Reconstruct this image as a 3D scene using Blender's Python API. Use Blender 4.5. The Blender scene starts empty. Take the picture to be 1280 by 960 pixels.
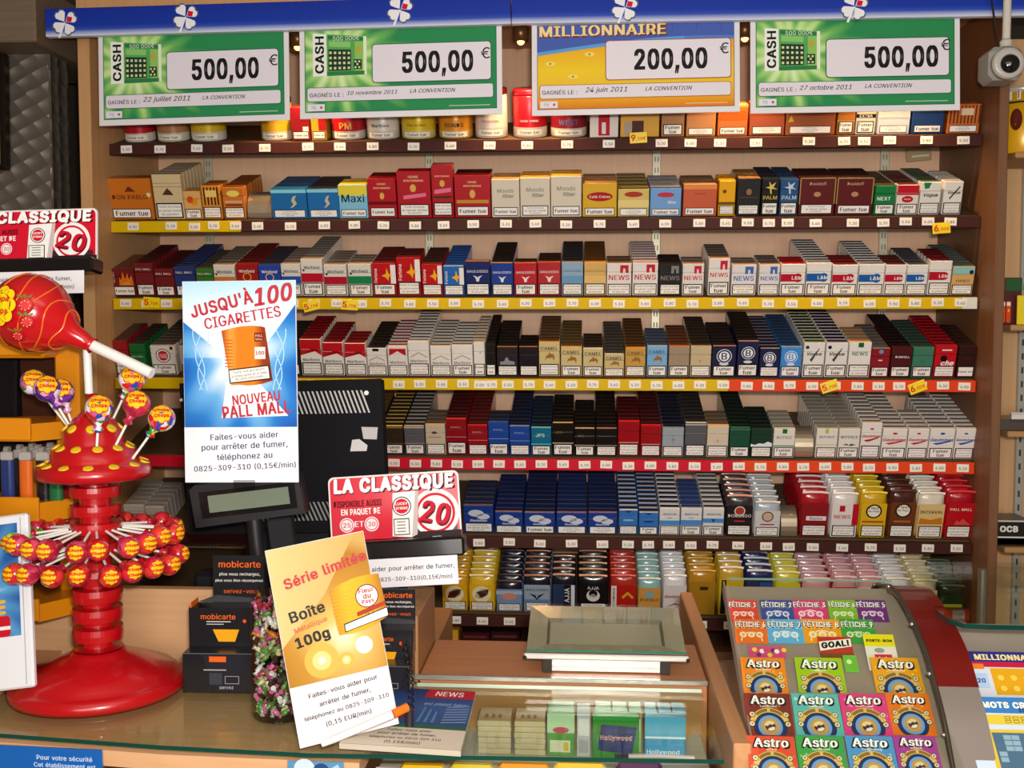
import bpy, bmesh, math, random
from mathutils import Matrix, Vector
random.seed(7)
R_ = math.radians
S = bpy.context.scene
COL = S.collection

# ---------------------------------------------------------------- camera, light, exposure
FPX = 1350.0
CAM = Vector((0.0, 0.0, 1.60))
YAW, PITCH = math.atan(90/FPX), math.atan(80/FPX)
cd = bpy.data.cameras.new('camera'); cam = bpy.data.objects.new('camera', cd); COL.objects.link(cam)
cd.sensor_width = 36.0; cd.lens = FPX/1280*36.0; cd.clip_start = 0.02
cam.location = CAM; cam.rotation_euler = (math.pi/2-PITCH, 0, YAW)
S.camera = cam
S.view_settings.view_transform = 'Standard'
try: S.view_settings.look = 'None'
except Exception: pass
S.view_settings.gamma = 1.0; S.view_settings.use_curve_mapping = False
S.view_settings.exposure = 0.0
w = bpy.data.worlds.new('world'); S.world = w; w.use_nodes = True
w.node_tree.nodes['Background'].inputs[0].default_value = (1, .95, .9, 1)
w.node_tree.nodes['Background'].inputs[1].default_value = 0.3

def area(name, loc, target, sx, sy, power, col):
    l = bpy.data.lights.new(name, 'AREA'); l.shape = 'RECTANGLE'; l.size = sx; l.size_y = sy
    l.energy = power; l.color = col
    o = bpy.data.objects.new(name, l); COL.objects.link(o); o.location = loc
    o.rotation_euler = (Vector(target)-Vector(loc)).to_track_quat('-Z', 'Y').to_euler()
    return o
area('ceiling_light_front', (0.1, 0.6, 2.58), (0.1, 1.6, 0.9), 2.2, 0.6, 5, (1, .92, .82))
area('ceiling_light_rear', (0.0, -0.8, 2.58), (0.0, 1.6, 1.0), 2.4, 0.6, 7, (1, .93, .84))
area('added_front_fill', (0.2, -1.5, 1.62), (0.1, 2.7, 1.5), 2.4, 1.0, 46, (1, .95, .90))  # added frontal fill behind the camera, no window is built there
area('camera_flash', (0.05, -0.03, 1.69), (0.05, 2.7, 1.5), 0.09, 0.05, 30, (1, .95, .90))

RM = cam.rotation_euler.to_matrix()
def ray(px, py):
    return RM @ Vector(((px-640)/FPX, -(py-480)/FPX, -1.0))
def at(px, py, Y):
    d = ray(px, py); return CAM + d*((Y-CAM.y)/d.y)
def atz(px, py, Z):
    d = ray(px, py); return CAM + d*((Z-CAM.z)/d.z)
def proj(p):
    q = RM.transposed() @ (Vector(p)-CAM)
    return 640+FPX*q.x/-q.z, 480-FPX*q.y/-q.z

# ---------------------------------------------------------------- materials
def lin(c):
    return c/12.92 if c <= 0.04045 else ((c+0.055)/1.055)**2.4
def hexc(h):
    if len(h) == 3: h = ''.join(a*2 for a in h)
    return tuple(lin(int(h[i:i+2], 16)/255) for i in (0, 2, 4))+(1,)
MC = {}
def M(h, rough=0.45, metal=0.0, emit=0.0, coat=0.0, noise=0.0):
    """plain coloured material with a trace of procedural mottling"""
    k = (h, rough, metal, emit, coat, noise)
    if k in MC: return MC[k]
    m = bpy.data.materials.new('mat_'+h); m.use_nodes = True
    nt = m.node_tree; b = nt.nodes['Principled BSDF']
    b.inputs['Base Color'].default_value = hexc(h)
    b.inputs['Roughness'].default_value = rough; b.inputs['Metallic'].default_value = metal
    if not metal and not coat: b.inputs['Specular IOR Level'].default_value = .5 if rough < .4 else .12
    if coat: b.inputs['Coat Weight'].default_value = coat; b.inputs['Coat Roughness'].default_value = 0.12
    if emit:
        b.inputs['Emission Color'].default_value = hexc(h); b.inputs['Emission Strength'].default_value = emit
    if noise:
        tc = nt.nodes.new('ShaderNodeTexCoord'); n = nt.nodes.new('ShaderNodeTexNoise'); n.inputs['Scale'].default_value = 60
        mx = nt.nodes.new('ShaderNodeMix'); mx.data_type = 'RGBA'; mx.blend_type = 'MULTIPLY'
        nt.links.new(tc.outputs['Object'], n.inputs['Vector'])
        mx.inputs[0].default_value = noise; mx.inputs[6].default_value = hexc(h)
        nt.links.new(n.outputs['Fac'], mx.inputs[7]); nt.links.new(mx.outputs[2], b.inputs['Base Color'])
    MC[k] = m; return m
def wood(h1, h2, axis='X', rough=0.5, scale=1.0):
    k = ('wood', h1, h2, axis, rough)
    if k in MC: return MC[k]
    m = bpy.data.materials.new('wood_'+h1); m.use_nodes = True; nt = m.node_tree; b = nt.nodes['Principled BSDF']
    tc = nt.nodes.new('ShaderNodeTexCoord'); mp = nt.nodes.new('ShaderNodeMapping')
    sc = {'X': (2, 60, 60), 'Y': (60, 2, 60), 'Z': (60, 60, 2)}[axis]
    mp.inputs['Scale'].default_value = [s*scale for s in sc]
    n = nt.nodes.new('ShaderNodeTexNoise'); n.inputs['Scale'].default_value = 1.5; n.inputs['Detail'].default_value = 5
    r = nt.nodes.new('ShaderNodeValToRGB'); r.color_ramp.elements[0].position = .3; r.color_ramp.elements[1].position = .7
    r.color_ramp.elements[0].color = hexc(h1); r.color_ramp.elements[1].color = hexc(h2)
    nt.links.new(tc.outputs['Object'], mp.inputs['Vector']); nt.links.new(mp.outputs[0], n.inputs['Vector'])
    nt.links.new(n.outputs['Fac'], r.inputs[0]); nt.links.new(r.outputs[0], b.inputs['Base Color'])
    b.inputs['Roughness'].default_value = rough
    MC[k] = m; return m
def glass(name, tint='e8f4ee', refl=0.9):
    if name in MC: return MC[name]
    m = bpy.data.materials.new(name); m.use_nodes = True; nt = m.node_tree
    for n in list(nt.nodes): nt.nodes.remove(n)
    o = nt.nodes.new('ShaderNodeOutputMaterial'); t = nt.nodes.new('ShaderNodeBsdfTransparent'); g = nt.nodes.new('ShaderNodeBsdfGlossy')
    f = nt.nodes.new('ShaderNodeLayerWeight'); f.inputs['Blend'].default_value = .5
    pw = nt.nodes.new('ShaderNodeMath'); pw.operation = 'POWER'; pw.inputs[1].default_value = 5
    mu = nt.nodes.new('ShaderNodeMath'); mu.operation = 'MULTIPLY_ADD'; mu.inputs[1].default_value = .5*refl; mu.inputs[2].default_value = .035*refl
    mx = nt.nodes.new('ShaderNodeMixShader')
    t.inputs[0].default_value = hexc(tint); g.inputs['Roughness'].default_value = 0.03
    nt.links.new(f.outputs['Facing'], pw.inputs[0]); nt.links.new(pw.outputs[0], mu.inputs[0]); nt.links.new(mu.outputs[0], mx.inputs[0])
    nt.links.new(t.outputs[0], mx.inputs[1]); nt.links.new(g.outputs[0], mx.inputs[2]); nt.links.new(mx.outputs[0], o.inputs[0])
    MC[name] = m; return m
def burst(name, cx, cz, stops, radius, rays=22, ray_amt=.25, sz=1.0):
    """printed sun-ray gradient around a point of the sheet (object coordinates)"""
    m = bpy.data.materials.new(name); m.use_nodes = True; nt = m.node_tree; b = nt.nodes['Principled BSDF']
    tc = nt.nodes.new('ShaderNodeTexCoord'); sx = nt.nodes.new('ShaderNodeSeparateXYZ'); nt.links.new(tc.outputs['Object'], sx.inputs[0])
    def mth(op, a, b_=None):
        n = nt.nodes.new('ShaderNodeMath'); n.operation = op
        for i, v in enumerate((a, b_)):
            if v is None: continue
            if isinstance(v, (int, float)): n.inputs[i].default_value = v
            else: nt.links.new(v, n.inputs[i])
        return n.outputs[0]
    dx = mth('SUBTRACT', sx.outputs[0], cx); dz = mth('MULTIPLY', mth('SUBTRACT', sx.outputs[2], cz), sz)
    ang = mth('ARCTAN2', dz, dx); s = mth('SINE', mth('MULTIPLY', ang, rays))
    s2 = mth('SINE', mth('MULTIPLY', ang, rays*0.41+1))
    d = mth('DIVIDE', mth('SQRT', mth('ADD', mth('MULTIPLY', dx, dx), mth('MULTIPLY', dz, dz))), radius)
    rr = mth('MULTIPLY', mth('ADD', s, s2), ray_amt*.5)
    f = mth('SUBTRACT', d, mth('MULTIPLY', rr, mth('MINIMUM', d, 1.0)))
    r = nt.nodes.new('ShaderNodeValToRGB'); cr = r.color_ramp
    while len(cr.elements) < len(stops): cr.elements.new(.5)
    for e, (p, c) in zip(cr.elements, stops): e.position = p; e.color = hexc(c)
    nt.links.new(f, r.inputs[0]); nt.links.new(r.outputs[0], b.inputs['Base Color'])
    b.inputs['Roughness'].default_value = .6; b.inputs['Specular IOR Level'].default_value = .15
    return m
def grad(name, axis, p0, p1, stops, rough=.4):
    """printed gradient along one axis of the sheet"""
    m = bpy.data.materials.new(name); m.use_nodes = True; nt = m.node_tree; b = nt.nodes['Principled BSDF']
    tc = nt.nodes.new('ShaderNodeTexCoord'); sx = nt.nodes.new('ShaderNodeSeparateXYZ'); nt.links.new(tc.outputs['Object'], sx.inputs[0])
    mr = nt.nodes.new('ShaderNodeMapRange'); mr.inputs[1].default_value = p0; mr.inputs[2].default_value = p1
    nt.links.new(sx.outputs[axis], mr.inputs[0])
    r = nt.nodes.new('ShaderNodeValToRGB'); cr = r.color_ramp
    while len(cr.elements) < len(stops): cr.elements.new(.5)
    for e, (p, c) in zip(cr.elements, stops): e.position = p; e.color = hexc(c)
    nt.links.new(mr.outputs[0], r.inputs[0]); nt.links.new(r.outputs[0], b.inputs['Base Color'])
    b.inputs['Roughness'].default_value = max(rough, .5); b.inputs['Specular IOR Level'].default_value = .15
    return m
def mosaic(name, cols, scale):
    """many-coloured printed foil"""
    m = bpy.data.materials.new(name); m.use_nodes = True; nt = m.node_tree; b = nt.nodes['Principled BSDF']
    tc = nt.nodes.new('ShaderNodeTexCoord'); v = nt.nodes.new('ShaderNodeTexVoronoi'); v.inputs['Scale'].default_value = scale
    sp = nt.nodes.new('ShaderNodeSeparateColor'); r = nt.nodes.new('ShaderNodeValToRGB'); cr = r.color_ramp; cr.interpolation = 'CONSTANT'
    while len(cr.elements) < len(cols): cr.elements.new(.5)
    for i, (e, c) in enumerate(zip(cr.elements, cols)): e.position = i/len(cols); e.color = hexc(c)
    nt.links.new(tc.outputs['Object'], v.inputs['Vector']); nt.links.new(v.outputs['Color'], sp.inputs[0])
    nt.links.new(sp.outputs[0], r.inputs[0]); nt.links.new(r.outputs[0], b.inputs['Base Color'])
    b.inputs['Roughness'].default_value = .22; b.inputs['Coat Weight'].default_value = .5
    return m

# ---------------------------------------------------------------- mesh builder
# lettering outlines in thousandths of the letter height: character code, advance, contours as x, y pairs
GLYPHS = {
33: (196, [[67,160,63,509,132,509,128,160], [98,-4,81,-1,66,9,56,24,52,41,56,58,66,73,81,83,98,86,116,83,130,73,140,58,143,41,140,24,130,9,116,-1]]),
38: (448, [[197,-7,150,-2,110,12,78,34,54,62,39,96,34,133,37,163,47,189,63,213,85,235,111,256,140,279,216,335,226,343,237,352,246,363,255,375,260,389,262,405,258,427,245,445,226,457,201,461,184,459,168,453,155,444,145,431,139,416,137,399,139,380,145,363,155,346,169,327,185,307,204,284,438,0,364,0,171,231,144,264,121,293,102,319,87,344,78,370,75,398,79,430,91,458,109,481,134,499,165,510,200,513,235,510,266,499,290,482,308,459,320,433,324,404,322,382,315,362,305,342,291,325,275,308,256,293,154,217,128,195,110,174,100,154,97,131,100,108,109,87,124,70,143,57,166,49,193,46,223,50,251,59,278,75,301,95,321,121,336,151,346,186,349,224,408,224,405,180,397,144,385,115,371,92,357,75,345,62,333,47,305,23,271,7,234,-3]]),
39: (206, [[78,318,70,509,136,509,128,318]]),
40: (273, [[89,207,92,264,101,324,114,384,132,441,153,494,177,539,236,539,212,485,191,428,174,370,161,313,154,258,151,207,154,161,160,115,172,67,188,16,209,-38,236,-96,177,-96,139,-21,111,55,95,131]]),
41: (273, [[37,-96,64,-37,86,18,102,69,113,116,120,162,122,207,119,258,112,313,99,370,82,428,62,485,37,539,97,539,121,494,142,441,159,384,173,323,181,264,184,207,178,130,161,53,134,-22,97,-96]]),
44: (188, [[38,-119,68,71,137,71,84,-119]]),
45: (453, [[337,244,337,188,114,188,114,244]]),
46: (188, [[95,-4,78,-1,63,9,53,24,50,41,53,59,63,73,78,83,95,87,113,83,128,73,138,59,141,41,138,24,128,9,113,-1]]),
47: (249, [[235,533,71,-76,14,-76,178,533]]),
48: (453, [[227,-7,174,1,130,24,95,62,69,113,53,178,48,254,53,330,69,395,95,447,130,484,174,508,227,516,279,508,323,484,358,447,384,395,400,330,405,254,400,178,384,113,359,62,323,24,279,1], [227,50,261,56,290,74,313,103,330,144,340,194,344,254,340,314,330,365,313,405,290,435,261,453,227,460,192,453,163,435,140,405,123,365,113,314,109,254,113,194,123,144,140,103,163,74,192,56]]),
49: (453, [[76,0,76,55,391,55,391,0], [276,509,276,0,212,0,212,448,209,448,86,358,86,427,198,509]]),
50: (453, [[64,0,64,47,234,229,261,257,282,282,299,305,311,327,318,348,320,371,317,397,308,419,293,436,273,449,250,457,224,460,196,457,172,447,153,433,139,413,130,390,127,362,66,362,71,405,86,442,111,473,143,496,182,511,225,516,268,511,306,497,337,474,361,445,376,411,381,372,378,345,371,318,357,290,336,259,306,223,267,180,153,60,153,57,389,57,389,0]]),
51: (453, [[218,-7,173,-3,133,10,98,30,70,57,52,91,44,132,109,132,115,107,126,87,144,71,165,59,191,52,219,50,248,53,275,61,297,74,315,93,325,116,329,145,326,172,316,196,299,217,275,234,242,244,201,248,157,248,157,299,288,448,288,452,70,452,70,509,372,509,372,461,211,278,211,289,264,288,308,276,344,253,371,222,387,186,393,145,387,103,370,66,344,36,309,12,266,-2]]),
52: (453, [[40,105,40,158,247,509,311,509,109,166,109,163,413,163,413,105], [282,0,282,121,282,146,282,318,343,318,343,0]]),
53: (453, [[221,-7,178,-2,140,11,108,32,83,60,66,93,60,130,122,130,127,108,138,89,154,73,173,60,196,52,221,50,250,53,276,64,298,82,314,104,324,131,328,162,324,193,314,221,297,244,275,262,248,273,218,277,192,275,167,268,145,258,128,246,67,253,96,509,366,509,366,452,151,452,134,301,136,301,155,315,178,325,203,331,229,334,263,330,294,321,321,306,345,285,364,260,379,231,388,199,391,163,385,117,369,76,343,41,309,15,268,-1]]),
54: (453, [[226,-7,182,-1,142,15,109,40,84,74,69,115,64,162,68,199,80,239,102,285,137,340,252,509,322,509,151,261,145,261,154,275,165,288,179,299,196,307,214,312,235,314,278,309,316,295,346,271,370,240,384,201,389,157,384,112,368,73,343,39,310,14,271,-2], [226,48,254,52,279,63,299,79,314,101,324,128,327,157,324,187,314,213,299,235,279,251,254,262,226,265,198,262,174,252,153,235,138,214,128,188,125,158,128,128,138,102,153,79,174,63,198,52]]),
55: (453, [[97,0,323,448,323,452,62,452,62,509,391,509,391,449,165,0]]),
56: (453, [[226,-7,178,-2,136,11,101,33,74,62,57,96,52,135,55,166,65,195,81,220,101,241,125,256,153,265,153,267,119,282,93,308,76,342,70,380,75,417,90,450,114,477,146,498,184,511,226,516,269,511,306,498,337,477,361,450,377,417,382,380,376,342,359,308,333,282,300,267,300,265,327,256,351,241,372,220,387,195,397,166,401,135,395,96,378,62,352,33,317,11,275,-2], [226,49,258,52,285,60,307,74,323,91,333,113,337,139,333,165,322,189,305,208,283,223,256,232,226,235,196,232,169,223,147,208,130,189,119,165,115,139,119,113,129,91,145,74,167,60,195,52], [226,290,252,292,274,300,293,313,307,330,316,351,319,376,316,399,308,420,294,437,275,449,252,457,226,460,200,457,177,449,159,437,145,420,136,399,133,376,136,351,145,330,159,313,178,300,201,292]]),
57: (453, [[226,516,271,510,310,494,343,468,368,434,384,393,389,347,385,309,373,270,350,224,315,168,200,0,130,0,301,248,307,248,299,234,287,221,273,210,257,202,238,196,218,195,175,199,137,214,106,237,83,269,68,307,64,352,69,397,85,436,110,469,143,494,182,510], [226,460,199,457,174,446,154,429,138,407,129,381,125,352,129,322,138,295,154,274,174,257,199,247,226,243,254,247,279,257,299,273,314,295,324,321,327,350,324,381,314,407,299,429,279,446,254,457]]),
58: (188, [[95,-4,78,-1,63,9,53,24,50,41,53,59,63,73,78,83,95,87,113,83,128,73,138,59,141,41,138,24,128,9,113,-1], [95,271,78,274,63,284,53,299,50,316,53,334,63,349,78,359,95,362,113,359,128,349,138,334,141,316,138,299,128,284,113,274]]),
65: (480, [[16,0,201,509,276,509,463,0,395,0,287,302,276,334,264,372,250,420,232,478,245,478,228,419,213,371,201,333,191,302,85,0], [110,142,110,199,370,199,370,142]]),
66: (456, [[60,0,60,509,241,509,289,504,329,491,359,469,381,442,394,410,398,374,395,344,387,320,373,301,356,286,336,275,315,267,315,262,339,257,363,245,385,227,402,203,414,173,418,136,413,100,400,67,377,39,344,18,301,4,247,0], [125,57,245,57,296,63,330,80,349,105,355,137,352,161,342,184,327,203,306,218,279,228,248,231,125,231], [125,285,238,285,265,288,288,296,308,309,323,326,333,348,336,372,330,403,313,429,283,446,240,452,125,452]]),
67: (510, [[267,-7,205,1,150,25,104,63,70,115,48,179,40,254,48,329,70,393,104,445,150,484,205,508,267,516,305,513,340,504,373,490,402,471,427,447,448,418,463,385,473,348,408,348,401,373,389,395,375,413,357,428,337,440,315,449,292,454,267,456,223,450,184,432,150,403,125,364,109,314,103,254,109,194,125,145,151,105,184,76,223,59,267,53,292,55,315,60,337,69,357,81,375,96,389,114,401,136,408,160,473,160,463,124,448,91,428,62,402,38,373,19,341,5,305,-4]]),
68: (502, [[219,0,96,0,96,57,215,57,272,63,318,81,354,110,379,149,394,198,399,255,394,312,379,361,354,399,320,428,275,446,221,452,93,452,93,509,225,509,294,501,353,478,399,441,433,391,455,329,462,255,455,181,433,119,398,68,351,31,291,8], [125,509,125,0,60,0,60,509]]),
69: (419, [[60,0,60,509,372,509,372,452,125,452,125,286,355,286,355,229,125,229,125,57,375,57,375,0]]),
70: (410, [[60,0,60,509,369,509,369,452,125,452,125,278,346,278,346,221,125,221,125,0]]),
71: (520, [[269,-7,205,1,149,25,104,64,69,116,47,179,40,254,47,329,69,393,103,445,149,484,203,508,265,516,304,513,340,504,374,489,403,469,429,445,449,416,465,384,474,349,408,349,399,372,387,393,373,411,356,427,337,439,315,448,291,454,265,456,222,450,183,432,150,404,125,364,109,314,103,254,109,194,125,145,151,105,184,76,224,59,269,53,309,57,345,71,374,93,396,123,410,160,415,202,434,199,283,199,283,256,478,256,478,200,471,141,451,91,419,50,377,19,326,0]]),
72: (517, [[60,0,60,509,125,509,125,289,392,289,392,509,457,509,457,0,392,0,392,232,125,232,125,0]]),
73: (300, [[31,0,31,57,118,57,118,452,31,452,31,509,269,509,269,452,183,452,183,57,269,57,269,0]]),
74: (396, [[185,-7,124,3,75,33,44,81,33,145,33,173,98,173,98,145,104,104,122,74,149,56,185,50,220,56,248,74,266,104,272,145,272,509,336,509,336,145,326,81,294,33,246,3]]),
75: (467, [[104,145,104,216,122,239,139,261,157,282,174,303,193,324,212,344,364,509,448,509,231,276,228,276], [60,0,60,509,125,509,125,334,124,225,125,193,125,0], [372,0,188,259,228,309,449,0]]),
76: (393, [[60,0,60,509,125,509,125,57,361,57,361,0]]),
77: (628, [[60,0,60,509,152,509,277,187,282,174,287,159,293,141,299,123,305,103,311,84,317,65,322,49,307,49,312,65,318,83,324,102,330,121,336,140,342,158,348,174,352,187,476,509,568,509,568,0,504,0,504,291,504,308,504,327,505,347,505,369,506,391,506,413,507,435,507,457,513,457,505,433,498,409,490,386,482,363,474,341,467,322,461,305,456,291,342,0,286,0,170,291,165,304,159,321,152,340,145,361,137,384,129,408,121,432,112,457,119,457,119,437,120,416,120,394,121,372,121,350,122,328,122,309,122,291,122,0]]),
78: (523, [[60,0,60,509,136,509,343,183,352,169,363,151,375,130,388,107,401,82,414,55,405,54,402,81,401,108,400,134,399,157,399,178,399,195,399,509,463,509,463,0,387,0,202,290,190,310,177,331,164,354,148,381,130,413,108,452,119,454,121,417,122,384,123,354,124,328,125,307,125,291,125,0]]),
79: (533, [[267,-7,205,1,150,25,105,63,70,115,48,179,40,254,48,329,70,393,105,445,150,484,205,508,267,516,329,508,384,484,429,445,464,393,486,329,493,254,486,179,464,115,429,63,384,25,329,1], [267,53,310,59,349,76,383,105,408,144,425,194,430,254,425,314,408,365,383,404,349,433,310,450,267,456,223,450,184,433,151,404,125,364,109,314,103,254,109,194,125,144,151,105,184,76,223,59]]),
80: (445, [[60,0,60,509,235,509,289,503,332,487,366,462,390,430,404,391,409,348,404,304,390,265,366,233,332,207,289,191,235,186,109,186,109,242,233,242,269,246,297,256,318,272,333,294,342,319,344,348,342,376,333,402,318,423,297,439,268,449,232,452,125,452,125,0]]),
81: (533, [[245,159,313,159,369,85,384,65,468,-48,401,-48,346,27,331,46], [267,-7,205,1,150,25,105,63,70,115,48,179,40,254,48,329,70,393,105,445,150,484,205,508,267,516,329,508,384,484,429,445,464,393,486,329,493,254,486,179,464,115,429,63,384,25,329,1], [267,53,310,59,349,76,383,105,408,144,425,194,430,254,425,314,408,365,383,404,349,433,310,450,267,456,223,450,184,433,151,404,125,364,109,314,103,254,109,194,125,144,151,105,184,76,223,59]]),
82: (449, [[60,0,60,509,236,509,290,504,333,489,367,465,390,433,405,395,409,352,405,309,390,271,367,240,333,217,289,203,236,198,96,198,96,255,234,255,269,258,298,267,319,281,334,300,342,324,345,352,342,380,334,405,319,425,298,440,269,449,233,452,125,452,125,0], [353,0,230,229,303,229,428,0]]),
83: (447, [[224,-9,172,-4,128,9,91,31,64,60,46,96,38,137,104,137,110,110,123,88,142,71,166,59,194,52,224,49,257,52,286,60,311,74,329,92,341,114,346,139,342,161,332,179,316,193,296,205,272,214,245,222,184,239,128,260,86,289,60,326,52,372,58,413,75,448,102,476,138,498,180,511,227,516,275,511,316,498,351,476,377,449,394,415,401,378,337,378,326,412,302,437,267,453,225,459,194,456,167,448,145,435,129,418,118,398,115,376,119,352,131,334,148,319,169,308,191,300,212,293,264,279,287,272,312,264,336,252,359,238,379,220,395,198,405,171,408,139,403,99,386,64,360,34,323,11,278,-4]]),
84: (449, [[32,452,32,509,417,509,417,452,257,452,257,0,193,0,193,452]]),
85: (517, [[259,-8,203,-2,154,15,114,43,85,80,66,124,60,173,60,509,124,509,124,178,128,144,141,113,160,87,187,68,220,56,259,52,298,56,331,68,357,87,377,113,389,144,393,178,393,509,457,509,457,173,451,124,433,80,403,43,363,15,315,-2]]),
86: (480, [[204,0,16,509,84,509,192,206,203,176,215,137,230,89,248,31,235,31,252,90,267,138,279,176,290,206,395,509,463,509,278,0]]),
87: (686, [[155,0,16,509,82,509,163,196,170,171,175,145,181,120,187,94,192,67,197,40,189,40,194,67,200,94,205,120,211,145,218,171,224,196,306,509,380,509,462,196,468,171,474,145,480,120,486,94,492,67,497,40,488,40,493,67,499,94,504,120,510,145,517,171,523,196,603,509,670,509,530,0,455,0,368,323,359,356,351,391,344,431,336,475,350,475,342,433,335,395,327,359,318,323,230,0]]),
88: (474, [[18,0,217,284,217,236,29,509,104,509,178,400,192,379,204,361,214,345,223,329,233,312,243,292,232,292,243,311,252,329,261,345,272,361,284,379,298,400,374,509,446,509,259,239,259,287,456,0,382,0,292,129,279,149,268,165,259,180,250,195,241,212,230,231,244,231,235,213,225,196,216,181,206,166,195,149,182,129,91,0]]),
89: (472, [[203,0,203,208,16,509,91,509,192,344,208,318,222,292,236,264,250,230,224,230,237,265,251,293,265,318,280,344,381,509,455,509,268,208,268,0]]),
90: (438, [[42,0,42,46,273,385,289,408,306,431,323,453,341,476,348,454,317,453,285,452,254,452,223,452,40,452,40,509,397,509,397,462,169,129,152,105,134,81,116,57,97,33,90,54,121,56,152,57,183,57,214,57,399,57,399,0]]),
97: (389, [[160,-9,126,-5,94,5,68,22,48,45,35,73,30,108,34,138,43,161,58,179,78,193,100,203,125,211,152,216,178,220,209,224,234,227,252,230,265,235,273,243,276,255,276,257,273,279,267,297,256,311,240,322,220,329,196,331,171,329,149,322,132,313,118,301,107,288,100,274,41,291,57,322,79,346,104,364,133,375,163,382,194,384,215,383,239,379,263,372,286,360,306,343,322,320,333,290,337,251,337,0,277,0,277,52,272,52,264,38,252,25,236,12,215,1,190,-6], [170,45,202,49,228,59,248,74,263,93,272,115,276,138,276,190,270,186,259,182,246,179,231,176,216,173,200,171,186,169,175,168,154,164,134,159,117,150,103,139,95,124,92,105,94,87,102,72,114,61,130,52,149,47]]),
98: (424, [[229,-8,198,-5,172,4,153,17,138,31,127,46,118,59,112,59,112,0,53,0,53,509,114,509,114,319,118,319,127,331,137,346,152,360,171,373,197,381,229,384,274,378,313,361,345,332,370,293,385,245,390,189,385,133,370,84,346,45,313,16,274,-2], [220,47,253,51,279,66,301,88,316,117,325,151,328,189,325,227,316,261,301,290,280,311,253,325,220,330,188,325,161,312,140,291,125,263,116,229,113,189,116,150,125,115,140,86,162,65,188,51]]),
99: (396, [[207,-8,159,-2,117,16,82,46,56,85,40,133,34,187,40,243,56,291,82,330,117,360,159,378,207,384,234,383,260,377,284,368,305,356,324,341,340,322,353,301,362,277,303,262,298,276,290,289,281,301,270,311,257,319,242,325,226,329,207,330,173,325,145,310,124,287,108,258,99,224,96,187,99,151,108,117,124,89,145,66,173,51,207,46,226,48,243,52,258,58,271,66,282,76,292,89,299,102,304,117,363,102,354,78,341,56,325,37,306,21,285,9,261,-1,235,-6]]),
100: (424, [[195,-8,151,-2,111,16,79,45,55,84,39,133,34,189,39,245,55,293,79,332,112,361,151,378,196,384,228,381,253,373,272,360,287,346,298,331,306,319,311,319,311,509,372,509,372,0,313,0,313,59,307,59,298,46,287,31,272,17,252,4,227,-5], [205,47,236,51,263,65,284,86,299,115,309,150,312,189,309,229,300,263,284,291,263,312,237,325,205,330,172,325,145,311,124,290,108,261,99,227,96,189,99,151,109,117,124,88,145,66,172,51]]),
101: (404, [[212,-8,161,-2,117,16,82,46,56,85,40,132,34,187,39,242,55,290,81,329,115,359,157,378,205,384,236,382,266,374,294,361,319,341,341,315,357,282,368,242,371,194,371,169,75,169,75,221,338,221,310,202,307,237,298,269,283,294,263,314,237,326,205,330,173,326,146,313,125,294,109,270,99,241,96,211,96,178,100,139,110,106,128,80,151,61,179,50,212,46,234,48,254,53,271,61,285,73,297,88,306,105,365,91,353,63,335,39,311,19,283,4,249,-5]]),
102: (254, [[228,379,228,327,6,327,6,379], [81,0,81,432,84,461,96,486,113,505,135,519,161,527,187,530,207,529,222,527,234,524,243,521,227,468,222,470,215,472,206,473,195,474,171,470,154,460,145,443,142,419,142,0]]),
103: (425, [[207,-151,168,-148,134,-140,105,-127,82,-110,64,-91,51,-69,101,-41,110,-53,122,-66,136,-78,154,-88,178,-95,207,-97,249,-92,282,-75,304,-47,311,-6,311,68,306,68,298,56,287,41,272,28,252,16,227,8,195,5,152,10,113,27,80,53,55,90,39,136,34,191,39,246,55,293,80,332,112,361,152,378,196,384,228,382,253,373,273,360,288,346,299,331,308,319,313,319,313,379,372,379,372,-9,367,-54,350,-90,324,-117,291,-136,251,-147], [205,59,237,63,264,75,285,95,300,121,309,154,312,193,309,231,300,264,285,291,264,312,237,325,205,330,172,325,145,312,124,290,109,262,99,229,96,193,99,155,109,123,124,96,145,76,172,63]]),
104: (410, [[114,227,114,0,53,0,53,509,114,509,114,287,102,287,124,332,152,362,187,379,227,384,264,380,295,369,321,349,341,321,353,285,357,240,357,0,296,0,296,235,290,275,273,304,246,323,210,329,184,326,161,317,141,303,126,283,117,257]]),
105: (167, [[53,0,53,379,114,379,114,0], [84,443,67,446,54,455,44,468,41,483,44,499,54,512,67,521,84,524,100,521,114,512,123,499,126,483,123,468,114,455,100,446]]),
106: (167, [[53,379,114,379,114,-30,111,-63,102,-90,86,-113,65,-129,37,-139,4,-143,-10,-143,-10,-87,2,-87,25,-83,40,-72,50,-54,53,-29], [83,443,67,446,53,455,44,468,41,483,44,499,53,512,67,521,83,524,100,521,114,512,123,499,126,483,123,468,114,455,100,446]]),
107: (381, [[110,137,110,212,121,212,284,379,360,379,184,199,177,199], [53,0,53,509,114,509,114,0], [294,0,148,186,191,229,372,0]]),
108: (189, [[139,-2,101,3,74,20,58,47,53,84,53,509,114,509,114,99,115,77,120,62,130,54,146,52,154,52,160,53,165,53,170,54,181,3,172,1,162,-1,151,-2]]),
109: (610, [[53,0,53,379,112,379,112,295,108,295,118,323,132,346,151,363,172,376,195,384,219,386,257,380,287,361,309,331,321,295,312,295,322,321,337,343,357,361,381,375,407,383,437,386,468,383,497,372,522,354,541,328,553,296,557,255,557,0,496,0,496,254,490,289,473,313,447,326,419,330,395,328,374,320,358,307,345,290,338,270,335,247,335,0,274,0,274,260,269,288,253,311,229,326,199,330,178,328,158,320,140,307,126,289,117,266,114,238,114,0]]),
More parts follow.
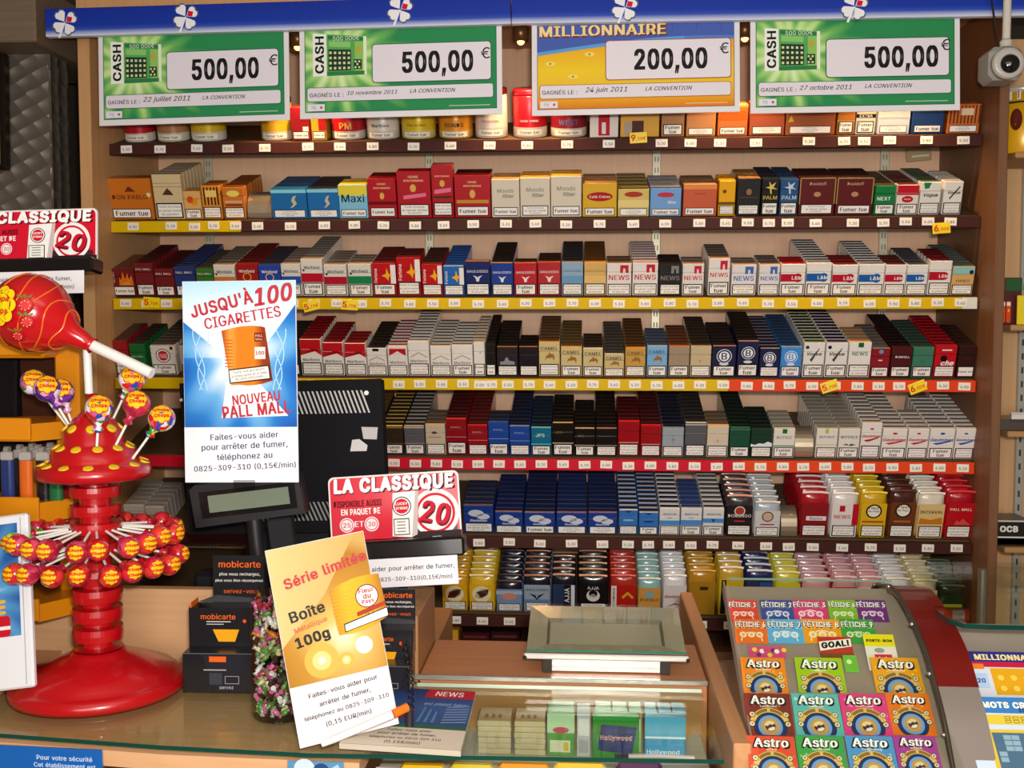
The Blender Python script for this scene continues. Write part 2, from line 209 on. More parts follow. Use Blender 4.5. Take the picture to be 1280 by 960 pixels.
110: (410, [[114,227,114,0,53,0,53,379,112,379,112,287,102,287,124,332,152,362,187,379,227,384,264,380,295,369,321,349,341,321,353,285,357,240,357,0,296,0,296,235,290,275,273,304,246,323,210,329,184,326,161,317,141,303,126,283,117,257]]),
111: (415, [[207,-8,159,-2,117,16,82,46,56,85,40,133,34,187,40,243,56,291,82,330,117,360,159,378,207,384,256,378,299,360,333,330,359,291,376,243,381,187,376,133,359,85,333,46,299,16,256,-2], [207,46,242,51,270,66,292,89,307,117,316,151,319,187,316,224,307,258,292,287,270,310,242,325,207,330,173,325,145,310,124,287,108,258,99,224,96,187,99,151,108,117,124,89,145,66,173,51]]),
112: (424, [[53,-143,53,379,112,379,112,319,118,319,126,331,137,346,152,360,171,373,197,381,229,384,274,378,313,361,345,332,370,293,385,245,390,189,385,133,370,84,346,45,313,16,274,-2,229,-8,198,-5,173,4,153,17,138,31,127,46,118,59,114,59,114,-143], [220,47,253,51,279,66,301,88,316,117,325,151,328,189,325,227,316,261,301,290,280,311,253,325,220,330,188,325,161,312,140,291,125,263,116,229,113,189,116,150,125,115,140,86,162,65,188,51]]),
113: (424, [[372,-143,311,-143,311,59,306,59,298,46,287,31,272,17,252,4,227,-5,195,-8,151,-2,111,16,79,45,55,84,39,133,34,189,39,245,55,293,79,332,112,361,151,378,196,384,228,381,253,373,272,360,287,346,298,331,307,319,313,319,313,379,372,379], [205,47,236,51,263,65,284,86,299,115,309,150,312,189,309,229,300,263,284,291,263,312,237,325,205,330,172,325,145,311,124,290,108,261,99,227,96,189,99,151,109,117,124,88,145,66,172,51]]),
114: (259, [[53,0,53,379,112,379,112,321,115,321,130,347,152,367,181,380,213,385,221,385,229,384,237,384,243,384,243,322,239,323,230,324,219,325,207,326,182,323,159,315,140,301,126,284,117,262,114,237,114,0]]),
115: (365, [[182,-8,145,-5,112,3,84,18,62,38,45,63,36,94,94,107,105,79,124,60,150,49,181,45,217,50,244,62,262,81,268,103,265,121,254,136,237,147,212,155,149,170,104,186,72,208,53,237,47,274,51,305,65,332,87,354,115,370,149,381,187,384,223,381,254,372,279,358,299,339,314,316,324,290,268,277,258,298,243,316,219,328,187,333,156,329,131,317,114,299,109,277,112,258,124,243,144,232,172,223,229,209,275,194,306,171,325,142,331,107,326,75,312,47,290,24,260,6,223,-5]]),
116: (227, [[204,379,204,327,6,327,6,379], [65,471,126,471,126,98,128,76,136,61,150,53,170,50,177,50,185,51,194,52,202,54,213,2,203,-1,192,-3,180,-4,168,-4,125,2,92,21,72,52,65,93]]),
117: (410, [[182,-5,146,-1,115,11,89,31,69,59,57,95,53,139,53,379,114,379,114,144,119,105,137,75,164,56,200,50,226,53,249,62,268,77,283,97,293,122,296,153,296,379,357,379,357,0,298,0,298,92,307,92,286,47,257,17,222,0]]),
118: (389, [[163,0,17,379,84,379,165,155,177,121,187,87,196,53,206,21,184,21,194,53,203,87,213,121,224,155,305,379,371,379,226,0]]),
119: (567, [[138,0,23,379,87,379,133,214,143,177,154,137,165,91,175,41,165,41,175,90,186,135,196,176,206,214,252,379,316,379,362,214,371,176,382,136,392,91,402,41,391,41,402,90,413,135,423,176,434,214,480,379,545,379,429,0,368,0,319,172,312,198,305,225,297,252,291,280,284,309,277,338,291,338,284,309,277,280,270,252,263,225,255,198,248,172,199,0]]),
120: (379, [[21,0,171,218,171,171,29,379,100,379,147,306,164,279,179,253,193,229,207,206,175,206,190,229,202,253,216,279,233,306,282,379,352,379,209,169,209,214,358,0,287,0,231,85,214,112,200,136,187,159,173,182,205,182,191,159,178,136,165,112,148,85,91,0]]),
121: (389, [[47,-139,61,-86,71,-87,88,-90,104,-89,118,-84,130,-74,141,-58,151,-36,163,-1,17,379,84,379,165,155,177,121,187,87,196,53,206,21,184,21,193,53,202,87,212,121,224,155,305,379,371,379,204,-58,191,-85,177,-107,159,-124,139,-136,117,-143,91,-145,77,-145,65,-143,54,-141]]),
122: (380, [[42,0,42,46,254,320,254,323,48,323,48,379,333,379,333,331,126,60,126,56,339,56,339,0]]),
176: (316, [[158,283,128,287,101,298,77,316,59,340,47,367,43,397,47,428,59,455,77,479,101,497,128,509,158,513,188,509,216,497,239,479,257,455,269,428,273,397,269,367,257,340,239,316,216,298,188,287], [158,334,175,336,190,343,203,353,213,366,220,381,222,397,220,414,213,430,203,443,190,453,175,459,158,462,141,459,126,453,113,443,103,430,97,414,95,397,97,381,103,366,113,353,126,343,141,336]]),
192: (480, [[16,0,201,509,276,509,463,0,395,0,287,302,276,334,264,372,250,420,232,478,245,478,228,419,213,371,201,333,191,302,85,0], [110,142,110,199,370,199,370,142], [216,558,150,659,218,659,266,558]]),
201: (419, [[60,0,60,509,372,509,372,452,125,452,125,286,355,286,355,229,125,229,125,57,375,57,375,0], [191,558,239,659,307,659,241,558]]),
232: (404, [[212,-8,161,-2,117,16,82,46,56,85,40,132,34,187,39,242,55,290,81,329,115,359,157,378,205,384,236,382,266,374,294,361,319,341,341,315,357,282,368,242,371,194,371,169,75,169,75,221,338,221,310,202,307,237,298,269,283,294,263,314,237,326,205,330,173,326,146,313,125,294,109,270,99,241,96,211,96,178,100,139,110,106,128,80,151,61,179,50,212,46,234,48,254,53,271,61,285,73,297,88,306,105,365,91,353,63,335,39,311,19,283,4,249,-5], [180,429,114,529,182,529,230,429]]),
233: (404, [[212,-8,161,-2,117,16,82,46,56,85,40,132,34,187,39,242,55,290,81,329,115,359,157,378,205,384,236,382,266,374,294,361,319,341,341,315,357,282,368,242,371,194,371,169,75,169,75,221,338,221,310,202,307,237,298,269,283,294,263,314,237,326,205,330,173,326,146,313,125,294,109,270,99,241,96,211,96,178,100,139,110,106,128,80,151,61,179,50,212,46,234,48,254,53,271,61,285,73,297,88,306,105,365,91,353,63,335,39,311,19,283,4,249,-5], [177,429,225,529,293,529,227,429]]),
234: (404, [[212,-8,161,-2,117,16,82,46,56,85,40,132,34,187,39,242,55,290,81,329,115,359,157,378,205,384,236,382,266,374,294,361,319,341,341,315,357,282,368,242,371,194,371,169,75,169,75,221,338,221,310,202,307,237,298,269,283,294,263,314,237,326,205,330,173,326,146,313,125,294,109,270,99,241,96,211,96,178,100,139,110,106,128,80,151,61,179,50,212,46,234,48,254,53,271,61,285,73,297,88,306,105,365,91,353,63,335,39,311,19,283,4,249,-5], [155,435,95,435,95,438,175,529,233,529,313,438,313,435,252,435,204,495]]),
238: (167, [[53,0,53,379,114,379,114,0], [34,435,-26,435,-26,438,54,529,112,529,193,438,193,435,132,435,83,495]]),
244: (415, [[207,-8,159,-2,117,16,82,46,56,85,40,133,34,187,40,243,56,291,82,330,117,360,159,378,207,384,256,378,299,360,333,330,359,291,376,243,381,187,376,133,359,85,333,46,299,16,256,-2], [207,46,242,51,270,66,292,89,307,117,316,151,319,187,316,224,307,258,292,287,270,310,242,325,207,330,173,325,145,310,124,287,108,258,99,224,96,187,99,151,108,117,124,89,145,66,173,51], [158,435,98,435,98,438,178,529,236,529,317,438,317,435,256,435,207,495]]),
8364: (464, [[364,329,341,279,16,279,34,329], [321,229,298,179,16,179,34,229], [423,463,398,409,383,422,366,433,348,443,329,450,309,454,288,456,248,450,213,433,183,404,161,365,146,315,141,254,146,194,161,144,183,104,213,76,248,59,288,53,309,54,329,59,348,66,365,74,381,85,396,96,422,43,393,21,361,6,325,-4,288,-7,230,1,179,25,137,63,105,115,85,179,78,254,85,329,105,393,137,445,179,484,230,508,288,516,325,512,361,502,394,486]])}
GL_ = {' ': (.22, [])}
for code, (adv, cont) in GLYPHS.items():
    loops = [[(c[k]/1000, c[k+1]/1000) for k in range(0, len(c), 2)] for c in cont]
    def _inside(p, L):
        r = False
        for (xa, ya), (xb, yb) in zip(L, L[1:]+L[:1]):
            if (ya > p[1]) != (yb > p[1]) and p[0] < (xb-xa)*(p[1]-ya)/(yb-ya)+xa: r = not r
        return r
    fixed = []
    for L in loops:
        depth = sum(_inside(L[0], K) for K in loops if K is not L)
        ar = sum(xa*yb-xb*ya for (xa, ya), (xb, yb) in zip(L, L[1:]+L[:1]))
        if (ar > 0) == (depth % 2 == 0): L = L[::-1]
        fixed.append(L)
    GL_[chr(code)] = (adv/1000, fixed)
_acc = [L for L in GL_['À'][1] if min(y for _, y in L) > .72]
GL_['à'] = (GL_['a'][0], GL_['a'][1]+[[(x-.05, y-.18) for x, y in L] for L in _acc])
TXT = {}
def text_geo(s, shear=0.0, bold=0.0):
    k = (s, shear, bold)
    if k in TXT: return TXT[k]
    c = bpy.data.curves.new('t', 'CURVE'); c.dimensions = '2D'; c.fill_mode = 'FRONT'; 
    X = 0.0
    for ch in s:
        if ch == '’': ch = "'"
        adv, loops = GL_[ch]
        for L in loops:
            sp = c.splines.new('POLY'); sp.points.add(len(L)-1); sp.use_cyclic_u = True
            sp.points.foreach_set('co', [q for x, y in L for q in (X+x+shear*y, y, 0, 1)])
        X += adv+bold*1.2
    o = bpy.data.objects.new('t', c); COL.objects.link(o)
    dg = bpy.context.evaluated_depsgraph_get(); me = o.evaluated_get(dg).to_mesh()
    vs = [(v.co.x, v.co.y) for v in me.vertices]; fs = [tuple(p.vertices) for p in me.polygons]
    o.evaluated_get(dg).to_mesh_clear(); bpy.data.objects.remove(o); bpy.data.curves.remove(c)
    if not vs: vs = [(0, 0)]; fs = []
    n0 = len(vs)
    if bold > 0 and fs:                      # heavier strokes: the same outline laid down slightly shifted
        h = bold; sh = [(-h, 0), (h, 0)] if bold < .025 else [(-h, -.5*h), (h, -.5*h), (-h, .5*h), (h, .5*h)]
        if bold > .042: sh += [(0, -.8*h), (0, .8*h), (0, 0)]
        v0, f0 = vs, fs; vs = []; fs = []
        for dx, dy in sh:
            q = len(vs); vs += [(x+dx, y+dy) for x, y in v0]; fs += [tuple(i+q for i in f) for f in f0]
    x0 = min(v[0] for v in vs); x1 = max(v[0] for v in vs); y0 = min(v[1] for v in vs); y1 = max(v[1] for v in vs)
    TXT[k] = (vs, fs, x0, x1, y0, y1, n0); return TXT[k]

class MB:
    LAYER = 0.0004
    def __init__(s, mp=None):
        s.v = []; s.f = []; s.mi = []; s.m = []; s.sm = []; s.map = mp or (lambda x, z, l: (x, -l*MB.LAYER-0.0002, z))
    def mat(s, m):
        if isinstance(m, str): m = M(m)
        if m not in s.m: s.m.append(m)
        return s.m.index(m)
    def add(s, vs, fs, m, smooth=False):
        b = len(s.v); i = s.mat(m); s.v += [tuple(v) for v in vs]
        for f in fs: s.f.append([b+k for k in f]); s.mi.append(i); s.sm.append(smooth)
    # solids
    def box(s, x0, x1, y0, y1, z0, z1, m, b=0.0, top=None, front=None, T=None, edge_top=False):
        if b <= 0: b = 1e-5
        b = min(b, (x1-x0)*.45, (y1-y0)*.45, (z1-z0)*.45)
        lo = (x0, y0, z0); hi = (x1, y1, z1); vs = []; idx = {}
        for sx in (0, 1):
            for sy in (0, 1):
                for sz in (0, 1):
                    sg = (sx, sy, sz)
                    for a in range(3):
                        p = []
                        for k in range(3):
                            e = hi[k] if sg[k] else lo[k]
                            p.append(e if k == a else (e-b if sg[k] else e+b))
                        idx[(sg, a)] = len(vs); vs.append(Vector(p))
        groups = {}
        def put(f, mm): groups.setdefault(mm, []).append(f)
        main = m
        for a in range(3):
            o1, o2 = [k for k in range(3) if k != a]
            for e in (0, 1):
                q = []
                for u, v in ((0, 0), (1, 0), (1, 1), (0, 1)):
                    sg = [0, 0, 0]; sg[a] = e; sg[o1] = u; sg[o2] = v; q.append(idx[(tuple(sg), a)])
                mm = main
                if a == 2 and e == 1 and top is not None: mm = top
                if a == 1 and e == 0 and front is not None: mm = front
                put(q, mm)
        for a in range(3):                       # edges running along a
            o1, o2 = [k for k in range(3) if k != a]
            for u in (0, 1):
                for v in (0, 1):
                    sg = [0, 0, 0]; sg[o1] = u; sg[o2] = v
                    s0 = list(sg); s1 = list(sg); s1[a] = 1
                    mm = top if (edge_top and o2 == 2 and v == 1) else front if (front is not None and ((o1 == 1 and u == 0) or (o2 == 1 and v == 0))) else main
                    put([idx[(tuple(s0), o1)], idx[(tuple(s1), o1)], idx[(tuple(s1), o2)], idx[(tuple(s0), o2)]], mm)
        for sx in (0, 1):
            for sy in (0, 1):
                for sz in (0, 1):
                    sg = (sx, sy, sz); put([idx[(sg, 0)], idx[(sg, 1)], idx[(sg, 2)]], main)
        if T is not None: vs = [T @ v for v in vs]
        base = len(s.v); s.v += [tuple(v) for v in vs]
        for mm, fl in groups.items():
            i = s.mat(mm)
            for f in fl: s.f.append([base+k for k in f]); s.mi.append(i); s.sm.append(False)
    def lathe(s, prof, m, seg=32, T=None, smooth=True, mats=None):
        vs = []; fs = []
        for r, z in prof:
            for k in range(seg):
                a = 2*math.pi*k/seg; vs.append(Vector((r*math.cos(a), r*math.sin(a), z)))
        if T is not None: vs = [T @ v for v in vs]
        b = len(s.v); s.v += [tuple(v) for v in vs]
        for j in range(len(prof)-1):
            i = s.mat(mats[j] if mats else m)
            for k in range(seg):
                k2 = (k+1) % seg
                s.f.append([b+j*seg+k, b+j*seg+k2, b+(j+1)*seg+k2, b+(j+1)*seg+k]); s.mi.append(i); s.sm.append(smooth)
        for j, fl in ((0, 1), (len(prof)-1, 0)):
            if prof[j][0] > 1e-5:
                s.f.append([b+j*seg+k for k in range(seg)]); s.mi.append(s.mat(mats[0 if fl else -1] if mats else m)); s.sm.append(False)
    def ball(s, c, r, m, seg=20, rings=12, sc=(1, 1, 1), T=None):
        vs = []; fs = []
        c = Vector(c)
        for j in range(rings+1):
            t = math.pi*j/rings
            for k in range(seg):
                a = 2*math.pi*k/seg
                p = Vector((r*math.sin(t)*math.cos(a)*sc[0], r*math.sin(t)*math.sin(a)*sc[1], r*math.cos(t)*sc[2]))
                if T is not None: p = T @ p
                vs.append(c+p)
        for j in range(rings):
            for k in range(seg):
                k2 = (k+1) % seg; fs.append([j*seg+k, j*seg+k2, (j+1)*seg+k2, (j+1)*seg+k])
        s.add(vs, fs, m, True)
    def tube(s, pts, r, m, seg=10, caps=True, r1=None):
        pts = [Vector(p) for p in pts]; n = len(pts); vs = []; fs = []
        up = None
        for i, p in enumerate(pts):
            d = (pts[min(i+1, n-1)]-pts[max(i-1, 0)]).normalized()
            if up is None:
                up = Vector((0, 0, 1)) if abs(d.z) < .9 else Vector((1, 0, 0))
            a = d.cross(up).normalized(); b = a.cross(d).normalized(); up = b
            rr = r if r1 is None else r+(r1-r)*i/(n-1)
            for k in range(seg):
                t = 2*math.pi*k/seg; vs.append(p+a*rr*math.cos(t)+b*rr*math.sin(t))
        for i in range(n-1):
            for k in range(seg):
                k2 = (k+1) % seg; fs.append([i*seg+k, i*seg+k2, (i+1)*seg+k2, (i+1)*seg+k])
        s.add(vs, fs, m, True)
        if caps: s.add(vs, [list(range(seg)), list(range((n-1)*seg, n*seg))], m)
    def prism(s, pts, axis, a0, a1, m, cap=None):
        """closed outline pts extruded along axis from a0 to a1"""
        n = len(pts)
        def mk(p, a):
            return {'X': (a, p[0], p[1]), 'Y': (p[0], a, p[1]), 'Z': (p[0], p[1], a)}[axis]
        vs = [mk(p, a0) for p in pts]+[mk(p, a1) for p in pts]
        s.add(vs, [[k, (k+1) % n, n+(k+1) % n, n+k] for k in range(n)], m)
        s.add(vs, [list(range(n)), list(range(n, 2*n))], cap or m)
    # flat print on the front of a sheet (x right, z up)
    def poly(s, pts, m, l=1): s.add([s.map(x, z, l) for x, z in pts], [list(range(len(pts)))], m)
    def rect(s, x0, z0, x1, z1, m, l=1): s.poly([(x0, z0), (x1, z0), (x1, z1), (x0, z1)], m, l)
    def rrect(s, x0, z0, x1, z1, r, m, l=1):
        p = []
        for cx, cz, a0 in ((x1-r, z1-r, 0), (x0+r, z1-r, 90), (x0+r, z0+r, 180), (x1-r, z0+r, 270)):
            for k in range(5): a = R_(a0+22.5*k); p.append((cx+r*math.cos(a), cz+r*math.sin(a)))
        s.poly(p, m, l)
    def disc(s, x, z, r, m, l=1, n=24, sx=1.0, sz=1.0):
        s.poly([(x+sx*r*math.cos(2*math.pi*k/n), z+sz*r*math.sin(2*math.pi*k/n)) for k in range(n)], m, l)
    def ring(s, x, z, r0, r1, m, l=1, n=28, a0=0, a1=360):
        for k in range(n):
            a = R_(a0+(a1-a0)*k/n); b = R_(a0+(a1-a0)*(k+1)/n)
            s.poly([(x+r0*math.cos(a), z+r0*math.sin(a)), (x+r1*math.cos(a), z+r1*math.sin(a)), (x+r1*math.cos(b), z+r1*math.sin(b)), (x+r0*math.cos(b), z+r0*math.sin(b))], m, l)
    def frame(s, x0, z0, x1, z1, t, m, l=1):
        s.rect(x0, z0, x1, z0+t, m, l); s.rect(x0, z1-t, x1, z1, m, l); s.rect(x0, z0+t, x0+t, z1-t, m, l); s.rect(x1-t, z0+t, x1, z1-t, m, l)
    def text(s, t, x, z, wid, hei, m, l=2, rot=0.0, shear=0.0, bold=0.0, al='C', keep=True, warp=None):
        """t fitted into wid x hei (keep proportions unless keep is False), centred on (x, z)"""
        vs, fs, x0, x1, y0, y1, n0 = text_geo(t, shear, bold)
        cw = max(x1-x0, 1e-6); ch = max(y1-y0, 1e-6)
        if hei is None: sx = sz = wid/cw
        elif wid is None: sx = sz = hei/ch
        elif keep: sx = sz = min(wid/cw, hei/ch)
        else: sx = wid/cw; sz = hei/ch
        c, sn = math.cos(R_(rot)), math.sin(R_(rot)); out = []
        ox = {'C': (x0+x1)/2, 'L': x0, 'R': x1}[al]
        for q, (vx, vy) in enumerate(vs):
            a = (vx-ox)*sx; b = (vy-(y0+y1)/2)*sz
            if warp: a, b = warp(a, b)
            out.append(s.map(x+a*c-b*sn, z+a*sn+b*c, l+.22*(q//n0)))
        s.add(out, fs, m)
    def build(s, name, parent=None, matrix=None, loc=None, rot=None):
        me = bpy.data.meshes.new(name); me.from_pydata(s.v, [], s.f)
        for m in s.m: me.materials.append(m)
        me.polygons.foreach_set('material_index', s.mi); me.polygons.foreach_set('use_smooth', s.sm)
        bm = bmesh.new(); bm.from_mesh(me); bmesh.ops.recalc_face_normals(bm, faces=bm.faces); bm.to_mesh(me); bm.free()
        me.update()
        return link(name, me, parent, matrix, loc, rot)
def link(name, me, parent=None, matrix=None, loc=None, rot=None):
    o = bpy.data.objects.new(name, me); COL.objects.link(o)
    if parent is not None: o.parent = parent
    if matrix is not None: o.matrix_local = matrix
    if loc is not None: o.location = loc
    if rot is not None: o.rotation_euler = rot
    return o
def tag(o, label, cat, group=None, kind=None):
    o['label'] = label; o['category'] = cat
    if group: o['group'] = group
    if kind: o['kind'] = kind
    return o
def struct(o): o['kind'] = 'structure'; return o
def empty(name, loc=(0, 0, 0), rot=(0, 0, 0), matrix=None):
    o = bpy.data.objects.new(name, None); COL.objects.link(o); o.location = loc; o.rotation_euler = rot
    o.empty_display_size = .02
    if matrix is not None: o.matrix_local = matrix
    return o
def card(tl, tr, bl, Yt, Yb, Yr=None):
    """frame of a flat sheet from three picture corners and its depths: matrix (origin bottom left), width, height"""
    a = at(*tl, Yt); b = at(*tr, Yt if Yr is None else Yr); c = at(*bl, Yb)
    X = (b-a); W = X.length; X = X/W; Z = a-c; Z = Z-X*Z.dot(X); H = Z.length; Z = Z/H; Yv = Z.cross(X)
    mt = Matrix(((X.x, Yv.x, Z.x, c.x), (X.y, Yv.y, Z.y, c.y), (X.z, Yv.z, Z.z, c.z), (0, 0, 0, 1)))
    return mt, W, H
ORD = ['', 'first', 'second', 'third', 'fourth', 'fifth', 'sixth', 'seventh', 'eighth', 'ninth', 'tenth', 'eleventh', 'twelfth', 'thirteenth', 'fourteenth', 'fifteenth', 'sixteenth', 'seventeenth', 'eighteenth', 'nineteenth', 'twentieth', 'twenty-first', 'twenty-second']

# ---------------------------------------------------------------- the room
W_PLAST = M('9c8c78', .8, noise=.15)
def slab(name, a):
    b = MB(); b.box(*a[:6], a[6]); return struct(b.build(name))
slab('floor', (-2.3, 2.3, -1.6, 3.2, -.05, 0, M('8a7c6c', .6, noise=.2)))
slab('ceiling', (-2.3, 2.3, -1.6, 3.2, 2.66, 2.7, M('a89c8c', .9)))
slab('wall_back', (-2.3, 2.3, 3.1, 3.2, 0, 2.66, M('3a332c', .8, noise=.3)))
slab('wall_left', (-2.4, -2.3, -1.6, 3.2, 0, 2.66, W_PLAST))
slab('wall_right', (2.3, 2.4, -1.6, 3.2, 0, 2.66, W_PLAST))
slab('wall_front', (-2.3, 2.3, -1.7, -1.6, 0, 2.66, W_PLAST))

SY = 2.70            # plane of the shelf fronts
XL = at(143, 291, SY).x; XR = at(1222, 291, SY).x
BACK = 3.00
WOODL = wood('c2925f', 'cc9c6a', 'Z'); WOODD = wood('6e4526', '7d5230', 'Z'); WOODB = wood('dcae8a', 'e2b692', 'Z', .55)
# stamped metal pillar and dark panel left of the cabinet
def stamped():
    m = bpy.data.materials.new('stamped_metal'); m.use_nodes = True; nt = m.node_tree; b = nt.nodes['Principled BSDF']
    b.inputs['Base Color'].default_value = hexc('7b7268'); b.inputs['Metallic'].default_value = .55; b.inputs['Roughness'].default_value = .42
    tc = nt.nodes.new('ShaderNodeTexCoord'); mp = nt.nodes.new('ShaderNodeMapping'); mp.inputs['Rotation'].default_value = (0, .6, 0); mp.inputs['Scale'].default_value = (22, 22, 30)
    v = nt.nodes.new('ShaderNodeTexVoronoi'); v.inputs['Randomness'].default_value = .15; v.inputs['Scale'].default_value = 1
    bp = nt.nodes.new('ShaderNodeBump'); bp.inputs['Strength'].default_value = .7; bp.inputs['Distance'].default_value = .02
    nt.links.new(tc.outputs['Object'], mp.inputs[0]); nt.links.new(mp.outputs[0], v.inputs['Vector']); nt.links.new(v.outputs['Distance'], bp.inputs['Height']); nt.links.new(bp.outputs[0], b.inputs['Normal'])
    return m
px1 = at(64, 160, 2.62).x
b = MB(); b.box(-2.29, px1, 2.62, 2.72, 0.02, at(40, 62, 2.62).z, stamped(), .004); o = b.build('wall_pillar'); struct(o)
b = MB(); b.box(px1, XL-.035, 2.80, 2.86, 0.02, 2.3, M('2b2622', .75, noise=.5)); struct(b.build('wall_recess'))
b = MB(); b.box(-2.29, at(57, 20, 2.55).x, 2.50, 2.95, at(30, 52, 2.5).z, at(30, -25, 2.5).z, wood('6b5a48', '7a6855', 'X'), .004); struct(b.build('trim_1'))
# framed picture at the far left
mt, W, H = card((-60, 68), (11, 68), (-60, 212), 2.60, 2.60)
f = MB(); f.box(0, W, -.015, .012, 0, H, M('1c130d', .4), .003); fr = f.build('picture_frame', matrix=mt)
tag(fr, 'dark picture frame with brown and red picture at the left edge, on the metal pillar', 'picture')
g = MB(lambda x, z, l: (x, -.0155-l*.0004, z)); g.rect(.01, .12, W-.012, H-.012, grad('picture_print', 2, .1, H, [(0, '7a2410'), (.3, '5a2a12'), (1, '3a2012')])); g.rect(.01, .012, W-.012, .11, 'b0a586'); g.build('picture', fr)

# ---------------------------------------------------------------- cabinet
zt = at(640, 5, 2.58).z
cab = empty('display_cabinet', ((XL+XR)/2, 2.8, 0)); tag(cab, 'tall open wooden wall cabinet behind the counter holding seven sloping shelves', 'cabinet')
def part(b, name, parent):
    o = b.build(name, parent); o.matrix_parent_inverse = Matrix.Identity(4)
    o.location = -Vector(parent.location); return o
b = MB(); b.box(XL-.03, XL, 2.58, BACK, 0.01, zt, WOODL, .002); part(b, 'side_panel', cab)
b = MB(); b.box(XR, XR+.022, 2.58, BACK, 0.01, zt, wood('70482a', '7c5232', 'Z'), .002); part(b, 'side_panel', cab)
b = MB(); b.box(XL-.03, XR+.022, BACK, BACK+.02, 0.01, zt, WOODB); part(b, 'back_panel', cab)
b = MB(); b.box(XL-.03, XR+.022, 2.58, BACK+.02, zt, zt+.03, WOODL); part(b, 'top_panel', cab)
for ux in (262, 537, 820, 1104):
    c = at(ux, 295, BACK-.006); b = MB(); b.box(c.x-.012, c.x+.012, BACK-.010, BACK-.0005, .3, zt-.02, M('cfc8ac', .4, .2), .002)
    z = .32
    while z < zt-.04:
        for q in (-.004, .004): b.box(c.x+q-.0015, c.x+q+.0015, BACK-.0106, BACK-.0099, z, z+.014, '8a8468')
        z += .03
    part(b, 'slotted_upright', cab)
# ---------------------------------------------------------------- shelves and stock
TILT = R_(18); CT, ST = math.cos(TILT), math.sin(TILT)
BASE = {1: 172, 2: 271, 3: 369.5, 4: 470.5, 5: 570, 6: 667.5, 7: 766}
ROWN = {1: 'top shelf', 2: 'second shelf', 3: 'third shelf', 4: 'fourth shelf', 5: 'fifth shelf', 6: 'sixth shelf', 7: 'bottom shelf'}
ZB = {r: at(730, y, SY).z for r, y in BASE.items()}
BROWN, YEL, RED, ORG = '42201c', 'd6b000', 'c80e2a', 'dc4218'
RAILS = {1: [(140, 1224, BROWN)], 2: [(143, 304, YEL), (304, 1222, BROWN)], 3: [(146, 1199, YEL), (1199, 1218, 'd9d5c8')], 4: [(148, 909, YEL), (909, 1216, ORG)],
         5: [(150, 926, RED), (926, 1215, ORG)], 6: [(152, 1211, BROWN)], 7: [(152, 1208, BROWN)]}
LOOKS = {1: 'brown price rail under round tins and cigar boxes', 2: 'rail part yellow and part brown under cigar boxes', 3: 'yellow price rail under a full row of packs',
         4: 'price rail yellow at left, orange at right', 5: 'red price rail turning orange at the right', 6: 'brown price rail under blue packs and pouches', 7: 'brown price rail under tobacco pouches, lowest'}
TAGTXT = ['5.30', '5.70', '5.50', '6.00', '5.60', '5.80']
tagmesh = []
for t in TAGTXT:
    b = MB(); b.box(-.0145, .0145, -.0012, 0, -.0095, .0095, M('ece6da', .4), .0008)
    b.map = lambda x, z, l: (x, -.0014-l*.0002, z)
    b.text(t, 0, -.001, .019, .0085, '2a2a2a', 1, bold=.01)
    o = b.build('price_tag'); tagmesh.append(o.data); bpy.data.objects.remove(o)
SHELF = {}; RAILOB = []
def make_shelf(r):
    z = ZB[r]; root = empty('display_shelf', (0, SY, z)); SHELF[r] = root
    tag(root, ROWN[r].replace('shelf', 'sloping shelf')+' of the cabinet, '+LOOKS[r], 'shelf', 'cabinet shelves')
    b = MB(); D = (BACK-.012-SY)/CT
    T = Matrix.Rotation(TILT, 4, 'X')
    b.box(XL+.002, XR-.002, -.006, D-.004, -.012, -.0015, M('5a4630', .5), .001, T=T); b.build('shelf_board', root)
    for x0, x1, c in RAILS[r]:
        xa = at(x0, BASE[r], SY).x; xb = at(x1, BASE[r], SY).x
        xa = max(xa, XL+.001); xb = min(xb, XR-.001)
        q = MB(); q.box(xa, xb, -.022, -.0075, -.034, -.006, M(c, .55), .001); RAILOB.append((r, xa, xb, q.build('price_rail', root)))
def price_tag(r, px, k):
    c = at(px, BASE[r]+9, SY-.0225); rail = next((q[3] for q in RAILOB if q[0] == r and q[1]-.001 <= c.x <= q[2]+.001), SHELF[r]); o = link('price_tag', tagmesh[k % len(tagmesh)], rail)
    o.location = (c.x, -.0226, -.0195+random.uniform(-.0015, .0015)); o.rotation_euler = (0, R_(random.uniform(-2, 2)), 0)
def price_flag(r, px, py, rot, t):
    b = MB(); b.box(-.021, .021, -.001, 0, -.013, .013, M('f2d400', .35), .0004)
    b.map = lambda x, z, l: (x, -.0014-l*.0004, z)
    b.text(t[0], -.0125, 0, .011, .020, 'd8401c', 1, bold=.03); b.text(t[1:], .006, -.003, .024, .012, 'd8401c', 1, bold=.02)
    c = at(px, py, SY-.028); b.build('price_flag', SHELF[r], loc=(c.x, -.0265, c.z-ZB[r]), rot=(0, R_(rot), 0))
for r in range(1, 8): make_shelf(r)

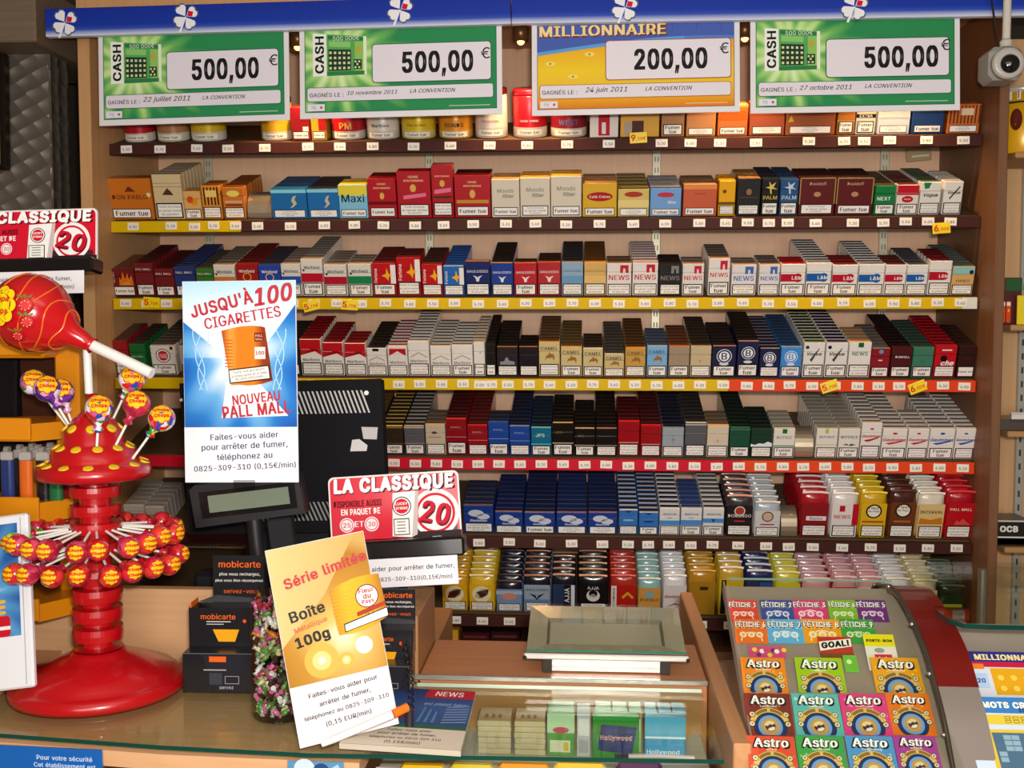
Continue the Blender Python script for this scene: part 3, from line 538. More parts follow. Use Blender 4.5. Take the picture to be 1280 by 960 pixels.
def motif(b, W, H, spec):
    for c in filter(None, spec.split(';')):
        a = c.split(',')
        if a[0] == 'R': b.rect(float(a[2])*W, float(a[3])*H, float(a[4])*W, float(a[5])*H, a[1], 1)
        elif a[0] == 'r': b.rect(float(a[2])*W, float(a[3])*H, float(a[4])*W, float(a[5])*H, a[1], 2)
        elif a[0] == 'D': b.disc(float(a[2])*W, float(a[3])*H, float(a[4])*W, a[1], 2, 18)
        elif a[0] == 'E': b.disc(float(a[2])*W, float(a[3])*H, float(a[4])*W, a[1], 2, 18, 1, float(a[5]))
        elif a[0] == 'd': b.disc(float(a[2])*W, float(a[3])*H, float(a[4])*W, a[1], 3, 18)
        elif a[0] == 'O': b.ring(float(a[2])*W, float(a[3])*H, float(a[4])*W*.78, float(a[4])*W, a[1], 4, 18)
        elif a[0] == 'P': p = list(map(float, a[2:])); b.poly([(p[i]*W, p[i+1]*H) for i in range(0, len(p), 2)], a[1], 2)
        elif a[0] == 'T': b.text(a[1], float(a[3])*W, float(a[4])*H, float(a[5])*W, (float(a[6]) if len(a) > 6 else .2)*H, a[2], 5, bold=.015)
        elif a[0] == 'S': b.text(a[1], float(a[3])*W, float(a[4])*H, float(a[5])*W, (float(a[6]) if len(a) > 6 else .2)*H, a[2], 5, shear=.3, bold=.03)
        elif a[0] == 'V': b.text(a[1], float(a[3])*W, float(a[4])*H, float(a[5])*H, (float(a[6]) if len(a) > 6 else .2)*W, a[2], 5, rot=90, bold=.015)
def warning(b, x0, x1, z0, z1, kind, bg='efeae2'):
    w = x1-x0; h = z1-z0; t = min(w, h)*.085
    b.rect(x0, z0, x1, z1, '16130f', 6); b.rect(x0+t, z0+t, x1-t, z1-t, bg, 7)
    cx = (x0+x1)/2; cz = (z0+z1)/2
    if kind == 'F':
        b.text('Fumer', cx, cz+h*.2, w*.8, h*.32, '111111', 8, bold=.02); b.text('tue', cx, cz-h*.2, w*.5, h*.30, '111111', 8, bold=.02)
    elif kind == 'f': b.text('Fumer tue', cx, cz, w*.84, h*.6, '111111', 8, bold=.02)
    else:
        for k, t_ in enumerate(('Fumer provoque', 'le cancer mortel', 'du poumon')):
            b.text(t_, cx, cz+h*(.25-.25*k), w*.86, h*.2, '3a3833', 8)

WMESH = {}
def col_matrix(X, z, i, d):
    """i-th item back from the front in a column standing on the slope"""
    T = Matrix.Translation((X, SY, z)) @ Matrix.Rotation(TILT, 4, 'X')
    return T @ Matrix.Translation((0, i*(d+.0007), 0))
def solve_h(X, z, py):
    lo, hi = .02, .2
    for _ in range(30):
        h = (lo+hi)/2
        y = proj((X, SY-h*ST, z+h*CT))[1]
        if y > py: lo = h
        else: hi = h
    return h
STOCK = []          # everything not yet turned into objects: (depth index, row, record)
def column(r, rec, kind):
    x0, x1, ytop, n, look, front, top, warn, mot = rec
    a = at(x0, BASE[r], SY); c = at(x1, BASE[r], SY); W = c.x-a.x-.0012; X = (a.x+c.x)/2; z = ZB[r]
    H = solve_h(X, z, ytop)
    STOCK.append(dict(r=r, px=(x0+x1)/2, X=X, W=W, H=H, n=n, look=look, front=front, top=top, warn=warn, mot=mot, kind=kind, striped=any(t in look for t in ('strip', 'step', 'script', 'upright pack')) or (r == 6 and x0 > 770 and x0 != 850) or (r == 4 and 486 <= x0 < 593)))
DEPTH = {'cig': .0235, 'box': .042, 'pouch': .030, 'single': .09, 'bundle': .0235}
NAMES = {'cig': ('cigarette_pack', 'cigarette pack'), 'box': ('cigar_box', 'cigar box'), 'pouch': ('tobacco_pouch', 'tobacco pouch')}

def body_colors(s):
    tp = s['top'].split('/'); return tp[0], (tp[1] if len(tp) > 1 else None)
def pack_body(s, simple):
    W, H, d = s['W'], s['H'], DEPTH[s['kind']]
    tc, stripe = body_colors(s); fr = M(s['front'], .28, coat=.35); tm = M(tc, .3, coat=.3)
    b = MB(); lid = .0
    zl = H*.70
    if simple:
        b.box(-W/2, W/2, 0, d, 0, H, fr, .0016, top=tm, front=M(stripe, .3) if stripe else None)
    else:
        b.box(-W/2, W/2, 0, d, 0, zl-.0006, fr, .0012)
    if simple and stripe: b.rect_top = None
    return b
def top_stripe(b, W, H, d, c):  # front strip of a top, coloured for the light caught on its edge
    b.add([(-W/2+.001, .0006, H+.0003), (W/2-.001, .0006, H+.0003), (W/2-.001, d*.36, H+.0003), (-W/2+.001, d*.36, H+.0003)], [[0, 1, 2, 3]], M(c, .35))
def make_front_pack(s):
    W, H, d = s['W'], s['H'], DEPTH['cig']; tc, stripe = body_colors(s)
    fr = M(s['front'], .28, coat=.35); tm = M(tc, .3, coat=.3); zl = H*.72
    b = MB(); b.box(-W/2, W/2, 0, d, 0, zl, fr, .0012)
    b.map = lambda x, z, l: (x-W/2, -l*.00012-.0001, z)
    low = MB(b.map); motif(b, W, H, s['mot'])
    o = b.build('cigarette_pack', matrix=col_matrix(s['X'], ZB[s['r']], 0, d))
    q = MB(); q.box(-W/2, W/2, 0, d, zl+.0005, H, fr, .0014, top=tm)
    if stripe: top_stripe(q, W, H, d, stripe)
    lidcol = [c for c in s['mot'].split(';') if c.startswith('L,')]
    q.map = lambda x, z, l: (x-W/2, -l*.00012-.0001, z)
    for c in lidcol: q.rect(.0008, zl+.001, W-.0008, H-.0012, c.split(',')[1], 1)
    q.build('lid', o)
    if s['warn'] != 'N':
        k = (s['warn'], round(W, 3), round(H, 3))
        if k not in WMESH:
            g = MB(lambda x, z, l: (x-W/2, -l*.00012-.0001, z)); warning(g, W*.04, W*.96, H*.03, H*.37, s['warn'])
            wo = g.build('warning_label', o); WMESH[k] = wo.data
        else: link('warning_label', WMESH[k], o)
    return o
def make_back_pack(s):
    W, H, d = s['W'], s['H'], DEPTH[s['kind']]; tc, stripe = body_colors(s)
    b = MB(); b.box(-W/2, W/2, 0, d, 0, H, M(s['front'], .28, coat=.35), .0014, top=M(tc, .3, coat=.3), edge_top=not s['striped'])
    lidcol = [c for c in s['mot'].split(';') if c.startswith('L,')]
    b.map = lambda x, z, l: (x-W/2, -l*.00012-.0001, z)
    for c in lidcol: b.rect(.0008, H*.72, W-.0008, H-.0012, c.split(',')[1], 1)
    if stripe and s['striped']: top_stripe(b, W, H, d, stripe)
    return b
def make_front_box(s):
    W, H, d = s['W'], s['H'], DEPTH['box']; tc, stripe = body_colors(s)
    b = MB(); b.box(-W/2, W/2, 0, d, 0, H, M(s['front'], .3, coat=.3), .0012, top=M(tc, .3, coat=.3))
    if stripe: top_stripe(b, W, H, d, stripe)
    b.map = lambda x, z, l: (x-W/2, -l*.00012-.0001, z); motif(b, W, H, s['mot'])
    o = b.build('cigar_box', matrix=col_matrix(s['X'], ZB[s['r']], 0, d))
    g = MB(b.map); hw = .27 if s['warn'] == 'f' else .30
    if s['warn'] != 'N': warning(g, W*.06, W*.94, H*.04, H*hw, s['warn']); g.build('warning_label', o)
    return o
def pouch_mesh(s, seed):
    """soft folded pouch: pillow body with a crimped top flap"""
    rnd = random.Random(seed); W, H, d = s['W'], s['H'], DEPTH['pouch']; tc, stripe = body_colors(s)
    b = MB(); nx, nz = 6, 7; vs = []; fs = []
    for side in (0, 1):
        for j in range(nz+1):
            for i in range(nx+1):
                u = i/nx; v = j/nz
                ins = .0035*(1-math.sin(math.pi*min(1, v*1.1+.02))**.4) if v > .8 else 0
                x = (u-.5)*(W-2*ins); z = H*v
                bulge = (math.sin(math.pi*u)**.5)*(.25+.75*(math.sin(math.pi*min(max(v, .0), 1))**.5))
                y = d*.5+(-1 if side == 0 else 1)*d*.48*max(bulge*(1-.55*max(0, v-.75)/.25), .12)
                if side == 0 and .05 < v < .95: y += rnd.uniform(-.0006, .0006)
                if v > .9: z += .002*math.sin(u*9+seed)
                vs.append((x, y, z))
    n1 = (nx+1)*(nz+1)
    fm = M(s['front'], .25, coat=.4, ); tm = M(tc, .25, coat=.4)
    for side in (0, 1):
        for j in range(nz):
            f = [[side*n1+j*(nx+1)+i, side*n1+j*(nx+1)+i+1, side*n1+(j+1)*(nx+1)+i+1, side*n1+(j+1)*(nx+1)+i] for i in range(nx)]
            fs.append((f, tm if j >= nz-2 else fm))
    rim = []
    for i in range(nx): rim += [[i, i+1, n1+i+1, n1+i], [nz*(nx+1)+i, nz*(nx+1)+i+1, n1+nz*(nx+1)+i+1, n1+nz*(nx+1)+i]]
    for j in range(nz): rim += [[j*(nx+1), (j+1)*(nx+1), n1+(j+1)*(nx+1), n1+j*(nx+1)], [j*(nx+1)+nx, (j+1)*(nx+1)+nx, n1+(j+1)*(nx+1)+nx, n1+j*(nx+1)+nx]]
    base = len(b.v); b.v += vs
    for fl, m in fs+[(rim, tm)]:
        k = b.mat(m)
        for f in fl: b.f.append(f); b.mi.append(k); b.sm.append(True)
    if stripe:                               # pale sealed fold across the top
        b.tube([(-W*.46, d*.35, H*.995), (-W*.2, d*.3, H+.0015), (W*.2, d*.34, H+.001), (W*.46, d*.3, H*.995)], .0032, M(stripe, .3, coat=.5), 6)
    return b
def make_front_pouch(s):
    W, H, d = s['W'], s['H'], DEPTH['pouch']
    b = pouch_mesh(s, int(s['px']))
    def mp(x, z, l):
        u = x/W; v = z/H
        bul = (math.sin(math.pi*min(max(u, .001), .999))**.5)*(.25+.75*(math.sin(math.pi*min(max(v, .001), .999))**.5))
        return ((u-.5)*W, d*.5-d*.48*bul-.0012-l*.00015, z)
    # print sits on a flat card front so that it stays crisp
    b.map = lambda x, z, l: (x-W/2, -.0016-l*.00012, z)
    b.rrect(W*.03, H*.02, W*.97, H*.80, W*.04, M(s['front'], .25, coat=.3), 0)
    motif(b, W, H, s['mot'])
    o = b.build('tobacco_pouch', matrix=col_matrix(s['X'], ZB[s['r']], 0, d))
    if s['warn'] != 'N':
        g = MB(b.map); warning(g, W*.08, W*.92, H*.04, H*.30, s['warn']); g.build('warning_label', o)
    return o

# records: left px, right px, top px, how many deep, look, front colour, top colour, often darkened for shade[/stripe, mostly painted edge light], warning, print
CIG, BOX, POU = 'cig', 'box', 'pouch'
MAR = 'L,c0161e;R,e9e2d8,0,.37,1,.72;P,c0161e,0,.72,0,.56,.5,.74,1,.56,1,.72;T,Marlboro,2a2620,.5,.44,.8,.09'
def MGO(c): return f'P,{c},.08,.56,.5,.70,.92,.56,.88,.53,.5,.66,.12,.53;T,Marlboro,6a6458,.5,.44,.8,.09'
def WIN(c): return f'R,{c},0,.38,1,.62;T,Winfield,2a2a30,.5,.78,.72,.1;D,2a2a30,.12,.7,.05'
FOR = 'R,ece6dc,.78,.38,1,.95;V,Fortuna,f0e6dc,.14,.62,.42;P,f0b020,.4,.62,.58,.68,.62,.86,.7,.68,.86,.64,.7,.58,.68,.46,.58,.56'
def GAU(c): return f'T,GAULOISES,{c},.5,.72,.84,.09;P,{c},.32,.6,.42,.52,.45,.42,.55,.42,.58,.52,.7,.6,.55,.57,.5,.54,.45,.57'
def NEW(c): return f'P,{c},.54,.70,.54,.94,.88,.94,.88,.70,.77,.70,.74,.84,.67,.84,.65,.70;T,NEWS,{c},.5,.56,.84,.16'
def LM(c): return f'R,{c},0,.44,.7,.68;D,{c},.7,.56,.19;T,L&M,f0ece4,.66,.56,.42,.15'
def CML(c): return f'T,CAMEL,{c},.5,.82,.84,.15;P,9a6a30,.28,.46,.34,.6,.45,.64,.5,.72,.58,.66,.7,.66,.76,.56,.7,.46,.66,.56,.5,.54,.36,.54'
def BAN(c, d_): return f'D,e8e8ec,.5,.68,.32;O,{c},.5,.68,.29;T,B,{c},.5,.68,.24,.22;E,d8d8e0,.5,.43,.2,.35'
def VOG(c): return f'D,{c},.16,.86,.09;S,Vogue,4a4a4a,.52,.66,.7,.22;P,4a4a4a,.3,.5,.4,.44,.74,.82,.72,.84'
def GIT(c): return f'T,ROYALE,{c},.5,.76,.7,.09;R,{c},.05,.42,.95,.45'
def GWH(c): return f'S,Gauloises,{c},.5,.64,.94,.3;E,{c},.5,.84,.1,.5;P,{c},.12,.52,.5,.56,.88,.62,.86,.58,.5,.5,.3,.47'
def GB(c): return f'E,{c},.42,.72,.26,.5;E,{c},.66,.60,.22,.5;S,Gauloises,{c},.5,.46,.6,.09'
def PMA(c='e6d8c8'): return f'T,PALL MALL,{c},.5,.82,.8,.14'
DAV = 'T,DUNHILL,{0},.5,.78,.5,.07;R,{0},0,.5,1,.515'
ROWS = {
2: [
 (139,194,223,1,'large orange-brown flat cigar box','c06a18','a4581a','f','T,DON PABLO,6a2a10,.5,.55,.8,.12;P,6a2a10,.4,.68,.48,.8,.52,.8,.64,.68;D,e0c890,.93,.6,.05',BOX),
 (196,232,218,7,'beige upright pack with small brown picture','cdb88c','6a4a34/cfc6b8','L','P,4a3422,.3,.55,.42,.64,.5,.7,.62,.62,.7,.54;R,8a6a4a,0,.8,1,.81',CIG),
 (232,254,239,2,'small cream pack with orange fruit print','d8a860','9a5a24','F','D,c84a1c,.4,.7,.2;D,e08a24,.62,.62,.2',CIG),
 (255,279,232,3,'orange pack with black upright bars','d88a2c','a05a24','L','R,2a1408,.12,.42,.2,.95;R,2a1408,.3,.42,.38,.95;R,2a1408,.48,.42,.56,.95;R,2a1408,.66,.42,.74,.95;R,2a1408,.82,.42,.9,.95;r,e6c46a,.2,.66,.8,.86',CIG),
 (281,308,234,7,'orange-brown pack with yellow oval','c8742c','8a4a20','L','E,e8cc5a,.5,.8,.3,.5;r,d8a080,.1,.5,.9,.58;R,8a4418,.1,.4,.9,.48',CIG),
 (341,385.5,236,4,'blue box with pale seahorse print, left of a pair','1d6aa6','1c5a92','L','R,8ad0d8,0,.86,1,.97;P,c8b890,.6,.38,.72,.5,.66,.64,.72,.78,.62,.74,.56,.6,.62,.48,.52,.36',BOX),
 (386,425,236,4,'blue box with pale seahorse print, right of a pair','1f6cac','20242c','L','R,8ad0d8,0,.88,1,.97;P,c8b890,.6,.38,.72,.5,.66,.64,.72,.78,.62,.74,.56,.6,.62,.48,.52,.36',BOX),
 (425,461,231,2,'light blue box with yellow top and dark lettering','7fc0d8','d8c440','f','R,e4d040,0,.68,1,.98;T,Maxi,1a2a1a,.5,.6,.8,.26',BOX),
 (461.5,497,223,2,'red cigar box with short front, first of the red group','b01220','7a1018','f','T,HENRI,e6c890,.5,.86,.3,.06;T,WINTERMANS,e6c890,.5,.76,.6,.06;E,d8a850,.5,.56,.08,1.5;R,6a0a10,0,.34,1,.42',BOX),
 (498,540,214,1,'large red cigar box with slanted pink sticker','b01220','8a1018','L','T,HENRI,e6c890,.5,.88,.3,.05;T,WINTERMANS,e6c890,.5,.8,.6,.05;E,d8a850,.48,.64,.09,1.3;P,e07090,.18,.4,.86,.46,.86,.54,.18,.48',BOX),
 (541,568,207,1,'tall narrow red cigar box with pink sticker','b01220','9a4a4a','L','T,WINTERMANS,e6c890,.5,.8,.7,.05;E,d8a850,.5,.66,.12,1.3;P,e07090,.12,.46,.9,.5,.9,.58,.12,.54;R,3a3418,.06,.38,.94,.42',BOX),
 (569,614,219,2,'wide red cigar box with gold band','b01220','4a1014','f','T,HENRI,e6c890,.5,.84,.24,.05;T,WINTERMANS,e6c890,.5,.75,.5,.06;E,d8a850,.5,.56,.08,1.5;R,c08a30,.05,.34,.95,.42',BOX),
 (615,650,224,2,'cream box with silver lettering, left of three','d8ccb6','c89860','f','T,Moods,8a8a80,.5,.7,.6,.12;S,filter,8a8a80,.6,.56,.5,.1',BOX),  # warm spot light is put into the top colours of these three boxes
 (650.5,688,222,2,'cream box with silver lettering, middle of three','d8ccb6','d8a040','L','T,Moods,8a8a80,.5,.7,.6,.12;S,filter,8a8a80,.6,.56,.5,.1',BOX),
 (688.5,727,220,2,'cream box with silver lettering, right of three','d8ccb6','e0b048','f','T,Moods,8a8a80,.5,.7,.6,.12;S,filter,8a8a80,.6,.56,.5,.1',BOX),
 (728,771,229,3,'yellow box with red oval','d8a820','c89468','f','E,a81c20,.5,.6,.38,.36;T,Café Crème,f0e0c8,.5,.6,.62,.12',BOX),
 (772,811,236,5,'cream-yellow box with red oval below striped tops','d2b866','b09a58/3c341c','L','E,a83a28,.5,.8,.3,.3;R,e2cc84,0,.34,1,.6',BOX),
 (812,851,235,4,'light blue box with red oval','6ea0d4','b0b0b8/4a4a58','f','E,b83a4a,.5,.76,.28,.3;S,Bleu,f0d0d0,.7,.5,.3,.1',BOX),
 (853,895,231,3,'orange-red box with mottled brown top','c85a38','8a6a4c/c8a070','f','T,Tradition,a03018,.5,.72,.4,.06;R,e08a50,0,.86,1,.99',BOX),
 (897,918,226,2,'small bright yellow box on a brown foot','e8a800','d89a10','L','D,6a4a10,.34,.7,.12;R,6a4a1c,0,.32,1,.4',BOX),
 (920,949,223,3,'black box with bronze emblem and tan top','1e1c1e','a87a48','L','E,8a6a4a,.5,.64,.12,1.2;R,5a4a34,.1,.48,.9,.5',BOX),
 (950,972,224,7,'black pack with gold palm tree','191713','1c2434','F','P,d8c060,.5,.6,.46,.74,.2,.78,.45,.8,.4,.94,.55,.84,.8,.92,.66,.78,.9,.72,.56,.74,.58,.6;T,PALM,c8b050,.5,.5,.8,.14',CIG),
 (973,996,224,7,'blue pack with silver palm tree','24507e','1e3a60','F','P,c0d0dc,.5,.6,.46,.74,.2,.78,.45,.8,.4,.94,.55,.84,.8,.92,.66,.78,.9,.72,.56,.74,.58,.6;T,PALM,b8ccd8,.5,.5,.8,.14',CIG),
 (997,1042,222,3,'dark maroon gold-rimmed cigar box, left of a pair','5c1216','2e1412','L','T,Davidoff,c89880,.5,.84,.5,.08;E,b08a60,.5,.56,.1,.7;R,a88850,0,.97,1,1;R,a88850,0,.3,.03,1;R,a88850,.97,.3,1,1',BOX),
 (1043,1089,222,3,'dark maroon gold-rimmed cigar box, right of a pair','5c1216','281614','f','T,Davidoff,c89880,.5,.84,.5,.08;E,b08a60,.5,.56,.1,.7;R,a88850,0,.97,1,1;R,a88850,0,.3,.03,1;R,a88850,.97,.3,1,1',BOX),
 (1091,1117,232,8,'green pack with bold white lettering','0f7a3c','4a382a','F','T,NEXT,f0f0ea,.45,.56,.66,.16',CIG),
 (1118,1146,231,8,'white pack with red upper half and red oval','e2dace','5a2a22','F','L,c01828;R,c01828,0,.66,1,.72;E,b81828,.5,.52,.26,.6;T,Royale,f0e0d8,.5,.52,.36,.06',CIG),
 (1147,1173,228,8,'white slim pack with green corner','e4ded4','4a5a48/e0dcd4','L','P,1c7a4a,.12,.99,.5,.99,.4,.82,.2,.8;S,Vogue,3a3a3a,.52,.6,.7,.2',CIG),
 (1176,1200,227,6,'white slim pack with black script and grey warning','e6e0d6','b0a89c/e8e4dc','L','S,Vogue,3a3a3a,.55,.66,.66,.24;P,3a3a3a,.3,.5,.35,.46,.86,.84,.8,.86',CIG),
],
3: [
 (143,171.5,336,6,'dark red pack with orange flames','6a141c','5a1418','f','P,e07020,.3,.4,.34,.7,.42,.58,.5,.9,.6,.62,.72,.86,.76,.62,.9,.78,.94,.4;P,f0b030,.45,.42,.55,.66,.62,.5,.76,.62,.8,.42;V,PALL MALL,d8c0b8,.1,.7,.4',CIG),
 (172,195.5,329,8,'tall maroon pack with pale lettering','741a22','4a1a1c','F',PMA(),CIG),
 (196,220.5,336,8,'maroon pack with pale lettering','701820','4a1518','F',PMA(),CIG),
 (221,247,334,10,'dark blue pack with pale lettering','24346e','2c3c74','F',PMA(),CIG),
 (248,270,336,8,'green pack with pale lettering','38702c','4a4a3e','F',PMA(),CIG),
 (270.5,297,331,8,'white pack with dark lettering and orange foot','ddd4c8','7a6c60/c89a70','F',WIN('c87830'),CIG),
 (298,325.5,330,9,'red pack with white lettering and gold crest','9e1a1c','6a1c1c/9a3028','F','T,Winfield,f0e4dc,.5,.78,.72,.11;O,e0a030,.5,.6,.2',CIG),
 (326,353.5,331,8,'blue pack with white lettering and gold crest','2446a0','3a3844','F','T,Winfield,f0e4dc,.5,.78,.72,.11;O,d8b060,.5,.6,.2',CIG),
 (354,378.5,330,7,'white pack with dark lettering and blue foot','ddd6cc','8a7a70/d0a880','F',WIN('2450a0'),CIG),
 (379,406,324,10,'tall white pack with dark lettering and red foot','e2dacf','8c8278/e0b080','F',WIN('b8142a'),CIG),
 (407,435.5,331,6,'white pack with dark lettering and red foot','dfd7cc','88786c/d8a878','L',WIN('b0142a'),CIG),
 (437,466,330,4,'white pack with dark lettering and green foot','dfd8cc','887868/e0b080','F',WIN('1a8048'),CIG),
 (467,496.5,329,7,'red and white pack with orange star, leftmost of three','c01820','6a2220','F',FOR,CIG),
 (497.5,527,322,4,'tall red and white pack with orange star','c01820','5e2020','L',FOR,CIG),
 (528,554,330,7,'red and white pack with orange star beside the blue one','c01820','4a2a24','L',FOR,CIG),
 (555,581,333,9,'blue and white pack with orange star','2868b4','2a60ac/c8ccd8','L',FOR,CIG),
 (582,613.5,327,1,'wide dark blue pack with white helmet mark','1c2a60','a87050','L',GAU('d8d8e0'),CIG),
 (614.5,642,329,9,'blue pack with white helmet mark and painted orange edge light','1c3c90','2c2420/d8a060','L',GAU('e0e0e8'),CIG),  # orange stripe paints warm light along the lid's front edge
 (643,671.5,329,2,'red pack with white helmet mark, left of two','b81828','48281e/e08040','F',GAU('f0dcd8'),CIG),
 (672.5,701,328,4,'red pack with white helmet mark, right of two','b01e28','382620/e07838','L',GAU('f0d8d4'),CIG),
 (702,729,328,9,'pale grey-blue pack with silver lettering','8aa8c0','33333a/c8a070','L','T,GAULOISES,6a7884,.5,.76,.8,.08;R,6c98bc,0,.38,1,.6',CIG),
 (730,757.5,328,9,'gold-coloured pack with faint lettering','d4a860','6a4420/e8a040','L','T,GAULOISES,b08a48,.5,.76,.8,.08;R,e0b870,0,.38,1,.6',CIG),
 (758,789,329,3,'white pack with red arch mark, first of this kind','e4dcd4','6a5040/a06848','L',NEW('c02434'),CIG),
 (790,822,328,9,'white pack with red arch mark under striped tops','e6ded6','e0d8d0/a84048','L',NEW('c02434'),CIG),
 (823,851,330,4,'black pack with grey arch mark','1e1c1c','241e1c','L',NEW('80807c'),CIG),
 (852,879,330,3,'white pack with red arch mark right of the black pack','e4dcd4','7a6a60/d8a068','F',NEW('c82438'),CIG),
 (884,911,323,6,'tall white pack with red arch mark','e8e0d8','6e5e54/d8a068','F',NEW('c82438'),CIG),
 (913,944,331,3,'white pack with blue arch mark, left of two','e4dcd8','766a62/d8a468','L',NEW('4468b0'),CIG),
 (947,973,331,4,'white pack with blue arch mark, right of two','e4dcd8','6a5e58/d8a468','L',NEW('4468b0'),CIG),
 (974,1005,330,3,'white pack with red rounded band and red top','e8e2da','a01420','F',LM('b4142c'),CIG),
 (1006,1037,329,10,'white pack with blue rounded band below grey stripes','e8e2da','5a5658/d0ccc8','F',LM('1c5aa0'),CIG),
 (1038,1070,331,4,'white pack with red rounded band between two blue ones','e8e2da','7a2020','F',LM('b4142c'),CIG),
 (1071,1103,331,10,'white pack with blue rounded band, striped tops','e8e2da','585460/d4d2d0','L',LM('1c5aa0'),CIG),
 (1103.5,1130,331,4,'white pack with red rounded band, third of this kind','e8e2da','5e2426','L',LM('b4142c'),CIG),
 (1130.5,1157,331,7,'white pack with blue rounded band, last of this kind','e8e2da','4a4a50','L',LM('1c5aa0'),CIG),
 (1158,1186,326,5,'tall white pack with red rounded band and dark red top','e8e2da','701c24','L',LM('b4142c'),CIG),
 (1187,1215,333,9,'tan pack with pale teal lid','d4a868','566860','L','L,8cc0bc;T,PUEBLO,5a3018,.5,.5,.6,.1;D,2a2a24,.85,.8,.1',CIG),
],
4: [
 (146,165,426,6,'dim red pack with pale lettering','981620','4a2420','F','T,PALL MALL,e8c0b8,.5,.6,.7,.1',CIG),
 (166,186,430,7,'dim green pack with pale lettering','14662e','38302a','F','T,PALL MALL,d0e0c8,.5,.6,.7,.1',CIG),
 (192,223,432,9,'white pack with red and black target mark','e0dad0','62564e/a89c90','F','D,1e1a1a,.5,.66,.3;d,c01828,.5,.66,.25;O,e8e0d8,.5,.66,.27;T,LUCKY,f0e0dc,.5,.69,.36,.07;T,STRIKE,f0e0dc,.5,.61,.36,.07;R,3a1a1a,.8,.86,.92,.96',CIG),
 (228,254,432,7,'white pack with red mark half hidden by the blue poster','ddd6cc','6a5e54','L','D,b81828,.5,.64,.24',CIG),
 (350,377,430,8,'dark pack seen edgewise beside the blue poster','24242a','2c2824','F','R,3a3a40,0,.6,1,.62',CIG),
 (378,404.5,424,8,'red pack with white roof shape','e6dfd4','8e1418','L',MAR,CIG),
 (405.5,431.5,428,7,'red pack with white roof shape','e6dfd4','841418','L',MAR,CIG),
 (433,459.5,429,4,'red pack with white roof shape','e6dfd4','8a1c1c','L',MAR,CIG),
 (460,485,435,9,'white pack with black clasp','e6dfd6','2c241e','L','R,1a1612,.3,.88,.62,.98;'+MGO('a8a49c'),CIG),
 (486,511,433,9,'white-edged pack with red top and pointed roof shape','e6dfd6','a84038/d8d0c8','L','P,b81824,.08,.68,.08,.92,.92,.92,.92,.68,.5,.84;T,Marlboro,5a5248,.5,.46,.8,.1',CIG),
 (511.5,538,427,11,'white pack, grey roof outline, tall striped stack','e8e1d8','7e766c/e0d8cc','L',MGO('b8a888'),CIG),
 (539,565,433,9,'white pack with grey roof outline, middle of three','e8e1d8','7e766c/d8c0a0','L',MGO('b8a888'),CIG),
 (565.5,592,432,8,'white pack with grey roof outline beside slim pack','e8e1d8','847c72/dcd4c8','F',MGO('b8a888'),CIG),
 (592.8,607,428,9,'slim plain white pack','e6e0d8','9a9288/e8b070','F','D,b0a898,.6,.7,.08',CIG),
 (607.8,620.5,430,10,'slim plain black pack','171412','241c18','F','R,2a2220,.1,.6,.9,.62',CIG),
 (621.5,648,434,9,'black pack with grey skyline print','232122','241d19/a86c40','L','P,8a8a90,.15,.4,.15,.5,.35,.52,.4,.62,.5,.66,.58,.54,.85,.5,.85,.4',CIG),
 (649,673,434,4,'plain very dark purple pack','1a121c','1c1614/a87048','L','R,2c2030,0,.6,1,.62',CIG),
 (673.8,700,428,9,'sand-coloured pack with camel, tallest of the sand ones','d2bc84','66482c/e89838','L',CML('4a4030'),CIG),  # orange lamp highlight on these tops is put into the stripe colour
 (701,727.5,434,9,'sand-coloured pack with camel, second of the sand ones','d2bc84','66502e/e89838','F',CML('4a4030'),CIG),
 (728.5,753.5,436,5,'sand-coloured pack with silver-grey top edge','cfbc88','3a2a20/dcdcd8','F',CML('4a4030'),CIG),
 (755,780,443,11,'short sand-coloured pack with silver lid','cdb880','4c4844/c8c4bc','L',CML('3a3a30'),CIG),
 (781,806.5,435,10,'mustard pack with camel','c89c4c','5a3c1e/d88428','L',CML('6a4a20'),CIG),
 (808,833.5,433,6,'sky blue pack with camel','7cb0d8','4c5468/a8a8b0','F',CML('3a5468'),CIG),
 (835,861,433,7,'plain taupe pack with painted orange edge light','a08c74','6a3c28/c86028','F','R,8c7c6c,.42,.54,.58,.56',CIG),
 (862,888,433,10,'plain beige pack with tiny grey mark','c8b48c','382c22/a89070','L','P,7a6c58,.4,.56,.48,.48,.56,.56,.5,.52',CIG),
 (889,919,433,8,'navy pack with round white letter B badge, left of three','141c40','2a201e/a87868','F',BAN('141c40','e8e8f0'),CIG),
 (920,947,427,10,'taller navy pack with round white letter B badge','141c44','282018/b08078','F',BAN('141c40',''),CIG),
 (948,973,436,11,'navy pack with round white badge under striped tops','141c44','1c2434/9c8c94','L',BAN('141c44','e8e8f0'),CIG),
 (974,1000,434,12,'bright blue pack with round letter B badge','3a8cd4','284468/98a4b0','F',BAN('3a8cd4','e8f0f8'),CIG),
 (1002,1028.5,428,11,'white pack with black script and green dot','e6e1d8','2c3224/6a7c38','F',VOG('1a4a2a'),CIG),
 (1029.5,1057,428,11,'white pack with black script and purple dot','e6e1d8','2c2232/5c4860','F',VOG('20204a'),CIG),
 (1058,1086,428,5,'white pack with green strap over the top','e8e3da','b08860/e0b080','L','R,1c5a24,.4,.86,.64,.99;T,NEWS,2a6a4a,.5,.68,.7,.12',CIG),
 (1086.5,1110,436,8,'dark red pack with blue seal','8c1420','6a645c/88807a','F','D,5a98c0,.5,.9,.12;r,e8d0d0,.38,.58,.6,.62',CIG),
 (1111,1137,434,12,'maroon pack with white lettering','4c0e16','201416/3a1a1c','F','T,DUNHILL,e8dcdc,.55,.68,.7,.09',CIG),
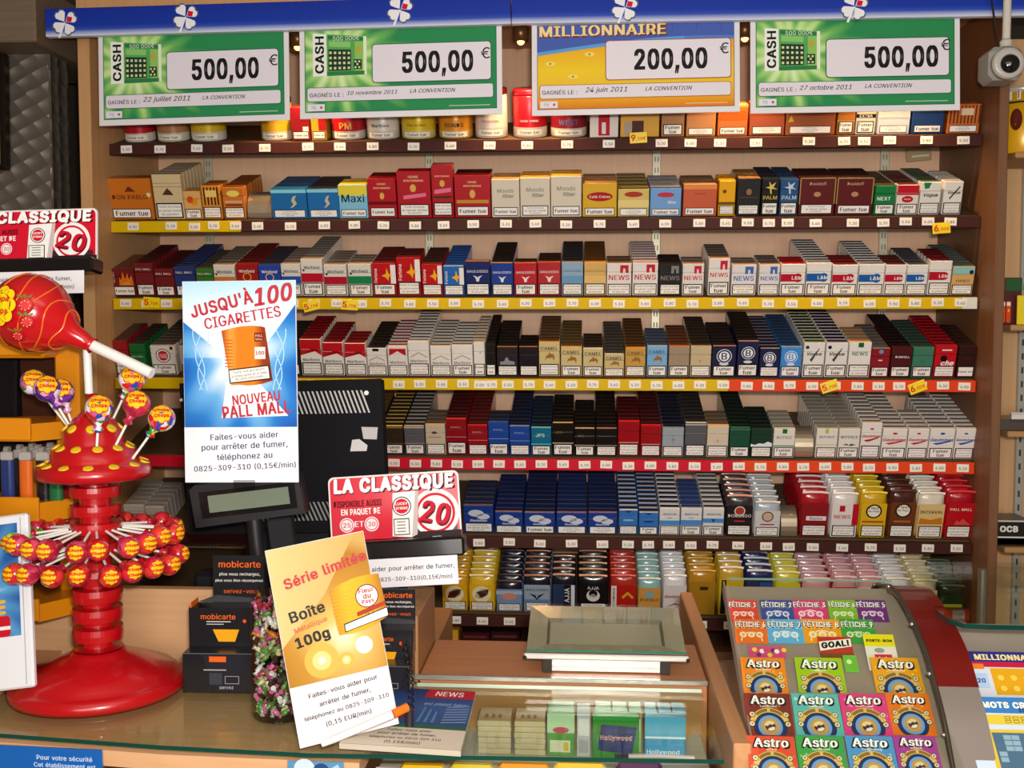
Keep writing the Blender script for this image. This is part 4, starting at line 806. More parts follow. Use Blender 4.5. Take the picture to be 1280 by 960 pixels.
 (1138,1164,434,9,'plain sea-green pack','3c7860','364a40','F','T,NAT,2c5a4a,.5,.54,.2,.06',CIG),
 (1165,1192.5,432,10,'bright red pack with white script','c00c1c','7c1018/a02028','L','S,che,f0ece8,.6,.46,.6,.16;r,e8d8d8,.3,.84,.76,.88;D,1c0c0c,.42,.6,.16',CIG),
 (1194,1217,433,7,'very dark maroon pack','2e1412','301a16','f','R,5a2418,.3,.6,.7,.62',CIG),
],
5: [
 (452,478.5,529,9,'dark brown pack with gold frame','3a2818','6a4c24/b08840','L','R,8a6a34,0,.96,1,1;R,8a6a34,0,.38,.05,1;R,8a6a34,.95,.38,1,1;R,8a6a34,0,.38,1,.42',CIG),
 (479.5,505.5,533,12,'dark brown pack with gold stripes stepping back','33261a','2c2016/d8b860','F','R,9a7838,0,.94,1,.98;R,6a5028,0,.38,1,.41',CIG),
 (506.5,532,533,11,'grey pack with dark stripes stepping back','5c5a60','322c28/c0b8ac','F','R,c8b8a0,0,.94,1,.98;R,8a8478,0,.38,1,.42',CIG),
 (533,558,531,4,'cream pack with small dark oval and red line','c8b89c','6a5848/d8a468','L','E,4a4038,.45,.74,.14,.5;R,a84a40,.1,.58,.8,.6',CIG),
 (558.5,584.5,524,10,'dark red pack with orange top edge','8c101c','4a1818/d83428','F',DAV.format('c88a80'),CIG),
 (585,610.5,532,11,'dark red pack with pale line','94101c','5c1c1c/c83028','L',DAV.format('c88a80'),CIG),
 (611,636.5,528,3,'royal blue pack with faint emblem, left of two','1e4494','2c3040/3458a0','F',DAV.format('8aa0c8'),CIG),
 (637,663,533,11,'royal blue pack with faint emblem, right of two','1e4498','20243a/8090b0','L',DAV.format('8aa0c8'),CIG),
 (664,689.5,535,9,'teal pack with bright top edge','166a88','1c2a36/7ac0c0','F','T,JPS,b8e8dc,.45,.74,.5,.12;R,5ab0b8,0,.4,1,.44',CIG),
 (690.5,717,529,8,'black pack with gold letters, left of two','171310','201a16/d0a860','F','T,JPS,8a7030,.3,.72,.3,.2;R,b0a890,0,.38,1,.41',CIG),
 (718,743.5,536,8,'black pack with gold letters, right of two','171310','1c1815/c8a890','F','T,JPS,8a7030,.3,.74,.3,.2;R,b0a890,0,.38,1,.41',CIG),
 (744.5,771,536,13,'plain black pack under the tallest black stack','171411','221a17/a8806c','L','R,8a8480,0,.38,1,.41',CIG),
 (772,799,527,7,'crimson pack with bright red top edge, left of two','9c0e18','4c1216/d82028','L','R,7a0a14,0,.72,1,.74;R,d8a8a0,.05,.39,.95,.41',CIG),
 (800,826,532,10,'crimson pack with bright red top edge, right of two','9c0e18','48161a/d01c24','L','R,7a0a14,0,.72,1,.74;R,d8a8a0,.05,.39,.95,.41',CIG),
 (827,854,535,11,'silver-grey pack with faint sword mark','9aa2a8','1e2030/7a8088','L','R,5c646a,.49,.46,.51,.76;R,5c646a,.42,.58,.58,.6',CIG),
 (855,881.5,529,11,'dark grey pack with pale top edge','58585c','302c2a/c8c4c0','L','R,b8b8b8,0,.94,1,.97;R,78787c,0,.7,1,.72',CIG),
 (882.5,909.5,532,4,'cream pack with small gold mark and painted orange edge light','d4c4aa','6e5c44/e8a058','L','R,a08850,.49,.44,.51,.6;R,a08850,.43,.5,.57,.52',CIG),
 (910.5,936.5,535,11,'deep green pack with pale top line','0c4a34','17261e/3a6a50','F','R,5a8a70,0,.94,1,.96',CIG),
 (937,964,536,6,'very dark green pack with white splash at the foot','0e3428','1a2622','L','P,dce6e6,0,.38,0,.48,.2,.44,.4,.5,.6,.48,.8,.56,1,.5,1,.38',CIG),
 (965,992,536,5,'white pack with green strap and small lettering','e2ddd0','a09888/c8bca8','F','R,1a6a2c,.4,.84,.62,.99;T,ROYALE,7a7a78,.5,.7,.7,.09;R,3a8a60,0,.39,1,.43',CIG),
 (1018,1045,536,10,'white pack with lime strap running back','e2ddd0','a09888/bcb4a4','L','R,a8c050,.4,.84,.56,.99;T,ROYALE,7a7a78,.5,.72,.7,.09;R,b8c078,0,.44,1,.47',CIG),
 (1046,1072.5,536,9,'white pack with grey lettering and dark swirl','e2dcd0','9a9080/bcb0a0','F','T,ROYALE,6a6a6c,.5,.72,.8,.1;P,4a4a4a,.2,.46,.4,.5,.5,.44,.6,.5,.85,.46,.6,.42,.4,.44',CIG),
 (1073.5,1099,529,11,'tall white pack with red script','e6dfd6','8a7c70/d0c4b8','L',GWH('b02434'),CIG),
 (1100,1131,536,11,'wide white pack with red script','e6dfd6','8a7c70/d0c4b8','F',GWH('b83440'),CIG),
 (1132,1158,536,5,'white pack with red script beside the blue ones','e6dfd6','98887a/d0c0b0','L',GWH('b02434'),CIG),
 (1158.7,1190,536,9,'wide white pack with blue script','e6dfd6','807870/ccc4bc','F',GWH('2c4c9c'),CIG),
 (1191,1216,536,11,'white pack with blue script','e6dfd6','827a72/ccc4bc','L',GWH('2c4c9c'),CIG),
],
6: [
 (158,184,632,6,'pale pack standing left of the monitor','b8b0a4','a8a094/ccc4b8','F','R,7a7268,.2,.6,.8,.66',CIG),
 (184.5,209,634,6,'pale pack next to the monitor edge','b0a89c','a09890/c8c0b4','F','R,7a7268,.2,.6,.8,.66',CIG),
 (580,617.5,632,6,'wide blue pack with white winged mark','1c3c8c','30344e/7a5c58','L',GB('c8ccd8'),CIG),
 (619,654,640,9,'wide blue pack with white winged mark','1c3c8c','1f2a58/b07864','L',GB('c8ccd8'),CIG),
 (655.5,694,641,12,'wide blue pack with white winged mark','1c3c8c','20284c/a87c68','f',GB('c8ccd8'),CIG),
 (695.5,733.5,641,11,'wide blue pack with white winged mark','1c3c8c','22305e/a8706a','L',GB('c8ccd8'),CIG),
 (735,771,641,11,'wide blue pack with white winged mark','1c3c8c','1f2a54/a87470','L',GB('c8ccd8'),CIG),
 (773,797,638,12,'mid-blue pack under white-striped tops, left of two','3470b8','2a2a38/d8d4d0','L','E,8ab0d8,.5,.6,.3,.2;P,1c2a60,.3,.98,.5,.9,.7,.98',CIG),
 (798,822.5,641,12,'mid-blue pack under white-striped tops, right of two','3470b8','2a2a38/d8ccc8','F','E,1c3a70,.5,.6,.3,.16;P,1c2a60,.3,.98,.5,.9,.7,.98',CIG),
 (823.5,849,636,12,'white and blue pack, first of three','d8d6d4','2a2a3a/d8d8dc','L','R,4a88c8,0,.38,1,.56;T,WINSTON,26262c,.5,.8,.66,.08;T,Super,4a5a7a,.5,.66,.4,.06',CIG),
 (850,876.5,636,7,'white and blue pack with blue strap on top','d8d6d4','3a4c80/c8c0b8','F','R,4a88c8,0,.38,1,.58;T,WINSTON,26262c,.5,.8,.66,.08;T,Super,4a5a7a,.5,.66,.4,.06',CIG),
 (877.5,904,636,12,'white and blue pack, last of three','d8d6d4','5a5450/e0dcd8','F','R,4a88c8,0,.48,1,.64;T,WINSTON,26262c,.5,.8,.66,.08;P,1c4a8a,.4,.62,.5,.48,.6,.62',CIG),
 (905.5,940,622,5,'black pouch with round red and white emblem','1a1416','3a3036/c89078','L','D,d8c8c0,.5,.66,.2;d,a83a24,.5,.66,.16;P,1a1416,.38,.74,.46,.74,.5,.6,.54,.74,.62,.74,.52,.52,.48,.52;T,DOMINGO,d8d0c8,.5,.54,.84,.1;r,b82838,.3,.38,.7,.42',POU),
 (941,974.5,630,8,'grey-white pouch with round emblem','cccac8','a8b4bc/e0d0c0','L','D,3a2a24,.5,.62,.22;d,c8a890,.5,.62,.18;P,7a2a1c,.36,.74,.46,.74,.5,.54,.54,.74,.64,.74,.52,.46,.48,.46;r,b82838,.24,.36,.76,.4',POU),
 (998,1034,618,8,'dark red pouch with small white label','8a0c18','a8141e/e0c8c4','L','r,e0d8dc,.2,.4,.9,.5;T,Bastos,4a4a5a,.55,.45,.5,.06',POU),
 (1035.5,1070,619,8,'white pouch with red square and red side band','e0d8d4','d8d0cc/f0ece8','L','R,b81428,.78,.3,1,.8;r,b81428,.3,.62,.5,.76;T,NEWS,b82030,.42,.5,.6,.1',POU),
 (1071.5,1105.5,618,8,'yellow pouch with round dark and white badge','d8ac18','c8a018/e8d040','L','D,20180c,.5,.62,.3;d,e8e0d0,.5,.62,.24;T,Fleur,20180c,.5,.70,.4,.07;T,du Pays,20180c,.5,.62,.42,.07;r,a84a1c,.1,.36,.9,.4',POU),
 (1107.5,1142,616,7,'brown pouch with round white badge','6a3414','442018/5a3020','L','D,20180c,.5,.62,.3;d,e8e0d0,.5,.62,.24;T,Fleur,20180c,.5,.70,.4,.07;T,du Pays,20180c,.5,.62,.42,.07;r,a8643c,.2,.36,.8,.4',POU),
 (1143,1177,619,7,'cream and tan pouch with dark lettering','d8b878','d8d0bc/e8e4d8','L','T,INTERVAL,1c1c1c,.5,.62,.86,.12;P,c07420,.05,.34,.1,.48,.5,.44,.9,.5,.95,.34',POU),
 (1178,1214,617,6,'bright red pouch with white lettering','b80e1c','a80e1c/d83038','L','T,PALL MALL,e8d8c8,.5,.66,.76,.14;P,c85048,.3,.32,.4,.42,.5,.38,.6,.46,.8,.36,.9,.32',POU),
],
7: [
 (553,585.5,722,6,'yellow pouch with brown leaf, left of two','e0a818','d8a020/e8b84c','L','D,e8dcae,.5,.52,.36;P,5a2210,.22,.4,.3,.58,.55,.68,.78,.66,.72,.5,.5,.4',POU),
 (586.5,619.5,722,7,'yellow pouch with brown leaf, right of two','e4b41c','dcb424/e8dca8','L','D,e8dcae,.5,.52,.36;P,5a2210,.22,.4,.3,.58,.55,.68,.78,.66,.72,.5,.5,.4',POU),
 (620.5,653.5,729,8,'pale blue pouch with dark wrinkled top','7894b8','1e1c28/3a2c30','L','E,c88a78,.5,.55,.3,.5;R,a8b8cc,0,.62,1,.74',POU),
 (654.5,688.5,722,10,'grey pouch with winged helmet mark','98a8b8','1c1c2a/a86844','L','T,GAULOISES,22242c,.5,.66,.84,.1;P,22242c,.2,.56,.45,.5,.5,.4,.55,.5,.8,.56,.6,.44,.5,.36,.4,.44;R,5a84b0,.02,.3,.98,.38',POU),
 (690,720,721,4,'dark blue and black pouch with white vertical lettering','2a3a5c','1c1a22/c08a68','N','R,17161a,.5,.04,.76,.78;R,d8d8d8,.8,.04,.95,.78;V,AJJA,e8e8e8,.63,.5,.4',POU),
 (722,760.5,722,9,'black pouch with white round face emblem','141213','16151a/c89060','L','D,d8d4d0,.5,.5,.22;d,141213,.5,.56,.14;d,d8d4d0,.5,.48,.1;T,AJJA,d8d4d0,.5,.72,.6,.08',POU),
 (762,795.5,722,8,'red pouch with white side band and yellow peak','b81c14','b03024/d85040','N','R,e0dcd4,.04,.04,.24,.78;V,AMSTERDAMER,1c1c1c,.14,.42,.6,.1;P,e0a030,.44,.48,.66,.62,.88,.48,.84,.42,.66,.54,.48,.42',POU),
 (796.5,826,726,8,'orange-tan pouch with teal wrapped top','d09848','8cbcb4/d8e0dc','N','D,8aa8a8,.5,.6,.2;T,PUEBLO,7a3a1c,.5,.44,.8,.12',POU),
 (827.5,858,722,9,'white pouch with red script','e0dad8','e0dede/f0f0f0','N','S,Gauloises,b02030,.5,.5,.86,.26;P,b02030,.1,.2,.5,.32,.9,.24,.5,.28',POU),
 (859,894,716,9,'mustard pouch with gold foil top','a87a14','b8861c/d8a838','N','r,3a2a0c,.4,.6,.7,.68',POU),
 (896,928,712,4,'yellow pouch with red flag print','d8b41c','c8a030/e8e0d0','N','R,1e1a14,.1,.04,.3,.78;R,e8e4d8,.16,.1,.24,.76;P,b02818,.6,.3,.66,.6,.9,.5,.86,.34',POU),
 (929.5,964.5,716,8,'navy pouch with white folded edges','1c2a5c','1c2456/d8dce0','N','R,e8e8e8,.2,.04,.28,.6;P,b83a28,.6,.3,.64,.5,.9,.46;R,2c4a9c,.5,.5,.95,.78',POU),
 (966,998,718,8,'yellow pouch with large dark lettering','d8cc28','d4c83c/e8e4a8','N','T,CAMEL,17140c,.5,.56,.84,.16',POU),
 (1000,1036,726,5,'low red pouch with pink and white top','a81c2c','d8a0a4/e8d0d0','N','R,c83a4a,.1,.4,.9,.5',POU),
 (1038,1068,724,6,'red pouch under pink and white tops','b0202c','d8989c/e8ccd0','N','D,d8c8c8,.5,.4,.2',POU),
 (1069,1099,724,6,'white pouch with black and red drawing','ddd8d4','d8989c/e8ccd0','N','P,1c1c1c,.2,.3,.4,.6,.5,.4,.6,.6,.8,.3,.6,.44,.4,.44;R,b02030,.1,.6,.9,.66',POU),
 (1101,1134,726,6,'white pouch with black corner','e0dcd8','ddd9d4/f0ece8','N','P,1c1c1c,0,.04,.3,.04,.1,.6,0,.7;T,NEWS,c02434,.6,.5,.5,.14',POU),
 (1136,1168,728,6,'cream pouch with folded paper top','d8c89c','d8c494/e8dcb8','N','R,b89a50,.1,.5,.9,.56',POU),
 (1170,1203,735,5,'low dark green pouch with shiny wrap','1c3a1c','24301c/4a6a3c','N','R,c8b838,.1,.4,.9,.5',POU),
]}
for r, recs in ROWS.items():
    for rec in recs: column(r, rec[:9], rec[9])
# where a column stands, counted from the nearer end of its shelf
def places():
    for r in ROWS:
        cs = sorted([s for s in STOCK if s['r'] == r], key=lambda s: s['px']); n = len(cs)
        ml = [s for s in cs if s['px'] < 360] if r in (4, 5, 6) else []
        rest = [s for s in cs if s not in ml]
        for i, s in enumerate(ml): s['pl'] = f"{ORD[i+1]} from left, {ROWN[r]}" if i else f"leftmost on {ROWN[r]}"
        k = len(rest)
        for i, s in enumerate(rest):
            if i < k/2:
                what = 'from left' if r in (2, 3) else {4: 'right of blue poster', 5: 'right of monitor', 6: 'right of red sign', 7: 'right of red sign'}[r]
                s['pl'] = f"{ORD[i+1]} {what}, {ROWN[r]}"
            else: s['pl'] = f"{ORD[k-i]} from right, {ROWN[r]}" if k-i > 1 else f"rightmost on {ROWN[r]}"
places()
GRP = {'cig': 'cigarette packs on the cabinet shelves', 'box': 'cigar boxes on the cabinet shelves', 'pouch': 'tobacco pouches on the lower shelves'}
MAXD = .284
budget = 298
order = []
for s in STOCK:
    d = DEPTH[s['kind']]
    s['n'] = min(s['n'], int(MAXD/(d+.0007)))
    for i in range(s['n']): order.append((i, s))
order.sort(key=lambda t: t[0])
pile = MB(); npile = 0; nc = 0
short = lambda s: s.split(',')[0]
for i, s in order:
    k = s['kind']; d = DEPTH[k]; nm, cat = NAMES[k]
    if i == 0:
        o = {'cig': make_front_pack, 'box': make_front_box, 'pouch': make_front_pouch}[k](s)
        tag(o, f"{s['look']}, {s['pl']}", cat, GRP[k])
        if k == 'cig': nc += 1
        continue
    mt = col_matrix(s['X'], ZB[s['r']], i, d)
    if k == 'cig' and nc >= budget:
        b = make_back_pack(s); base = len(pile.v)
        pile.v += [tuple(mt @ Vector(v)) for v in b.v]
        for f, m_, sm in zip(b.f, b.mi, b.sm): pile.f.append([base+q for q in f]); pile.mi.append(pile.mat(b.m[m_])); pile.sm.append(sm)
        npile += 1; continue
    if 'back' not in s:
        b = pouch_mesh(s, int(s['px'])+3) if k == 'pouch' else make_back_pack(s)
        o = b.build(nm, matrix=mt); s['back'] = o.data
    else: o = link(nm, s['back'], matrix=mt)
    if k == 'cig': nc += 1
    noun = {'cig': 'pack', 'box': 'box', 'pouch': 'pouch'}[k]
    fc = s['look'].replace(',', '').split(); MODS = ('dark', 'pale', 'light', 'sky', 'sea', 'bright', 'deep', 'royal', 'very', 'dim', 'plain', 'slim', 'short')
    HUES = ('red', 'white', 'blue', 'green', 'black', 'brown', 'grey', 'yellow', 'cream', 'beige', 'orange', 'maroon', 'navy', 'gold', 'silver', 'sand', 'mustard', 'taupe', 'teal', 'crimson', 'purple', 'tan', 'mid')
    j = next((q for q, c in enumerate(fc) if c.split('-')[0] in HUES), None)
    hue = ''
    if j is not None: hue = (fc[j-1]+' ' if j and fc[j-1] in MODS else '')+fc[j]
    else: hue = fc[0]
    tag(o, f"{hue} {noun}, {ORD[i+1]} back in the column {s['pl']}".strip(), cat, GRP[k])
o = pile.build('cigarette_pack_rows'); tag(o, 'rear ranks of cigarette packs receding on the cabinet shelves behind the front ones', 'cigarette packs', kind='stuff')
print('individual packs', nc, 'piled', npile)

# price tags and flags
TAGS = {1: [158, 200, 246, 285, 331, 385, 425, 466, 517, 563, 612, 659, 709, 761, 827, 863, 900, 945, 1011, 1055, 1080, 1112, 1158, 1204]}
for r in ROWS:
    skip = {4: [(0, 375)], 5: [(0, 448)], 6: [(0, 576)], 7: [(0, 540)]}.get(r, [])
    TAGS[r] = [s['px'] for s in STOCK if s['r'] == r and not any(a < s['px'] < b_ for a, b_ in skip)]
TAGS[2] += [322]; TAGS[5] += [1004]; TAGS[6] += [986]
k = 0
for r, xs in TAGS.items():
    for x in xs: price_tag(r, x, k); k += random.randint(1, 5)
price_flag(1, 798, 172, -3, '9,30€'); price_flag(2, 1177, 285, -4, '6,00€'); price_flag(3, 189, 378, 4, '5,70€'); price_flag(3, 389, 382, -14, '5,70€')
price_flag(3, 437, 381, 4, '5,70€'); price_flag(4, 1037, 483, -18, '5,70€'); price_flag(4, 1147, 484, -22, '6,00€')

# empty metal pushers where a column is sold out
def pusher(r, x0, x1, ytop, label):
    a = at(x0, BASE[r], SY); c = at(x1, BASE[r], SY); W = c.x-a.x-.003; X = (a.x+c.x)/2; H = solve_h(X, ZB[r], ytop)
    m = M('b8a890', .3, .75); b = MB()
    n = 9; pts = []
    for k in range(n): t = k/(n-1); pts.append((.004+.05*t*t, H*(.05+.75*math.sin(t*math.pi/2))))
    for k in range(n-1):
        (y0, z0), (y1, z1) = pts[k], pts[k+1]
        b.add([(-W/2, y0, z0), (W/2, y0, z0), (W/2, y1, z1), (-W/2, y1, z1), (-W/2, y0+.0012, z0), (W/2, y0+.0012, z0), (W/2, y1+.0012, z1), (-W/2, y1+.0012, z1)],
              [[0, 1, 2, 3], [4, 5, 6, 7], [0, 3, 7, 4], [1, 2, 6, 5]], m)
    root = b.build('metal_pusher', matrix=col_matrix(X, ZB[r], 0, 0)); tag(root, label, 'shelf pusher', 'empty shelf pushers')
    q = MB(); q.box(-W/2, W/2, .004, .20, .0005, .0025, m, .0004); q.build('slide_plate', root)
pusher(2, 309, 340, 238, 'empty curved metal pusher left of the blue boxes on the second shelf')
pusher(5, 992.5, 1017, 536, 'empty metal pusher between white packs on the fifth shelf')
pusher(6, 975.5, 997, 638, 'empty metal pusher between grey and dark red pouches on the sixth shelf')

# round tins and boxes of the top shelf
def tin(x0, x1, ytop, label, cols, text='', tcol='222222', small=''):
    a = at(x0, BASE[1], SY); c = at(x1, BASE[1], SY); rr = (c.x-a.x)/2-.001; X = (a.x+c.x)/2
    H = solve_h(X, ZB[1], ytop)
    body, foot, lid = cols
    b = MB(); T = Matrix.Translation((0, rr+.001, 0))
    z1 = H*.22; prof = [(rr*.96, 0), (rr, .003), (rr, z1), (rr, H*.42), (rr, H*.86), (rr*.97, H*.88)]
    b.lathe(prof, M(body, .3, .2), 40, T=T, mats=[M(foot, .3, .2), M(foot, .3, .2), M(body, .3, .2), M(body, .3, .2), M(body, .3, .2)])
    def mp(x, z, l):
        an = x/rr; return (math.sin(an)*(rr+.0003+l*.00015), rr+.001-math.cos(an)*(rr+.0003+l*.00015), z)
    b.map = mp
    if text: b.text(text, 0, H*.36, rr*1.1, H*.16, tcol, 2, bold=.02)
    o = b.build('tobacco_tin', matrix=col_matrix(X, ZB[1], 0, 0)); tag(o, label, 'tin', 'tobacco tins on the top shelf')
    q = MB(); q.lathe([(rr*.99, H*.885), (rr*1.0, H*.9), (rr*1.0, H*.98), (rr*.97, H), (0, H)], M(lid, .3, .3), 40, T=T); q.build('lid', o)
    g = MB(mp); n = 9
    for kk in range(n):
        xa = rr*(-.8+1.6*kk/n); xb = rr*(-.8+1.6*(kk+1)/n); g.rect(xa, H*.05, xb, H*.19, 'e4dccc', 2); g.rect(xa, H*.045, xb, H*.05, '201a14', 3); g.rect(xa, H*.19, xb, H*.195, '201a14', 3)
    g.text('Fumer tue', 0, H*.12, rr*1.1, H*.08, '2a2620', 4, bold=.01); g.build('warning_label', o)
tin(150, 188, 128, 'red round tin at the left end of the top shelf', ('b81420', 'd8d0c4', '8a1018'), '', )
tin(191, 231, 128, 'tan round tin, second from the left on the top shelf', ('b08058', 'd8ccb8', '7a5a40'))
tin(233, 277, 126, 'yellow round tin with camel picture, third from the left on the top shelf', ('d8b82c', 'd8d4c8', 'c8a828'), '', )
tin(322, 363, 124, 'yellow round tin with dark lid and brown leaf, between first and second cheques', ('dca820', 'd8ccb0', '2a2620'), '', )
tin(411, 454, 126, 'red round tin with gold emblem under the second cheque', ('b41824', 'c8c0b4', '8a1018'), 'PM', 'd8a040')
tin(455, 497, 126, 'white round tin with dark lettering under the second cheque', ('dcd6cc', 'd0c8bc', 'c8c0b8'), 'Marlboro', '2a2a2a')
tin(499, 543, 126, 'yellow round tin with brown lettering under the second cheque', ('d8bc24', 'd8c868', 'c0a020'), 'Fleur du Pays', '5a3418')
tin(546, 590, 126, 'orange round tin with dark lettering, right of the yellow ones', ('d88c1c', 'd8a850', 'b87818'), 'BONDS', '2a2a34')
tin(592, 634, 112, 'white round tin with red script and dark lid, beside the red tin', ('d8cfc4', 'd0c8bc', '6a1418'), 'Gauloises', 'b05a50')
tin(640, 684, 113, 'red and white round tin with target mark, right edge of second cheque', ('c01828', 'd8d0c4', 'c01828'), 'LUCKY STRIKE', 'f0e0dc')
tin(687, 734, 120, 'white, blue and red banded round tin under the third cheque', ('8a1c28', 'd0c4b4', 'd8d0c8'), 'WEST', '5a6a9a')
def top_box(x0, x1, ytop, name, label, col, mot, warn='f', d=.05):
    a = at(x0, BASE[1], SY); c = at(x1, BASE[1], SY); W = c.x-a.x-.0012; X = (a.x+c.x)/2; H = solve_h(X, ZB[1], ytop)
    b = MB(); b.box(-W/2, W/2, 0, d, 0, H, M(col, .3, coat=.3), .0014)
    b.map = lambda x, z, l: (x-W/2, -l*.00012-.0001, z); motif(b, W, H, mot)
    o = b.build(name, matrix=col_matrix(X, ZB[1], 0, 0)); tag(o, label, 'cigarette pack' if 'pack' in name else 'cigar box', 'boxes on the top shelf')
    g = MB(b.map)
    if warn != 'N': warning(g, W*.08, W*.92, H*.05, H*(.42 if warn == 'F' else .28), warn); g.build('warning_label', o)
top_box(365, 389, 134, 'cigarette_pack', 'dark red box with white barcode, between first and second cheques', '8c1420', 'R,e0d8d0,.62,.06,.92,.42')
top_box(390, 409, 134, 'cigarette_pack', 'narrow yellow and red box, left end under the second cheque', 'd0a024', 'R,a81c20,.5,.3,1,.95')
top_box(737, 773, 134, 'cigarette_pack', 'white box with red middle under the third cheque', 'd8d0c8', 'R,b8142a,.3,.06,.7,.8;r,e0d8d4,.42,.12,.56,.5', 'N')
top_box(775, 824, 120, 'cigar_box', 'tall mustard box with dark square, behind the yellow price flag', 'd09a1c', 'R,4a2a28,.3,.1,.6,.4;R,a89a90,.1,.06,.28,.36', 'N', .08)
top_box(826, 855, 133, 'cigar_box', 'gold-rimmed brown box with white warning, right end under the third cheque', 'a8743c', 'R,c8a050,0,.94,1,1', 'F')
top_box(857, 894, 133, 'cigar_box', 'tan brown flat cigar box with grey warning under the third cheque', 'b87c44', 'R,c8a050,0,.96,1,1', 'L')
top_box(896, 934, 130, 'cigar_box', 'orange flat cigar box between third and fourth cheques', 'c8681c', 'R,e09838,0,.9,1,.97;R,b85818,.05,.5,.95,.8', 'f')
top_box(936, 980, 128, 'cigar_box', 'red-brown cigar box, first under the fourth cheque', 'a04a28', 'R,c88a40,0,.94,1,1', 'L')
top_box(981, 1043, 128, 'cigar_box', 'wide brown cigar box under the fourth cheque', '9a4e22', 'R,c88a40,0,.94,1,1;P,c8a838,.04,.4,.1,.6,.16,.42', 'L')
top_box(1045, 1067, 128, 'cigar_box', 'narrow amber box under the fourth cheque', 'b06a20', 'R,d8a040,0,.4,1,.44', 'F')
top_box(1068, 1093, 128, 'cigarette_pack', 'pale box with black band and lettering under the fourth cheque', 'd0ccb8', 'R,1c1a18,0,.52,1,.64;T,EXTRA,d8d4cc,.5,.58,.8,.09', 'F')
top_box(1095, 1136, 128, 'cigar_box', 'pale grey-white box under the right part of the fourth cheque', 'c8ccd4', 'R,b0b8c4,0,.5,1,.56', 'L')
top_box(1138, 1178, 128, 'cigar_box', 'dark blue box under the right part of the fourth cheque', '1c3a70', 'R,2c5090,0,.9,1,1', 'f')
top_box(1182, 1223, 130, 'cigar_box', 'orange box with dark upright bars at the right end of the top shelf', 'c06428', ';'.join(f'R,5a2410,{.06+.11*k:.2f},.34,{.1+.11*k:.2f},.96' for k in range(9))+';r,d8c0a0,.4,.62,.78,.86', 'L')
b = MB(); mt, W, H = card((1130, 187), (1161, 184), (1133, 203), 2.985, 2.985); b.box(0, W, -.006, 0, 0, H, M('b09a70', .4), .002); b.map = lambda x, z, l: (x, -.0063-l*.0003, z); b.rect(W*.2, H*.3, W*.9, H*.45, 'd8d0b8')
tag(b.build('wall_socket_plate', matrix=mt), 'small tan plate fixed on the cabinet back under the top shelf, right', 'plate')
# ---------------------------------------------------------------- blue valance and winners' cheques
VPRINT = None
root = empty('valance_sign', at(640, 20, 2.51)); tag(root, 'long blue valance band with four-leaf clover emblems across the top of the cabinet', 'sign'); val = root
VP = []
for tl, tr, bl, br in (((57, 11), (638.5, -8), (57, 46), (638.5, 29.5)), ((639.5, -8), (1300, -20), (639.5, 29.5), (1300, 19))):
    mt, W, H = card(bl, br, (bl[0]-.0, bl[1]+30), 2.50, 2.50)       # lower edge of the panel fixes its slope
    H = (at(*tl, 2.50)-at(*bl, 2.50)).length
    e = at(*bl, 2.50); mt = mt.copy(); mt.translation = e
    b = MB(); b.box(0, W, 0, .018, 0, H, grad('valance_print', 2, 0, H, [(0, 'd8dcec'), (.07, 'b4bee0'), (.22, '3450b4'), (.36, '1838a4'), (1, '15309a')], .25), .001)
    o = b.build('valance_panel', root, matrix=Matrix.Translation(-root.location) @ mt); VP.append((o, mt))
for cx, cy in ((81, 28), (232, 21), (500, 12), (781, 9), (1068, 8)):
    val, vm = VP[0 if cx < 640 else 1]; inv = vm.inverted()
    p = inv @ at(cx, cy, 2.499); r = .0265; g = MB(lambda x, z, l, p=p: (p.x+x, -.0006-l*.0003, p.z+z))
    for k, a in enumerate((28, 118, 208, 298)):
        a = R_(a+4); c = (math.cos(a), math.sin(a)); n = (-c[1], c[0])
        for lay, sc, col in ((1, 1.1, '5a6080'), (2, .98, 'efeef2')):
            pts = []
            for t, wd in ((.08, 0), (.45, .30), (.75, .50), (1.0, .42), (1.12, .2), (1.03, 0)): pts.append((c[0]*t*r*sc+n[0]*wd*r*sc, c[1]*t*r*sc+n[1]*wd*r*sc))
            for t, wd in ((1.12, -.2), (1.0, -.42), (.75, -.50), (.45, -.30)): pts.append((c[0]*t*r*sc+n[0]*wd*r*sc, c[1]*t*r*sc+n[1]*wd*r*sc))
            g.poly(pts, col, lay+(k % 2)*.2)
        if k == 0: g.poly([(c[0]*t*r+n[0]*q*r, c[1]*t*r+n[1]*q*r) for t, q in ((.15, -.02), (.5, -.32), (.82, -.02), (.5, .30))], 'd01c34', 4)
    g.poly([(-.002, 0), (.002, 0), (-.012, -r*1.35), (-.017, -r*1.3)], 'efeef2', 3)
    g.build('clover_emblem', val)

